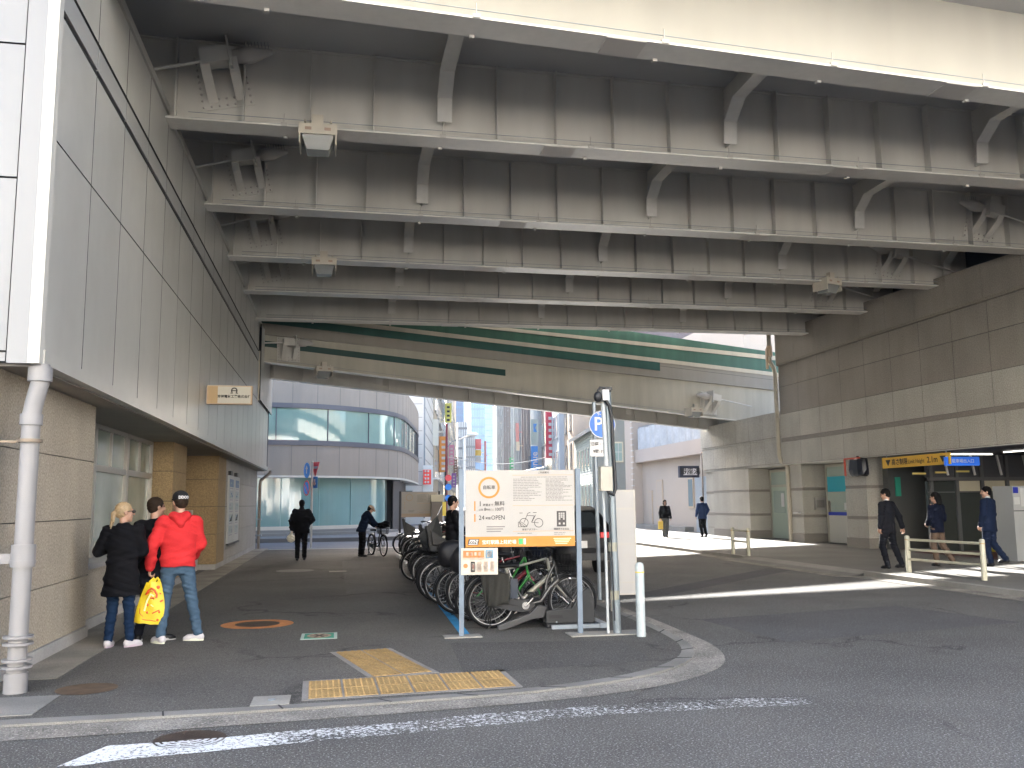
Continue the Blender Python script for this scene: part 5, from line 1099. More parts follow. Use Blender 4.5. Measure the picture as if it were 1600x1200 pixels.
# traffic sign post on the far side street
t = thing('traffic_sign_post', 'white post with blue and red round signs turned sideways, behind the man in black', 'traffic sign', (-1.05, 36.4, 0)); sx_, sy2 = -1.05, 36.4
g = MB(); g.cyl((sx_, sy2, 0), (sx_, sy2, 3.35), .045, n=10); part('pole', g, white_p, t)
def sgn(dx, z, kind, ang):
    U = Vector((math.cos(ang), math.sin(ang), 0)); N = U.cross(Vector((0, 0, 1))); c = Vector((sx_ + dx, sy2 - .06, z)); g = MB()
    if kind == 'tri':
        g.prism([c + U * -.33 + Vector((0, 0, .28)), c + U * .33 + Vector((0, 0, .28)), c + Vector((0, 0, -.30))], N * .01, 0); g.prism([c + U * -.2 + Vector((0, 0, .12)), c + U * .2 + Vector((0, 0, .12)), c + U * .15 + Vector((0, 0, .03)), c + U * -.15 + Vector((0, 0, .03))], N * .014, 1)
        part('sign', g, [sr, white_p], t)
    elif kind == 'ped': g.obox(c, U * .22, N * .005, (0, 0, .22), 0); g.obox(c + N * .01, U * .05, N * .003, (0, 0, .12), 1); g.obox(c + N * .01 + Vector((0, 0, -.05)), U * .1, N * .003, (0, 0, .04), 1); part('sign', g, [sb, white_p], t)
    else:
        g.tube([c, c + N * .01], .3, 28, 2 if kind == 'nopark' else 0); g.tube([c + N * .011, c + N * .014], .24 if kind == 'nopark' else .28, 28, 0)
        if kind == 'nopark': g.obox(c + N * .018, (U + Vector((0, 0, -1))).normalized() * .24, N * .003, (U + Vector((0, 0, 1))).normalized() * .025, 2)
        else: g.obox(c + N * .018, U * .04, N * .003, (0, 0, .12), 1); g.prism([c + N * .016 + U * -.12 + Vector((0, 0, .05)), c + N * .016 + U * .12 + Vector((0, 0, .05)), c + N * .016 + Vector((0, 0, .2))], N * .004, 1)
        part('sign', g, [sb, white_p, sr], t)
sgn(-.20, 2.98, 'blue', R(-66)); sgn(-.20, 2.30, 'nopark', R(-66)); sgn(.12, 3.02, 'tri', R(-60)); sgn(.10, 2.52, 'ped', R(-60))
# small sign cluster deep in the street
a = at(696, 775, 50); t = thing('traffic_sign_post', 'distant dark post with red, blue and yellow signs above the parked bicycles', 'traffic sign', (a.x, 50, 0)); sx_, sy2 = a.x, 50
g = MB(); g.cyl((sx_, 50, 0), (sx_, 50, 3.4), .05, n=8); part('pole', g, ink, t)
for z, m in ((3.05, sr), (2.55, sb), (1.95, sb)):
    g = MB(); g.tube([(sx_ + .15, 49.9, z), (sx_ + .15, 49.92, z)], .18, 20); part('sign', g, m, t)
g = MB(); g.box(sx_ - .25, sx_ + .02, 49.9, 49.93, 1.0, 1.75); part('sign', g, sy_, t)
# control cabinet behind far board
a = at(673, 795, 30.6); g = MB(); g.box(a.x, a.x + .36, 30.3, 30.6, .9, 1.92, 1); g.box(a.x - .02, a.x + .38, 30.28, 30.62, 1.72, 1.95, 0); g.box(a.x + .1, a.x + .26, 30.4, 30.5, .03, .9, 1); solo('payment_machine', g, [mat('machine_cream', (.46, .42, .32), .5), mat('machine_brown', (.12, .10, .09), .5)], 'cream topped payment machine beside the far bicycle board', 'payment machine')
# ------------------------------------------------------------------ parked car beyond the bicycles
t = thing('parked_car', 'black car seen from behind, red tail lamp showing between the board and the pole', 'car', (5.35, 22.6, 0))
cpaint = mat('car_black', (.004, .004, .005), .45, 0, spec=.2, coat=.1); cglass = mat('car_glass', (.02, .025, .03), .05, spec=1)
prof = [(0, .36), (-.02, .62), (.02, .95), (.12, 1.02), (.55, 1.46), (1.0, 1.56), (2.0, 1.58), (2.7, 1.45), (3.4, 1.02), (4.3, .86), (4.52, .6), (4.5, .34)]
g = MB(); n = len(prof); ky = 20.35
def sec(s_): return [(5.35 + s_ * (.88 if z < 1.0 else .88 - (z - 1.0) * .42) * (1 if i not in (0, 1, n - 1) else .96), ky + y, z) for i, (y, z) in enumerate(prof)]
vs = sec(-1) + sec(-.6) + sec(.6) + sec(1)
vs = [(v[0], v[1] + (.06 if (k // n) in (0, 3) and v[1] < ky + 1 else 0), v[2]) for k, v in enumerate(vs)]
fs = [(k * n + i, k * n + (i + 1) % n, (k + 1) * n + (i + 1) % n, (k + 1) * n + i) for k in range(3) for i in range(n)] + [tuple(range(n)), tuple(range(3 * n, 4 * n))]
g.add(vs, fs, 0); me = mesh_of('body', g, cpaint); body = part('body', me, cpaint, t)
bv = body.modifiers.new('bevel', 'BEVEL'); bv.width = .05; bv.segments = 3
g = MB(); g.prism([(4.72, ky + .165, 1.07), (5.98, ky + .165, 1.07), (5.84, ky + .52, 1.41), (4.86, ky + .52, 1.41)], (0, -.012, .012)); part('rear_window', g, cglass, t)
for s_ in (-1, 1):
    g = MB(); xx = 5.35 + s_ * .70; g.prism([(xx - .17, ky - .02, .84), (xx + .17, ky + .03, .84), (xx + .17, ky + .05, .97), (xx - .17, ky + .0, .97)], (0, -.03, 0)); part('tail_lamp', g, mat('tail_red', (.5, .01, .012), .15, spec=.8), t)
    g = MB(); g.box(xx + s_ * .165, xx + s_ * .19, ky + .02, ky + .35, .86, .98); part('tail_lamp', g, MATS['tail_red'], t)
    for yy in (.9, 3.6):
        g = MB(); g.cyl((5.35 + s_ * .84, ky + yy, .33), (5.35 + s_ * .66, ky + yy, .33), .33, n=28); wh_ = part('wheel', g, mat('tyre_rubber', (.018, .018, .018), .8), t)
        g = MB(); g.cyl((5.35 + s_ * .85, ky + yy, .33), (5.35 + s_ * .845, ky + yy, .33), .2, n=16); part('rim', g, steel, wh_)
g = MB(); g.box(5.14, 5.56, ky - .06, ky - .045, .62, .78); part('number_plate', g, white_p, t)
g = MB(); g.box(4.5, 6.2, ky - .03, ky + .1, .34, .50); part('bumper', g, black, t)
# ------------------------------------------------------------------ bicycles (rear wheel at the origin, heading +x)
tyre = mat('bike_tyre', (.007, .007, .008), .8, spec=.2); rimm = mat('bike_rim', (.28, .28, .29), .3, .8); chrome = mat('chrome', (.4, .4, .41), .25, .9); blk = mat('bike_black', (.005, .005, .006), .45, spec=.3); pl = mat('bike_grey_plastic', (.022, .023, .026), .5, spec=.3); sad = mat('saddle_vinyl', (.008, .008, .009), .5, spec=.3)
def wheel_mb(r, fat):
    g = MB(); n = 36; g.tube([(r * math.cos(2 * math.pi * i / n) * .93, 0, r * math.sin(2 * math.pi * i / n) * .93) for i in range(n)], .011, 6, 0, True)
    for k in range(28):
        a = 2 * math.pi * k / 28; b = a + (.5 if k % 2 else -.5); s_ = .03 if (k // 2) % 2 else -.03
        g.tube([(.02 * math.cos(b), s_, .02 * math.sin(b)), (r * .92 * math.cos(a), 0, r * .92 * math.sin(a))], .0016, 3, 0, caps=False)
    g.tube([(0, -.045, 0), (0, .045, 0)], .022, 10); return g
def tyre_mb(r, fat):
    g = MB(); n = 44; g.tube([(r * math.cos(2 * math.pi * i / n), 0, r * math.sin(2 * math.pi * i / n)) for i in range(n)], fat, 8, 0, True); return g
def bicycle(name, label, fm, style, basket=True, seatcover=False, guard=True, gcol=None, childseat=False, r=.312, fat=.024, cat='bicycle'):
    t = thing(name, label, cat); WB = 1.08 if style != 'mini' else .98; R_ = r + fat; fz = R_
    for i, x in enumerate((0, WB)):
        o = part('wheel', wheel_mb(r, fat), rimm, t, True); o.location = (x, 0, fz); q = part('tyre', tyre_mb(r, fat), tyre, o, True)
    bb = (.44, 0, .29); hd0, hd1 = (WB - .19, 0, .60), (WB - .25, 0, .86); st = (.26, 0, .66) if style != 'sport' else (.24, 0, .78)
    g = MB()
    if style in ('city', 'mini'):
        g.tube([hd0, (WB - .33, 0, .42), (.62, 0, .31), bb], .024, 10); g.tube([hd1, (WB - .42, 0, .58), (.60, 0, .40), (.42, 0, .38)], .018, 10)
    elif style == 'ebike':
        g.tube([hd0, (WB - .30, 0, .50), (.66, 0, .33), bb], .034, 10); g.tube([(hd1[0] + .01, 0, hd1[2] - .06), (WB - .34, 0, .60), (.72, 0, .40)], .022, 10)
    else:
        g.tube([(hd0[0] - .01, 0, hd0[2] + .04), bb], .034, 10); g.tube([hd1, (.25, 0, .72)], .017, 10)
    g.tube([bb, st], .018, 8); g.tube([hd0, hd1], .022, 8)
    for s_ in (-1, 1):
        g.tube([(bb[0], .03 * s_, bb[2]), (0, .06 * s_, fz)], .010, 6); g.tube([(st[0] - .01, .02 * s_, st[2] - .12), (0, .06 * s_, fz)], .008, 6)
    part('frame', g, fm, t, True)
    g = MB()
    for s_ in (-1, 1): g.tube([(WB - .175, .035 * s_, .56), (WB - .08, .05 * s_, .45), (WB, .05 * s_, fz)], .011, 6)
    g.tube([hd0, (WB - .175, 0, .54)], .02, 8); g.tube([(WB - .175, -.04, .56), (WB - .175, .04, .56)], .014, 6); part('fork', g, fm if style != 'ebike' else blk, t, True)
    g = MB(); hz = hd1[2] + .12; hx = hd1[0] - .03
    g.tube([hd1, (hx, 0, hz)], .012, 6)
    if style == 'sport': g.tube([(hx + .04, -.30, hz + .01), (hx + .06, 0, hz), (hx + .04, .30, hz + .01)], .012, 6)
    else: g.tube([(hx - .22, -.27, hz + .06), (hx - .08, -.25, hz + .08), (hx + .04, -.12, hz + .03), (hx + .04, .12, hz + .03), (hx - .08, .25, hz + .08), (hx - .22, .27, hz + .06)], .011, 6)
    part('handlebar', g, chrome if style == 'city' else blk, t, True)
    g = MB()
    for s_ in (-1, 1): g.tube([(hx - .23, .27 * s_, hz + .06), (hx - .12, .255 * s_, hz + .078)] if style != 'sport' else [(hx + .04, .30 * s_, hz + .01), (hx + .05, .19 * s_, hz + .005)], .018, 8)
    part('grip', g, sad, t, True)
    g = MB(); sz = st[2] + .10; g.tube([st, (st[0] - .035, 0, sz)], .012, 8)
    part('seat_post', g, chrome, t, True)
    g = MB(); prof = [(-.16, .085, .0), (-.13, .105, .01), (-.04, .10, .01), (.04, .055, .012), (.12, .028, .01), (.15, .015, .0)]; vs = []; n = 10
    for (x, w_, dz) in prof: vs += [(st[0] - .04 + x, w_ * math.cos(2 * math.pi * i / n), sz + .035 + dz + .033 * math.sin(2 * math.pi * i / n)) for i in range(n)]
    g.add(vs, [(j * n + i, j * n + (i + 1) % n, (j + 1) * n + (i + 1) % n, (j + 1) * n + i) for j in range(5) for i in range(n)] + [tuple(range(n)), tuple(range(5 * n, 6 * n))], 0, True); part('saddle', g, sad, t, True)
    if guard:
        for cx_, a0, a1 in ((0, 20, 190), (WB, 30, 165)):
            g = MB(); rr = R_ + .022; n = 14; vs = []
            for i in range(n + 1):
                a = R(a0 + (a1 - a0) * i / n)
                for (w_, dr) in ((-.03, -.014), (-.018, .003), (.018, .003), (.03, -.014)): vs.append((cx_ + (rr + dr) * math.cos(a), w_, fz + (rr + dr) * math.sin(a)))
            g.add(vs, [(4 * i + k, 4 * i + k + 1, 4 * i + 5 + k, 4 * i + 4 + k) for i in range(n) for k in range(3)], 0, True); part('mudguard', g, gcol or blk, t, True)
        g = MB(); g.prism([(-.06, -.045, fz - .05), (.36, -.06, .21), (.52, -.06, .22), (.56, -.06, .30), (.50, -.06, .37), (.34, -.06, .37), (-.06, -.045, fz + .055)], (0, -.02, 0)); g.prism([(.10, -.066, .32), (.34, -.081, .285), (.34, -.081, .30), (.10, -.066, .335)], (0, -.008, 0), 1); part('chain_guard', g, [pl, dark], t, True)
        g = MB()
        for s_ in (-.06, .06): g.tube([(.16, s_, .67), (-.22, s_, .67)], .006, 5); g.tube([(-.14, s_, .67), (0, s_ * 1.1, fz)], .005, 5)
        for k in range(4): g.tube([(.1 - k * .09, -.06, .67), (.1 - k * .09, .06, .67)], .005, 5)
        part('rear_rack', g, blk, t, True)
    g = MB(); g.cyl((bb[0], -.085, bb[2]), (bb[0], -.078, bb[2]), .085 if not guard else .05, n=20, m=0); g.tube([(bb[0], -.10, bb[2]), (bb[0] + .12, -.10, bb[2] + .12)], .010, 6); g.tube([(bb[0], -.10, bb[2]), (bb[0], .09, bb[2])], .02, 8); g.tube([(bb[0], .09, bb[2]), (bb[0] - .12, .09, bb[2] - .12)], .010, 6); ck = part('crank', g, chrome, t, True)
    g = MB(); g.box(bb[0] + .08, bb[0] + .17, -.20, -.105, bb[2] + .11, bb[2] + .135); part('pedal', g, blk, ck, True)
    g = MB(); g.box(bb[0] - .17, bb[0] - .08, .10, .19, bb[2] - .135, bb[2] - .11); part('pedal', g, blk, ck, True)
    g = MB(); g.tube([(0, -.06, fz), (-.04, -.10, .02), (-.09, -.11, .015)], .009, 6); g.tube([(0, .06, fz), (-.04, .10, .02)], .009, 6); g.tube([(-.04, -.10, .02), (-.04, .10, .02)], .009, 6); part('kickstand', g, blk, t, True)
    if style in ('ebike', 'mini'):
        g = MB(); g.box(.245, .345, -.04, .04, .38, .63); part('battery', g, mat('battery_dark', (.03, .04, .06), .3), t, True)
    if basket:
        g = MB(); bx, bz = WB - .12, .70
        def ringb(z, k): return [(bx - .10 * k, -.17 * k, z), (bx + .22 * k, -.16 * k, z), (bx + .22 * k, .16 * k, z), (bx - .10 * k, .17 * k, z)]
        for z, k in ((bz, .8), (bz + .09, .88), (bz + .17, .94), (bz + .25, 1.0)): g.tube(ringb(z, k), .006 if z < bz + .2 else .009, 5, 0, True)
        A_, B_ = ringb(bz, .8), ringb(bz + .25, 1.0)
        for i in range(4):
            a0, a1, b0, b1 = Vector(A_[i]), Vector(A_[(i + 1) % 4]), Vector(B_[i]), Vector(B_[(i + 1) % 4])
            for k in range(7): g.tube([a0.lerp(a1, k / 7), b0.lerp(b1, k / 7)], .004, 4, caps=False)
        for k in range(6): g.tube([Vector(A_[0]).lerp(Vector(A_[1]), k / 5), Vector(A_[3]).lerp(Vector(A_[2]), k / 5)], .004, 4, caps=False)
        part('basket', g, blk, t, True)
        g = MB(); g.sphere((WB - .03, 0, .62), (.03, .03, .03)); part('lamp', g, chrome, t, True)
    if childseat:
        g = MB(); bx = -.06
        g.prism([(bx - .20, -.13, .72), (bx + .14, -.13, .72), (bx + .16, -.13, .84), (bx - .10, -.13, .84), (bx - .22, -.13, 1.22), (bx - .28, -.13, 1.20)], (0, .26, 0))
        for s_ in (-1, 1): g.prism([(bx - .16, .15 * s_, .84), (bx + .12, .15 * s_, .84), (bx + .10, .15 * s_, .94), (bx - .20, .15 * s_, 1.12)], (0, .02 * s_, 0)); g.tube([(bx + .02, .14 * s_, .74), (bx + .08, .16 * s_, .42)], .03, 6)
        o = part('child_seat', g, blk, t, True); bv = o.modifiers.new('bevel', 'BEVEL'); bv.width = .02; bv.segments = 2
    return t
def basket_cover(t, WB=1.08):
    g = MB(); n = 12; vs = []
    for z, s_ in ((.80, 1.02), (.90, 1.08), (.97, 1.05), (1.02, .85), (1.05, .5)):
        vs += [(WB - .06 + .17 * s_ * math.cos(2 * math.pi * i / n) * (1 + .06 * math.sin(3 * i + z * 40)), .18 * s_ * math.sin(2 * math.pi * i / n), z + .012 * math.sin(5 * i)) for i in range(n)]
    g.add(vs, [(j * n + i, j * n + (i + 1) % n, (j + 1) * n + (i + 1) % n, (j + 1) * n + i) for j in range(4) for i in range(n)] + [tuple(range(4 * n, 5 * n))], 0, True); return part('basket_cover', g, mat('cover_cloth', (.012, .012, .014), .6, big=(30, .4), spec=.3), t, True)
def cover_sheet(p, label):
    """grey cloth hanging over the rear rack"""
    t = thing('bicycle_cover', label, 'cover', p); g = MB(); nu, nv = 26, 14; vs = []
    for j in range(nv + 1):
        v = j / nv
        for i in range(nu + 1):
            u = i / nu * 2 - 1
            w_ = .18 - .03 * v + .02 * math.sin(v * 3); x = u * w_ - .10 * v * (1 - abs(u)) + .05 * v
            fold = .022 * math.sin(u * 10 + 1.5 * v) * (.3 + v)
            if v < .25: y = -.02 - v * .5; z = .74 - .02 * v - .04 * u * u
            else: y = -.145 + fold - .03 * math.sin(v * 3); z = .74 - (v - .2) * .54 - .02 * math.cos(u * 3) 
            vs.append((x, y, z))
    g.add(vs, [(j * (nu + 1) + i, j * (nu + 1) + i + 1, (j + 1) * (nu + 1) + i + 1, (j + 1) * (nu + 1) + i) for j in range(nv) for i in range(nu)], 0, True)
    o = part('cloth', g, mat('grey_cloth', (.024, .024, .022), .8, fine=(30, .15)), t, True); sd = o.modifiers.new('thick', 'SOLIDIFY'); sd.thickness = .006
    return t
NB = 'bicycles parked side by side in the first rack row'
mpaint = lambda n_, c: mat(n_, c, .3, .1, coat=.5)
protos = {
 'e': bicycle('bicycle', '', mpaint('paint_charcoal', (.03, .031, .034)), 'ebike', True, gcol=pl),
 's': bicycle('bicycle', '', mpaint('paint_cream_white', (.38, .36, .30)), 'sport', False, guard=False, r=.325),
 'r': bicycle('bicycle', '', mpaint('paint_red', (.12, .006, .009)), 'sport', False, guard=False, r=.325),
 'c': bicycle('bicycle', '', mpaint('paint_silver', (.10, .10, .11)), 'city', True),
 'k': bicycle('bicycle', '', mpaint('paint_black', (.015, .015, .018)), 'city', True, childseat=True),
 'g': bicycle('bicycle', '', mpaint('paint_green', (.02, .22, .03)), 'mini', True, r=.24),
}
basket_cover(protos['c'])
used = {}
def put(kind, x, y, rz, label, group, lean=0.):
    if kind in used: o = copy_tree(protos[kind])
    else: o = protos[kind]; used[kind] = 1
    o.location = (x, y, SW); o.rotation_euler = (lean, 0, rz); o['label'] = label; o['group'] = group; return o
ordn = ['first', 'second', 'third', 'fourth', 'fifth', 'sixth', 'seventh', 'eighth', 'ninth', 'tenth', 'eleventh', 'twelfth', 'thirteenth', 'fourteenth', 'fifteenth', 'sixteenth', 'seventeenth', 'eighteenth', 'nineteenth', 'twentieth']
desc = {'e': 'charcoal electric bicycle with front basket', 's': 'cream white sports bicycle', 'r': 'dark red sports bicycle', 'c': 'silver city bicycle with front basket', 'k': 'black bicycle with rear child seat', 'g': 'green small-wheeled bicycle with basket'}
rnd = random.Random(11)
row1 = 'esgrcescrcseckc_kecs'
for i, k in enumerate(row1):
    if k == '_': continue
    y = 12.02 + i * .42
    put(k, (1.98 if i == 0 else 1.86 + rnd.uniform(-.24, .16)), y, rnd.uniform(-.13, .13) - .02, '%s, %s from the large board in the first row' % (desc[k], ordn[i]), NB, rnd.uniform(-.10, .10))
row2 = 'ccecsrckceccec'
for i, k in enumerate(row2):
    y = 23.1 + i * .52
    put(k, 2.15 + rnd.uniform(-.12, .12), y, rnd.uniform(-.05, .05), '%s, %s in the far row behind the barriers' % (desc[k], ordn[i]), 'bicycles parked in the far row behind the white barriers', rnd.uniform(-.05, .05))
cover_sheet((1.98, 12.02, SW), 'grey cloth cover draped over the rear of the nearest electric bicycle')
def soft_bag(p, r, label, m, seed):
    t = thing('bag', label, 'bag', p, None); g = MB(); n = 14; vs = []; rr = random.Random(seed)
    for j in range(9):
        a = math.pi * j / 8
        for i in range(n): b = 2 * math.pi * i / n; k = 1 + .10 * math.sin(3 * b + seed + j) + rr.uniform(-.04, .04); vs.append((r[0] * math.sin(a) ** .7 * math.cos(b) * k if j not in (0, 8) else 0, r[1] * math.sin(a) ** .7 * math.sin(b) * k if j not in (0, 8) else 0, -r[2] * math.cos(a)))
    g.add(vs, [(j * n + i, j * n + (i + 1) % n, (j + 1) * n + (i + 1) % n, (j + 1) * n + i) for j in range(8) for i in range(n)], 0, True); part('sack', g, m, t, True)
cvm = mat('bag_black_nylon', (.007, .007, .009), .5, fine=(40, .3), spec=.3)
soft_bag((3.02, 12.0, .98), (.20, .19, .16), 'black bag bulging out of the front basket of the nearest electric bicycle', cvm, 1)
soft_bag((2.95, 13.28, 1.0), (.19, .20, .15), 'dark blue bag in the front basket of the red-framed bicycle behind', mat('bag_navy_nylon', (.008, .012, .03), .5, fine=(40, .3)), 2)
soft_bag((1.75, 12.86, .86), (.22, .17, .20), 'black rain-covered bundle on the rear of the green bicycle', cvm, 3)
soft_bag((1.72, 14.1, .88), (.24, .18, .22), 'black covered rear seat bundle behind the small cream notice', cvm, 4)
soft_bag((2.9, 14.6, 1.02), (.20, .19, .15), 'black bag in a front basket beside the left edge of the car', cvm, 5)
# wheel racks
rk = mat('rack_plastic', (.018, .019, .021), .5, big=(5, .15))
def rack():
    t = thing('bicycle_rack', '', 'bicycle rack')
    g = MB(); g.box(-.30, .36, -.13, .13, .0, .05); 
    for s_ in (-1, 1): g.prism([(-.30, .06 * s_, .05), (.36, .06 * s_, .05), (.36, .06 * s_, .34), (.28, .06 * s_, .50), (.16, .06 * s_, .42), (.05, .06 * s_, .24), (-.30, .06 * s_, .22)], (0, .035 * s_, 0))
    o = part('body', g, rk, t, True); bv = o.modifiers.new('bevel', 'BEVEL'); bv.width = .012; bv.segments = 2
    g = MB(); g.prism([(-.95, -.16, .0), (-.86, -.16, .0), (-.50, -.16, .12), (-.34, -.16, .14), (-.30, -.16, .28), (-.42, -.16, .30), (-.52, -.16, .20), (-.95, -.16, .06)], (0, .07, 0)); o = part('ramp', g, mat('rack_ramp', (.035, .035, .037), .5, big=(5, .15)), t, True); bv = o.modifiers.new('bevel', 'BEVEL'); bv.width = .012; bv.segments = 2
    g = MB(); g.box(-.26, -.08, -.101, -.097, .12, .16); g.cyl((-.16, -.101, .07), (-.16, -.097, .07), .012, n=10, m=1); part('slot', g, [dark, steel], t, True)
    g = MB(); g.tube([(.0, -.11, .3), (-.10, -.12, .40)], .014, 8); part('lock_lever', g, chrome, t, True)
    return t
r0 = rack(); 
for i in range(20 + 14):
    o = r0 if i == 0 else copy_tree(r0)
    y = 11.98 + i * .42 if i < 20 else 23.1 + (i - 20) * .52
    o.location = (2.98 if i == 0 else 3.02 if i < 20 else 3.25, y, SW)
    o['label'] = ('dark plastic wheel rack holding the %s bicycle %s' % (ordn[i if i < 20 else i - 20], 'counted from the large board' if i < 20 else 'of the far row')); o['group'] = 'dark plastic wheel racks'
g = MB(); g.box(2.72, 3.42, 11.72, 11.78, SW, SW + .05); g.box(3.36, 3.46, 11.7, 20, SW, SW + .06); solo('rack_rail', g, steel, 'low galvanised rail joining the wheel racks', 'rail')
# ------------------------------------------------------------------ people: distance-field bodies and clothes
class Field:
    def __init__(s, lo, hi, h):
        s.h = h; s.lo = np.array(lo, float); s.n = np.ceil((np.array(hi) - s.lo) / h).astype(int) + 1
        s.ax = [s.lo[i] + h * np.arange(s.n[i]) for i in range(3)]; s.v = np.full(s.n, 1.0, np.float32)
    def _win(s, lo, hi, k):
        a = [max(0, int((lo[i] - k - s.lo[i]) / s.h) - 1) for i in range(3)]; b = [min(s.n[i], int((hi[i] + k - s.lo[i]) / s.h) + 3) for i in range(3)]
        if any(a[i] >= b[i] for i in range(3)): return None, None
        sl = tuple(slice(a[i], b[i]) for i in range(3))
        X, Y, Z = np.meshgrid(s.ax[0][sl[0]], s.ax[1][sl[1]], s.ax[2][sl[2]], indexing='ij', sparse=True); return sl, (X, Y, Z)
    def _put(s, sl, d, k):
        a = s.v[sl]
        if k < 0: s.v[sl] = np.maximum(a, -d); return
        hh = np.clip(.5 + .5 * (a - d) / max(k, 1e-5), 0, 1); s.v[sl] = a * (1 - hh) + d * hh - k * hh * (1 - hh)
    def cone(s, a, b, ra, rb=None, k=.02, sy=1.):
        a = np.array(a, float); b = np.array(b, float); rb = ra if rb is None else rb; r_ = max(ra, rb) + .03
        sl, P = s._win(np.minimum(a, b) - r_, np.maximum(a, b) + r_, k)
        if sl is None: return s
        X, Y, Z = P; d = b - a; L2 = max(d[0] ** 2 + (d[1] * sy) ** 2 + d[2] ** 2, 1e-9)
        px, py, pz = X - a[0], (Y - a[1]) * sy, Z - a[2]; t = np.clip((px * d[0] + py * d[1] * sy + pz * d[2]) / L2, 0, 1)
        s._put(sl, np.sqrt((px - d[0] * t) ** 2 + (py - d[1] * sy * t) ** 2 + (pz - d[2] * t) ** 2) - (ra + (rb - ra) * t), k); return s
    def ell(s, c, r, k=.015, M_=None):
        c = np.array(c, float); r = np.array(r, float); m = r.max() + .02
        sl, P = s._win(c - m, c + m, abs(k))
        if sl is None: return s
        X, Y, Z = P[0] - c[0], P[1] - c[1], P[2] - c[2]
        if M_ is not None: X, Y, Z = (M_[0][0] * X + M_[1][0] * Y + M_[2][0] * Z, M_[0][1] * X + M_[1][1] * Y + M_[2][1] * Z, M_[0][2] * X + M_[1][2] * Y + M_[2][2] * Z)
        k0 = np.sqrt((X / r[0]) ** 2 + (Y / r[1]) ** 2 + (Z / r[2]) ** 2); s._put(sl, (k0 - 1) * r.min() * (1 if k0.max() < 0 else 1), k); return s
    def prof(s, rows, k=.03, hem=.0):
        """stacked elliptical sections: (z, cx, cy, rx, ry)"""
        rows = np.array(sorted(rows)); lo = [(rows[:, 1] - rows[:, 3]).min() - .03, (rows[:, 2] - rows[:, 4]).min() - .03, rows[0, 0] - .03]; hi = [(rows[:, 1] + rows[:, 3]).max() + .03, (rows[:, 2] + rows[:, 4]).max() + .03, rows[-1, 0] + .03]
        sl, P = s._win(lo, hi, k)
        X, Y, Z = P; z = Z.ravel(); I = lambda c: np.interp(z, rows[:, 0], rows[:, c]).reshape(1, 1, -1)
        cx, cy, rx, ry = I(1), I(2), I(3), I(4); e = np.sqrt(((X - cx) / rx) ** 2 + ((Y - cy) / ry) ** 2)
        d = (e - 1) * np.minimum(rx, ry); d = np.maximum(d, np.maximum(rows[0, 0] - Z, Z - rows[-1, 0])); s._put(sl, d, k); return s
    def ruffle(s, amp, f, seed=0.):
        X, Y, Z = np.meshgrid(*s.ax, indexing='ij', sparse=True)
        s.v = s.v + (amp * (np.sin(f * (X + .35 * np.sin(9 * Z + seed)) + 1.3 * seed) * np.sin(f * .8 * Z + 4 * X + seed) + .6 * np.sin(f * 1.7 * (Z + .3 * X) + 3 * np.sin(7 * Y + seed)))).astype(np.float32); return s
    def floor(s, z): s.v = np.maximum(s.v, z - s.ax[2].reshape(1, 1, -1)).astype(np.float32); return s
    def mesh(s, name):
        v = s.v; n = v.shape; m = [k - 1 for k in n]; acc = np.zeros((*m, 3), np.float32); cnt = np.zeros(m, np.int8)
        cs = [(i, j, k) for i in (0, 1) for j in (0, 1) for k in (0, 1)]; S = lambda c: v[c[0]:c[0] + m[0], c[1]:c[1] + m[1], c[2]:c[2] + m[2]]
        for a in cs:
            for ax in range(3):
                if a[ax]: continue
                b = list(a); b[ax] = 1; va, vb = S(a), S(b); cr = np.nonzero((va < 0) != (vb < 0))
                t = va[cr] / (va[cr] - vb[cr]); p = np.tile(np.array(a, np.float32), (len(t), 1)); p[:, ax] += t; acc[cr] += p; cnt[cr] += 1
        idx = np.full(m, -1); ii = np.nonzero(cnt); idx[ii] = np.arange(len(ii[0]))
        vs = (acc[ii] / cnt[ii][:, None] + np.stack(ii, 1)) * s.h + s.lo; q = []
        for ax in range(3):
            o = [1, 1, 1]; o[ax] = 0; e = list(n); e[ax] -= 1
            A = v[tuple(slice(o[i], e[i] if i == ax else n[i] - 1) for i in range(3))]; B = v[tuple(slice(o[i] + (i == ax), (e[i] + 1) if i == ax else n[i] - 1) for i in range(3))]
            c = np.nonzero((A < 0) != (B < 0)); g_ = [c[i] + o[i] for i in range(3)]; u, w_ = (ax + 1) % 3, (ax + 2) % 3
            def cell(du, dw): z = [g_[0].copy(), g_[1].copy(), g_[2].copy()]; z[u] -= du; z[w_] -= dw; return idx[z[0], z[1], z[2]]
            Q = np.stack([cell(1, 1), cell(0, 1), cell(0, 0), cell(1, 0)], 1); fl = A[c] >= 0; Q[fl] = Q[fl][:, ::-1]; q.append(Q)
        q = np.concatenate(q); me = bpy.data.meshes.new(name); me.vertices.add(len(vs)); me.vertices.foreach_set('co', vs.ravel())
        me.loops.add(4 * len(q)); me.loops.foreach_set('vertex_index', q.ravel()); me.polygons.add(len(q)); me.polygons.foreach_set('loop_start', np.arange(0, 4 * len(q), 4)); me.polygons.foreach_set('loop_total', np.full(len(q), 4)); me.update(calc_edges=True); me.polygons.foreach_set('use_smooth', np.ones(len(q), bool)); return me
V3 = lambda *a: np.array(a, float)
def rotz(p, a): c, s_ = math.cos(a), math.sin(a); return V3(p[0] * c - p[1] * s_, p[0] * s_ + p[1] * c, p[2])
skin = mat('skin', (.36, .21, .15), .5, fine=(40, .05)); eyew = mat('eye', (.05, .04, .04), .2)
cloth = lambda n_, c, r_=.85: mat('cloth_' + n_, c, r_, big=(5, .12), fine=(120, .15), bump=(150, .15), spec=.12)
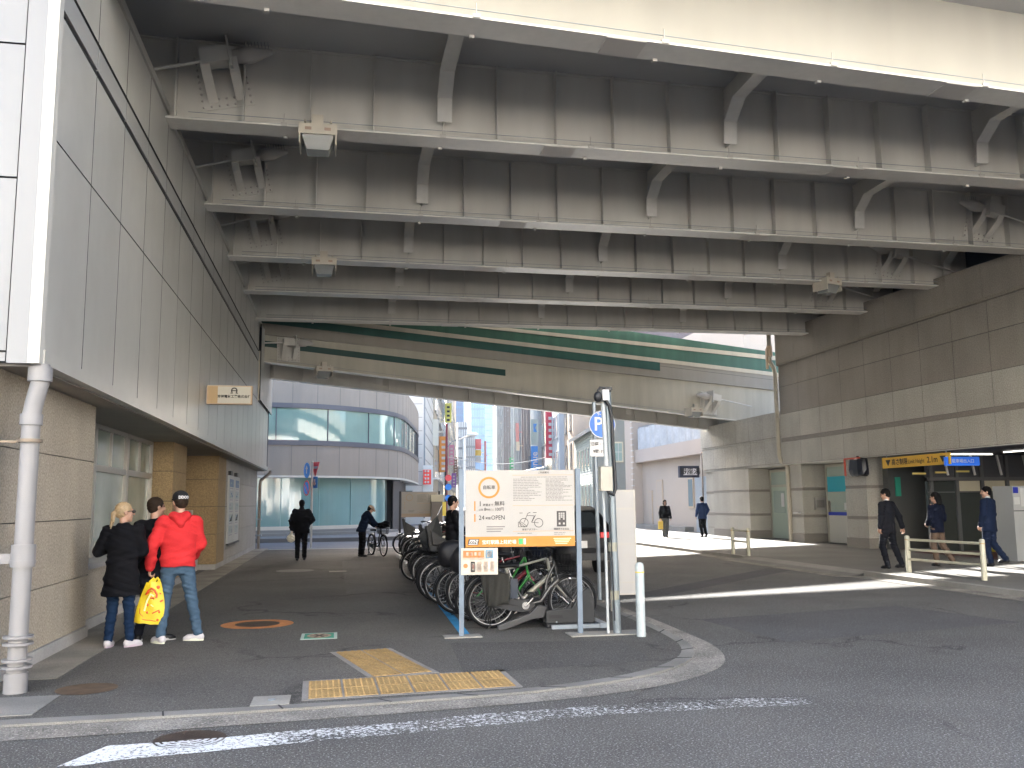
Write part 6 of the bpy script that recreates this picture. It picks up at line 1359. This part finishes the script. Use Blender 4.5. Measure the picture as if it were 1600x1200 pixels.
def person(label, pos, yaw, J=None, H=1.75, res=.011, top=None, bottom=None, hair=None, shoes=None, head_yaw=0., head_pitch=0., extra=None, male=True, build=1., cat='person', group=None, grip=(.5, .5)):
    """J overrides joints given in metres for a 1.75 m figure: x right, y forward, z up"""
    d = dict(pel=V3(0, 0, .93), hl=V3(-.092, 0, .90), hr=V3(.092, 0, .90), kl=V3(-.105, .015, .50), kr=V3(.105, .015, .50), al=V3(-.11, -.02, .09), ar=V3(.11, -.02, .09), tl=0., tr=0., ch=V3(0, 0, 1.25),
             sl=V3(-.185, -.01, 1.42), sr=V3(.185, -.01, 1.42), el=V3(-.245, -.03, 1.14), er=V3(.245, -.03, 1.14), wl=V3(-.25, .07, .89), wr=V3(.25, .07, .89), nk=V3(0, -.01, 1.47), hd=V3(0, .015, 1.635))
    for k, v_ in (J or {}).items(): d[k] = np.array(v_, float) if not isinstance(v_, float) else v_
    B = build; t = thing('person', label, cat, pos, group, yaw); t.scale = (H / 1.75,) * 3
    lo = V3(-.62, -.62, -.01); hi = V3(.62, .62, 1.85)
    pts = [v_ for v_ in d.values() if not isinstance(v_, float)]; P_ = np.array(pts); lo = np.minimum(P_.min(0) - .26, 9); hi = P_.max(0) + .24; lo[2] = -.01
    hd = d['hd']; cy, sy_ = math.cos(head_yaw), math.sin(head_yaw); cp, sp = math.cos(head_pitch), math.sin(head_pitch)
    RM = np.array([[cy, -sy_, 0], [sy_, cy, 0], [0, 0, 1]]) @ np.array([[1, 0, 0], [0, cp, -sp], [0, sp, cp]])
    hp = lambda x, y, z: hd + RM @ V3(x, y, z)
    f = Field(lo, hi, res)
    f.prof([(.80, 0, 0, .12 * B, .09), (.92, *d['pel'][:2], .155 * B, .11), (1.05, *(d['pel'][:2] * .5 + d['ch'][:2] * .5), .13 * B, .095), (1.25, *d['ch'][:2], .155 * B, .105), (1.38, *(d['ch'][:2] * .5 + d['nk'][:2] * .5), .15 * B, .09), (1.47, *d['nk'][:2], .07, .06)], .03)
    for s_ in 'lr':
        f.cone(d['h' + s_], d['k' + s_], .082 * B, .052, .03); f.cone(d['k' + s_], d['a' + s_], .052, .036, .02); a = d['a' + s_]; ty = d['t' + s_]
        f.cone(a + rotz(V3(0, -.03, -.045), ty), a + rotz(V3(0, .13, -.06), ty), .035, .026, .02)
        f.cone(d['s' + s_], d['e' + s_], .052 * B, .040, .03); f.cone(d['e' + s_], d['w' + s_], .040, .027, .02); f.cone(d['nk'] + V3(0, 0, -.05), d['s' + s_], .05, .05, .04)
        # hand: palm, four fingers in three joints, thumb
        w_, e_ = d['w' + s_], d['e' + s_]; dr = w_ - e_; dr /= np.linalg.norm(dr); sg = 1 if s_ == 'l' else -1
        fwd = V3(0, 1, 0) - dr * dr[1]; fwd /= max(np.linalg.norm(fwd), .1); inn = np.cross(fwd, dr) * -sg; inn /= np.linalg.norm(inn)
        if inn[0] * sg < 0 and abs(inn[0]) > .3: inn = -inn
        cu = grip[0 if s_ == 'l' else 1]
        for i, (ln, o) in enumerate(((.070, .030), (.078, .010), (.073, -.010), (.058, -.028))):
            kn = w_ + dr * .085 + fwd * o; f.cone(w_ + fwd * o * .5, kn, .016, .0125, .008); p = kn; ang = .35 + cu * .5; L3 = (ln * .45, ln * .32, ln * .25)
            for j in range(3): q_ = p + (dr * math.cos(ang) + inn * math.sin(ang)) * L3[j] * 1.15; f.cone(p, q_, .0098 - j * .0008, .009 - j * .0008, .003); p = q_; ang += cu * 1.1
        th = w_ + dr * .025 + fwd * .028; m_ = th + dr * .035 + fwd * .028 + inn * .012; f.cone(th, m_, .014, .011, .008); f.cone(m_, m_ + dr * .032 + fwd * .004 + inn * .012 * (1 + cu), .011, .009, .004)
    f.cone(d['nk'] + V3(0, 0, -.04), hp(0, -.02, -.06), .058 if male else .048, .052 if male else .044, .02)
    f.ell(hp(0, -.012, .03), (.076, .096, .092), .01, RM); f.ell(hp(0, .028, -.04), (.057, .064, .075), .02, RM); f.cone(hp(0, .07, -.095), hp(0, .06, -.085), .022, .03, .02)
    f.cone(hp(0, .095, .015), hp(0, .112, -.022), .009, .013, .008); f.cone(hp(-.018, .089, -.055), hp(.018, .089, -.055), .008, .008, .006); f.cone(hp(-.03, .085, .032), hp(.03, .085, .032), .008, .008, .012)
    for x in (-1, 1): f.ell(hp(.077 * x, -.008, -.002), (.011, .021, .032), .006, RM); f.cone(hp(.045 * x, .072, -.02), hp(.04 * x, .07, -.025), .014, .014, .015)
    part('body', f.mesh('body'), skin, t, True); t.children[-1].data.materials.clear(); t.children[-1].data.materials.append(skin)
    g = MB()
    for x in (-1, 1): g.sphere(tuple(hp(.031 * x, .076, .012)), .0115, 0, 8, 6)
    part('eyes', g, eyew, t, True)
    def garment(name, fld, m): me = fld.mesh(name); me.materials.append(m); return part(name, me, m, t, True)
    # trousers
    kind, m, fl = bottom; f = Field(lo, hi, res); e = .018
    f.prof([(.80, *d['pel'][:2], .12 * B, .10), (.93, *d['pel'][:2], .162 * B + .01, .122), (1.02, *d['pel'][:2], .145 * B + .01, .108)], .03)
    for s_ in 'lr':
        a = d['a' + s_] + V3(0, -.005, 0); f.cone(d['h' + s_] + V3(0, 0, -.02), d['k' + s_], .092 * B + fl * .3, .062 + fl, .035); f.cone(d['k' + s_], a + (d['k' + s_] - a) * .02, .062 + fl, .048 + fl, .02)
    f.ruffle(.005, 30, 1.).ruffle(.002, 70, 3.).floor(.035); garment('trousers', f, m)
    # shoes
    for s_ in 'lr':
        f = Field(lo, V3(hi[0], hi[1], .36), min(res, .009)); a = d['a' + s_]; ty = d['t' + s_]; z0 = a[2] - .09
        f.cone(a + rotz(V3(0, -.035, -.045), ty), a + rotz(V3(0, .11, -.052), ty), .044, .036, .02, 1.); f.cone(a + rotz(V3(0, -.01, -.01), ty), a + rotz(V3(0, .0, .02), ty), .042, .040, .02); f.cone(a + rotz(V3(0, .09, -.062), ty), a + rotz(V3(0, .15, -.066), ty), .038, .026, .02)
        f.floor(.0); garment('shoe', f, shoes[0])
    if len(shoes) > 1:
        g = MB()
        for s_ in 'lr':
            a = d['a' + s_]; ty = d['t' + s_]; pts = []
            for i in range(20):
                an = 2 * math.pi * i / 20; pts.append(tuple(a + rotz(V3(.044 * math.cos(an) * (1 if math.sin(an) < 0 else .9), .05 + .125 * math.sin(an), -.088), ty)))
            g.prism(pts, (0, 0, .028))
        part('soles', g, shoes[1], t, True)
    # top
    kind, m, hem, thk = top; f = Field(lo, hi, res); e = thk; hz = hem
    sh = lambda z: d['pel'][:2] + (d['ch'][:2] - d['pel'][:2]) * np.clip((z - .93) / .32, -.2, 1)
    fl_ = .02 if kind == 'coat' else 0
    rows = [(hz, *sh(hz), .155 * B + e + fl_ * 1.6 + (.01 if kind != 'hoodie' else -.004), .115 + e + fl_), (hz + .05, *sh(hz), .158 * B + e + fl_ * 1.3 + (.01 if kind != 'hoodie' else .002), .117 + e), (1.05, *sh(1.05), .148 * B + e + (.012 if kind == 'hoodie' else 0), .105 + e), (1.25, *d['ch'][:2], .168 * B + e, .112 + e), (1.36, *d['ch'][:2], .160 * B + e * .6, .10 + e * .8), (1.44, *(d['ch'][:2] * .4 + d['nk'][:2] * .6), .115 * B + e * .3, .075 + e * .7), (1.50, *d['nk'][:2], .062, .062)]
    f.prof(rows, .02)
    for s_ in 'lr':
        w2 = d['w' + s_] + (d['e' + s_] - d['w' + s_]) * .06; f.cone(d['nk'] + V3(0, 0, -.06), d['s' + s_] + V3(0, 0, -.005), .05 + e * .4, .047 * B + e * .5, .03)
        f.cone(d['s' + s_] + V3(0, 0, -.012), d['e' + s_], .052 * B + e * .6, .044 * B + e * .8, .03); f.cone(d['e' + s_], w2, .044 * B + e * .8, .034 + e * .7, .02)
        if kind == 'hoodie': f.cone(w2, w2 + (d['e' + s_] - w2) * .05, .043, .043, .01)
    if kind in ('hoodie', 'puffer'): f.prof([(hz + .0, *sh(hz), .160 * B + e - .006, .118 + e - .006), (hz + .055, *sh(hz), .160 * B + e - .004, .118 + e - .004)], .008)
    if kind in ('suit', 'coat'): f.cone(d['nk'] + V3(-.035, -.02, .0), d['nk'] + V3(.035, -.02, .0), .045, .045, .02)
    if kind == 'puffer':
        Z = f.ax[2].reshape(1, 1, -1); f.v = (f.v - .010 * np.abs(np.sin(Z * 34))).astype(np.float32); f.cone(d['nk'] + V3(0, -.01, .0), d['nk'] + V3(0, 0, .05), .075, .07, .02)
    f.ruffle(.0062 if kind != 'suit' else .0035, 19, 2.3 + pos[0]); f.ruffle(.0016, 53, .7 + pos[1]); garment({'hoodie': 'hoodie', 'puffer': 'padded_jacket', 'coat': 'coat', 'suit': 'suit_jacket', 'cardigan': 'cardigan', 'fleece': 'jacket'}[kind], f, m)
    if kind == 'hoodie':
        f = Field(d['nk'] - .2, d['nk'] + .22, .009); nk = d['nk']
        f.cone(nk + V3(-.065, -.035, .0), nk + V3(.065, -.035, .0), .062, .062, .02); f.cone(nk + V3(-.07, -.03, .0), nk + V3(-.035, .08, -.01), .045, .035, .03); f.cone(nk + V3(.07, -.03, .0), nk + V3(.035, .08, -.01), .045, .035, .03)
        f.cone(nk + V3(-.05, -.08, -.01), nk + V3(0, -.115, -.10), .045, .03, .03); f.cone(nk + V3(.05, -.08, -.01), nk + V3(0, -.115, -.10), .045, .03, .03); f.ell(nk + V3(0, -.0, .075), (.07, .06, .06), -1); f.ruffle(.005, 30, .5); garment('hood', f, m)
    if kind == 'suit':
        f = Field(d['nk'] - .12, d['nk'] + .12, .008); f.cone(d['nk'] + V3(0, -.012, -.03), d['nk'] + V3(0, 0, .035), .066, .058, .01); garment('shirt_collar', f, white_p)
        g = MB(); g.bar(tuple(V3(0, d['ch'][1] - .118 - e, hz + .01)), tuple(V3(0, d['ch'][1] - .112 - e, hz + .22)), .004, .012); part('back_vent', g, dark, t, True)
    # hair
    hk, hm = hair; f = Field(hd - .30, hd + .22, .008 if res < .012 else .010)
    f.ell(hp(0, -.022, .042), (.086, .102, .094), .01, RM); f.ell(hp(0, -.055, -.005), (.072, .058, .07), .02, RM)
    if hk == 'short': f.ell(hp(0, -.05, -.04), (.062, .05, .05), .02, RM); f.ell(hp(0, .10, -.025), (.085, .085, .085), -1, RM)
    if hk == 'fade': f.ell(hp(0, .10, -.03), (.085, .085, .085), -1, RM)
    if hk == 'ponytail':
        f.ell(hp(0, .105, -.02), (.08, .08, .09), -1, RM); f.cone(hp(0, -.11, .0), hp(0, -.135, -.02), .03, .03, .02)
        for x, y, z in ((-.05, -.15, -.16), (-.02, -.17, -.22), (.02, -.165, -.19), (.05, -.14, -.12), (-.075, -.13, -.20)): f.cone(hp(0, -.13, -.01), hp(x, y, z), .026, .010, .012)
    if hk == 'bob': f.ell(hp(0, .105, -.03), (.06, .085, .09), -1, RM); f.cone(hp(-.07, -.02, -.02), hp(-.07, -.01, -.10), .03, .025, .02); f.cone(hp(.07, -.02, -.02), hp(.07, -.01, -.10), .03, .025, .02)
    if hk == 'long': f.ell(hp(0, .105, -.02), (.075, .08, .09), -1, RM); f.cone(hp(0, -.09, .0), hp(0, -.10, -.16), .065, .05, .03); f.cone(hp(-.05, -.06, 0), hp(-.05, -.07, -.15), .045, .03, .03); f.cone(hp(.05, -.06, 0), hp(.05, -.07, -.15), .045, .03, .03)
    f.ruffle(.0022, 90, .3); garment('hair', f, hm)
    if extra: extra(t, d, hp, RM, garment)
    return t
hb = mat('hair_black', (.004, .0035, .0035), .75, spec=.12, fine=(200, .4)); hbr = mat('hair_brown', (.022, .014, .009), .8, spec=.12, fine=(200, .4)); hbl = mat('hair_blonde', (.30, .215, .12), .5, big=(30, .3), fine=(160, .35))
wsh = mat('white_shoe', (.46, .44, .46), .5, big=(20, .08)); bsh = mat('black_shoe', (.006, .006, .007), .4)
navy_s = mat('navy_cloth', (.012, .018, .045), .8, big=(4, .15)); 
def cap(t, d, hp, RM, garment):
    f = Field(d['hd'] - .22, d['hd'] + .26, .007)
    f.ell(hp(0, -.014, .062), (.093, .112, .085), .01, RM); c = hp(0, -.01, -.085); f.ell(c, (.16, .2, .12), -1, RM)
    f.cone(hp(-.05, .09, .045), hp(.05, .09, .045), .012, .012, .02); f.cone(hp(-.04, .15, .04), hp(.04, .15, .04), .010, .010, .03); f.cone(hp(0, .10, .045), hp(0, .16, .04), .02, .014, .04)
    o = garment('cap', f, cloth('cap_black', (.015, .015, .017)))
    me = text_mesh('DDOO', .047, ext=.001, bold=.0022, sx=.9); U = RM @ V3(1, 0, 0); 
    for v in me.vertices:
        x, z = v.co.x, v.co.y; a = x / .10; p = hp(.098 * math.sin(a), -.016 - .115 * math.cos(a) - .003 - v.co.z + max(0, z) * .25, .062 + z); v.co = p
    me.materials.clear(); me.materials.append(white_p); part('cap_letters', me, white_p, o, True)
red_h = cloth('red', (.46, .025, .028), .8); jeans_l = cloth('light_denim', (.048, .082, .125)); jeans_d = cloth('dark_denim', (.007, .019, .048)); blackc = cloth('black', (.0045, .0045, .006))
person('man in a bright red hoodie and black cap, holding a yellow bag', (-1.92, 11.82, SW), R(16), dict(kl=(-.13, .03, .50), al=(-.17, -.06, .09), tl=.5, kr=(.17, .0, .50), ar=(.25, -.03, .09), tr=1.1, el=(-.30, -.02, 1.13), wl=(-.305, .06, .87), er=(.25, .03, 1.14), wr=(.20, .20, .98)), 1.78, .0085,
       ('hoodie', red_h, .88, .036), ('t', jeans_l, .006), ('fade', hbr), (wsh, mat('sole_pale', (.6, .62, .5), .6)), R(14), 0, cap, build=1.04, grip=(1.0, .5))
def shades(t, d, hp, RM, garment):
    g = MB()
    for x in (-1, 1): g.sphere(tuple(hp(.034 * x, .096, .012)), (.028, .010, .022), 0, 12, 8); g.tube([hp(.06 * x, .088, .018), hp(.078 * x, .0, .015)], .004, 5)
    g.tube([hp(-.01, .10, .018), hp(.01, .10, .018)], .004, 5); part('sunglasses', g, black, t, True)
person('woman with a blonde ponytail, black coat and dark blue jeans standing nearest the wall', (-2.50, 11.55, SW), R(-6), dict(el=(-.30, .02, 1.16), wl=(-.16, .20, 1.22), er=(.22, .05, 1.15), wr=(.10, .24, 1.05), kl=(-.10, .02, .5), al=(-.12, -.02, .09), kr=(.10, .0, .5), ar=(.13, .0, .09), tr=-.7), 1.66, .0085,
       ('coat', blackc, .62, .034), ('t', jeans_d, .004), ('ponytail', hbl), (wsh, mat('sole_lilac', (.45, .36, .42), .6)), R(-58), 0, shades, male=False, build=1.0)
def logo(t, d, hp, RM, garment):
    g = MB(); c = V3(.085, -.142, 1.355)
    for k in range(3): g.ring(tuple(c + V3(-.03, 0, -.01)), (0, -1, .1), .055 - k * .018, .047 - k * .018, 24, .003)
    g2 = MB(); n = len(g.v) // 3
    g2.add([p for p in g.v], [f_ for f_ in g.f if all(g.v[i][0] > c[0] - .032 and g.v[i][2] > c[2] - .012 for i in f_)]); g2.box(c[0] + .0, c[0] + .03, c[1] - .002, c[1], c[2] - .03, c[2] - .018)
    part('logo', g2, mat('logo_pink', (.6, .42, .38), .6), t, True)
person('boy in a black jacket standing between the woman and the man in red', (-2.22, 11.95, SW), R(-10), dict(kl=(-.09, .02, .5), al=(-.15, -.02, .09), tl=.2, kr=(.10, .03, .5), ar=(.12, .04, .09), tr=-.9, el=(-.25, .03, 1.14), wl=(-.18, .2, 1.05), er=(.25, -.02, 1.13), wr=(.24, .10, .90)), 1.72, .0085,
       ('fleece', blackc, .84, .036), ('t', cloth('black_denim', (.012, .014, .022)), .006), ('fade', hbr), (bsh, white_p), R(-42), 0, logo, build=1.0)
# yellow carrier bag held by the man in red
t = thing('shopping_bag', 'yellow plastic shopping bag with red marks held by the man in the red hoodie', 'bag', (-2.22, 11.6, .2))
hx = at(244, 903, 11.72); ybag = mat('bag_yellow', (.58, .43, .015), .4, big=(6, .10)); bred = mat('bag_red', (.55, .07, .015), .4)
c0, c1 = at(209, 972, 11.72), at(251, 976, 11.72); g = MB(); vs = []; nu, nv = 14, 16
tl_, tr_ = at(229, 910, 11.72), at(251, 908, 11.72)
def bagp(u, v, s_):
    a = c0.lerp(c1, u); bmid_l, bmid_r = at(212, 955, 11.72), at(254, 930, 11.72); b = tl_.lerp(tr_, u)
    L_ = c0.lerp(tl_, v) + Vector((-.015 * math.sin(math.pi * v), 0, 0)); R_ = c1.lerp(tr_, v) + Vector((.045 * math.sin(math.pi * v ** .8), 0, 0)); p = L_.lerp(R_, u)
    th = .055 * math.sin(math.pi * min(1, u * .96 + .02)) ** .6 * (1 - .75 * v) + .004; return p + Vector((0, s_ * (th + .006 * math.sin(9 * u + 5 * v) ), .004 * math.sin(14 * u + 2)))
for s_ in (-1, 1):
    vs = [bagp(i / nu, j / nv, s_) for j in range(nv + 1) for i in range(nu + 1)]; g.add(vs, [(j * (nu + 1) + i, j * (nu + 1) + i + 1, (j + 1) * (nu + 1) + i + 1, (j + 1) * (nu + 1) + i) for j in range(nv) for i in range(nu)], 0, True)
a_, b_ = [bagp(i / nu, 0, -1) for i in range(nu + 1)], [bagp(i / nu, 0, 1) for i in range(nu + 1)]; g.add(a_ + b_, [(i, i + 1, nu + 2 + i, nu + 1 + i) for i in range(nu)])
part('sack', g, ybag, t)
g = MB(); g.tube([bagp(.25, 1, 0), hx + Vector((-.025, 0, .0)), bagp(.55, 1, 0)], [.02, .014, .02], 8); g.tube([bagp(.5, 1, 0), hx + Vector((.02, 0, .0)), bagp(.9, 1, 0)], [.02, .014, .02], 8); part('handles', g, ybag, t)
g = MB()
def mark(pts, w_=.012):
    P = [bagp(u, v, -1) + Vector((0, -.003, 0)) for u, v in pts]; g.tube(P, w_, 6)
mark([(.22, .70), (.3, .80), (.45, .84), (.62, .80), (.72, .70), (.70, .62)], .013); mark([(.30, .72), (.42, .78), (.55, .75)], .006); mark([(.45, .60), (.55, .62), (.62, .60)], .010); mark([(.84, .52), (.95, .56)], .010); mark([(.60, .26), (.72, .30), (.84, .33)], .008); mark([(.30, .10), (.45, .08), (.6, .10), (.8, .07)], .005); mark([(.12, .36), (.16, .24), (.30, .17)], .004); mark([(.86, .70), (.9, .72)], .014)
for u, v, r_ in ((.38, .44, .018), (.42, .26, .015), (.84, .28, .014), (.8, .86, .022), (.84, .10, .016)): g.sphere(tuple(bagp(u, v, -1)), (r_, .006, r_), 0, 12, 8)
part('print', g, bred, t)
g = MB(); mark([(.30, .30), (.33, .55), (.45, .70), (.58, .66)], .012); mark([(.50, .45), (.60, .42)], .006); part('print', g, mat('bag_cream', (.85, .75, .35), .4), t)
# walking man in black
person('man in a black padded jacket walking away carrying a white plastic bag', (-1.09, 27.9, SW), R(2), dict(el=(-.27, -.02, 1.16), wl=(-.27, .04, .92), er=(.30, .0, 1.18), wr=(.16, .16, 1.02), kl=(-.10, .05, .5), al=(-.10, -.08, .09), kr=(.10, .0, .5), ar=(.10, .02, .10)), 1.76, .013,
       ('puffer', blackc, .80, .048), ('t', blackc, .016), ('short', hb), (bsh,), 0, 0, None, build=1.12)
t = thing('plastic_bag', 'white plastic bag hanging from the hand of the walking man in black', 'bag', (-1.36, 27.95, .5)); f = Field((-.2, -.15, -.3), (.2, .15, .12), .012); f.ell((0, 0, -.12), (.13, .09, .12), .02); f.cone((0, 0, -.02), (0, 0, .08), .035, .015, .05); f.ruffle(.008, 40, 1.); me = f.mesh('sack'); me.materials.append(mat('bag_white', (.6, .58, .5), .4)); part('sack', me, None, t, True); t.location = (-1.38, 27.95, .80); 
# man in the cap with his bicycle
def tancap(t, d, hp, RM, garment):
    f = Field(d['hd'] - .22, d['hd'] + .26, .010); f.ell(hp(0, -.01, .06), (.095, .115, .08), .01, RM); f.ell(hp(0, -.01, -.085), (.16, .2, .12), -1, RM); f.cone(hp(-.03, .14, .035), hp(.03, .14, .035), .014, .014, .04); f.cone(hp(0, .08, .045), hp(0, .16, .035), .03, .02, .04); garment('cap', f, cloth('tan', (.38, .27, .2)))
navyj = cloth('navy', (.007, .013, .03))
person('older man in a tan cap and navy jacket bending over his bicycle', (.72, 29.3, SW), R(-72), dict(ch=(0, .13, 1.22), sl=(-.185, .17, 1.38), sr=(.185, .17, 1.38), nk=(0, .19, 1.42), hd=(0, .29, 1.54), el=(-.21, .30, 1.16), wl=(-.20, .50, 1.00), er=(.21, .30, 1.16), wr=(.20, .48, 1.0)), 1.66, .013,
       ('fleece', navyj, .82, .045), ('t', blackc, .018), ('short', hb), (bsh,), 0, R(-32), tancap)
o = copy_tree(protos['k']); 
for ch in list(o.children):
    if ch.name.startswith('child_seat'): bpy.data.objects.remove(ch)
o.location = (1.05, 30.1, SW); o.rotation_euler = (0, 0, R(-72)); o['label'] = 'black bicycle held by the man in the tan cap, bag in its front basket'; del o['group']
t = thing('handbag', 'black bag lying in the front basket of the held bicycle', 'bag', (1.37, 29.12, .98)); f = Field((-.3, -.3, -.12), (.3, .3, .25), .013); f.ell((0, 0, .02), (.20, .19, .10), .02); f.ell((.08, -.05, .09), (.10, .08, .07), .03); f.ruffle(.012, 30, 1.5); me = f.mesh('sack'); me.materials.append(blackc); part('sack', me, None, t, True)
# man standing among the bicycles
person('dark-haired man in a black jacket and grey trousers standing among the parked bicycles', (2.22, 18.14, SW), R(-80), dict(el=(-.22, .04, 1.14), wl=(-.15, .26, 1.02), er=(.23, .06, 1.14), wr=(.15, .28, 1.0), kl=(-.09, .10, .52), al=(-.09, -.02, .09), kr=(.09, -.02, .5), ar=(.09, -.15, .10)), 1.76, .012,
       ('fleece', blackc, .86, .03), ('t', cloth('grey_trousers', (.075, .085, .075)), .012), ('short', hb), (bsh,), R(-6), R(-8), None)
t = thing('umbrella', 'dark folded umbrella leaning out over the bicycles behind the standing man', 'umbrella', (1.75, 18.0, .7)); g = MB(); tip = Vector((1.62, 18.0, .86)); vs = []; n = 10; top_ = Vector((1.92, 18.2, 1.42))
P1 = [Vector((1.50, 17.9, 1.02)), Vector((1.68, 17.85, .80)), Vector((2.0, 17.9, 1.02)), Vector((1.88, 18.2, 1.0)), Vector((1.62, 18.2, .92))]
g.add([top_] + P1 + [tip], [(0, i + 1, (i + 1) % 5 + 1) for i in range(5)] + [(6, i + 1, (i + 1) % 5 + 1) for i in range(5)]); g2 = MB(); g2.tube([top_, top_ + (top_ - tip) * .35], .012, 6); part('canopy', g, mat('umbrella_cloth', (.012, .013, .013), .6), t); part('shaft', g2, chrome, t)
# three office workers on the right pavement
suit_c = cloth('charcoal_suit', (.008, .0085, .012)); suit_n = cloth('navy_suit', (.008, .014, .035))
person('man in a charcoal suit walking behind the left end of the guard rail, looking down', (12.25, 18.95, RS), R(22), dict(el=(-.28, -.06, 1.16), wl=(-.30, -.02, .91), er=(.28, -.10, 1.15), wr=(.36, -.12, .90), kl=(-.09, .10, .5), al=(-.06, .02, .09), kr=(.10, -.06, .5), ar=(.10, -.22, .12)), 1.78, .010,
       ('suit', suit_c, .78, .030), ('t', suit_c, .012), ('short', hb), (bsh,), R(25), R(-18), None, build=1.08)
person('woman in a navy top and light brown trousers between the two suited men', (13.75, 19.3, RS), R(14), dict(el=(-.25, -.02, 1.14), wl=(-.18, .12, 1.0), er=(.25, .0, 1.13), wr=(.17, .16, 1.0), kl=(-.07, .08, .5), al=(-.05, .02, .09), kr=(.09, -.05, .5), ar=(.20, -.22, .13)), 1.70, .010,
       ('cardigan', cloth('navy_top', (.004, .006, .016)), .80, .026), ('t', cloth('brown_trousers', (.10, .068, .05)), .014), ('long', hb), (bsh,), R(20), R(-8), None, male=False)
person('man in a navy suit at the right edge, head turned left', (14.85, 18.95, RS), R(24), dict(el=(-.25, -.02, 1.14), wl=(-.25, .06, .90), er=(.24, .02, 1.14), wr=(.20, .15, .98), kl=(-.09, .05, .5), al=(-.08, -.02, .09), kr=(.11, .0, .5), ar=(.22, -.20, .16)), 1.82, .010,
       ('suit', suit_n, .76, .030), ('t', suit_n, .014), ('short', hb), (bsh,), R(40), R(-6), None, build=1.05)
# two pedestrians on the sunlit pavement
def ybag2(t, d, hp, RM, garment): pass
person('woman in a black cardigan walking towards the camera on the sunlit pavement', (14.15, 38.6, RS), R(176), dict(kl=(-.06, .06, .5), al=(-.04, .04, .09), kr=(.06, -.04, .5), ar=(.05, -.08, .09)), 1.62, .014,
       ('cardigan', blackc, .88, .03), ('t', cloth('grey_wide', (.10, .105, .11)), .03), ('bob', hbr), (bsh,), 0, 0, None, male=False, build=.98)
t = thing('tote_bag', 'small yellow bag in the hand of the woman on the sunlit pavement', 'bag', (13.85, 38.5, .45)); g = MB(); g.box(13.78, 13.98, 38.42, 38.52, .45, .80); part('sack', g, mat('yellow_cloth', (.7, .5, .1), .7), t); g = MB(); g.tube([(13.82, 38.47, .8), (13.88, 38.47, .92), (13.95, 38.47, .8)], .008, 6); part('handles', g, MATS['yellow_cloth'], t)
person('man in a navy jacket and black trousers walking away on the sunlit pavement', (15.6, 37.9, RS), R(8), dict(el=(-.27, -.05, 1.16), wl=(-.30, .0, .92), er=(.30, .0, 1.18), wr=(.26, .14, .98), kl=(-.05, .08, .5), al=(-.03, .0, .09), kr=(.06, -.03, .5), ar=(.09, -.12, .10)), 1.74, .014,
       ('suit', cloth('blue_jacket', (.02, .04, .11)), .80, .034), ('t', blackc, .012), ('short', hb), (bsh,), 0, R(-5), None, build=1.06)
# ------------------------------------------------------------------ thin air towards the end of the street
g = MB(); g.box(-120, 320, -60, 900, -1, 210)
hz = part('haze', g, [], None); hz['kind'] = 'stuff'
hm_ = bpy.data.materials.new('haze_air'); hm_.use_nodes = True; n_ = hm_.node_tree.nodes; n_.clear()
pv = n_.new('ShaderNodeVolumePrincipled'); pv.inputs['Density'].default_value = .00028; pv.inputs['Color'].default_value = (.75, .87, 1, 1); pv.inputs['Anisotropy'].default_value = .2
mo = n_.new('ShaderNodeOutputMaterial'); hm_.node_tree.links.new(pv.outputs[0], mo.inputs['Volume']); hz.data.materials.append(hm_)
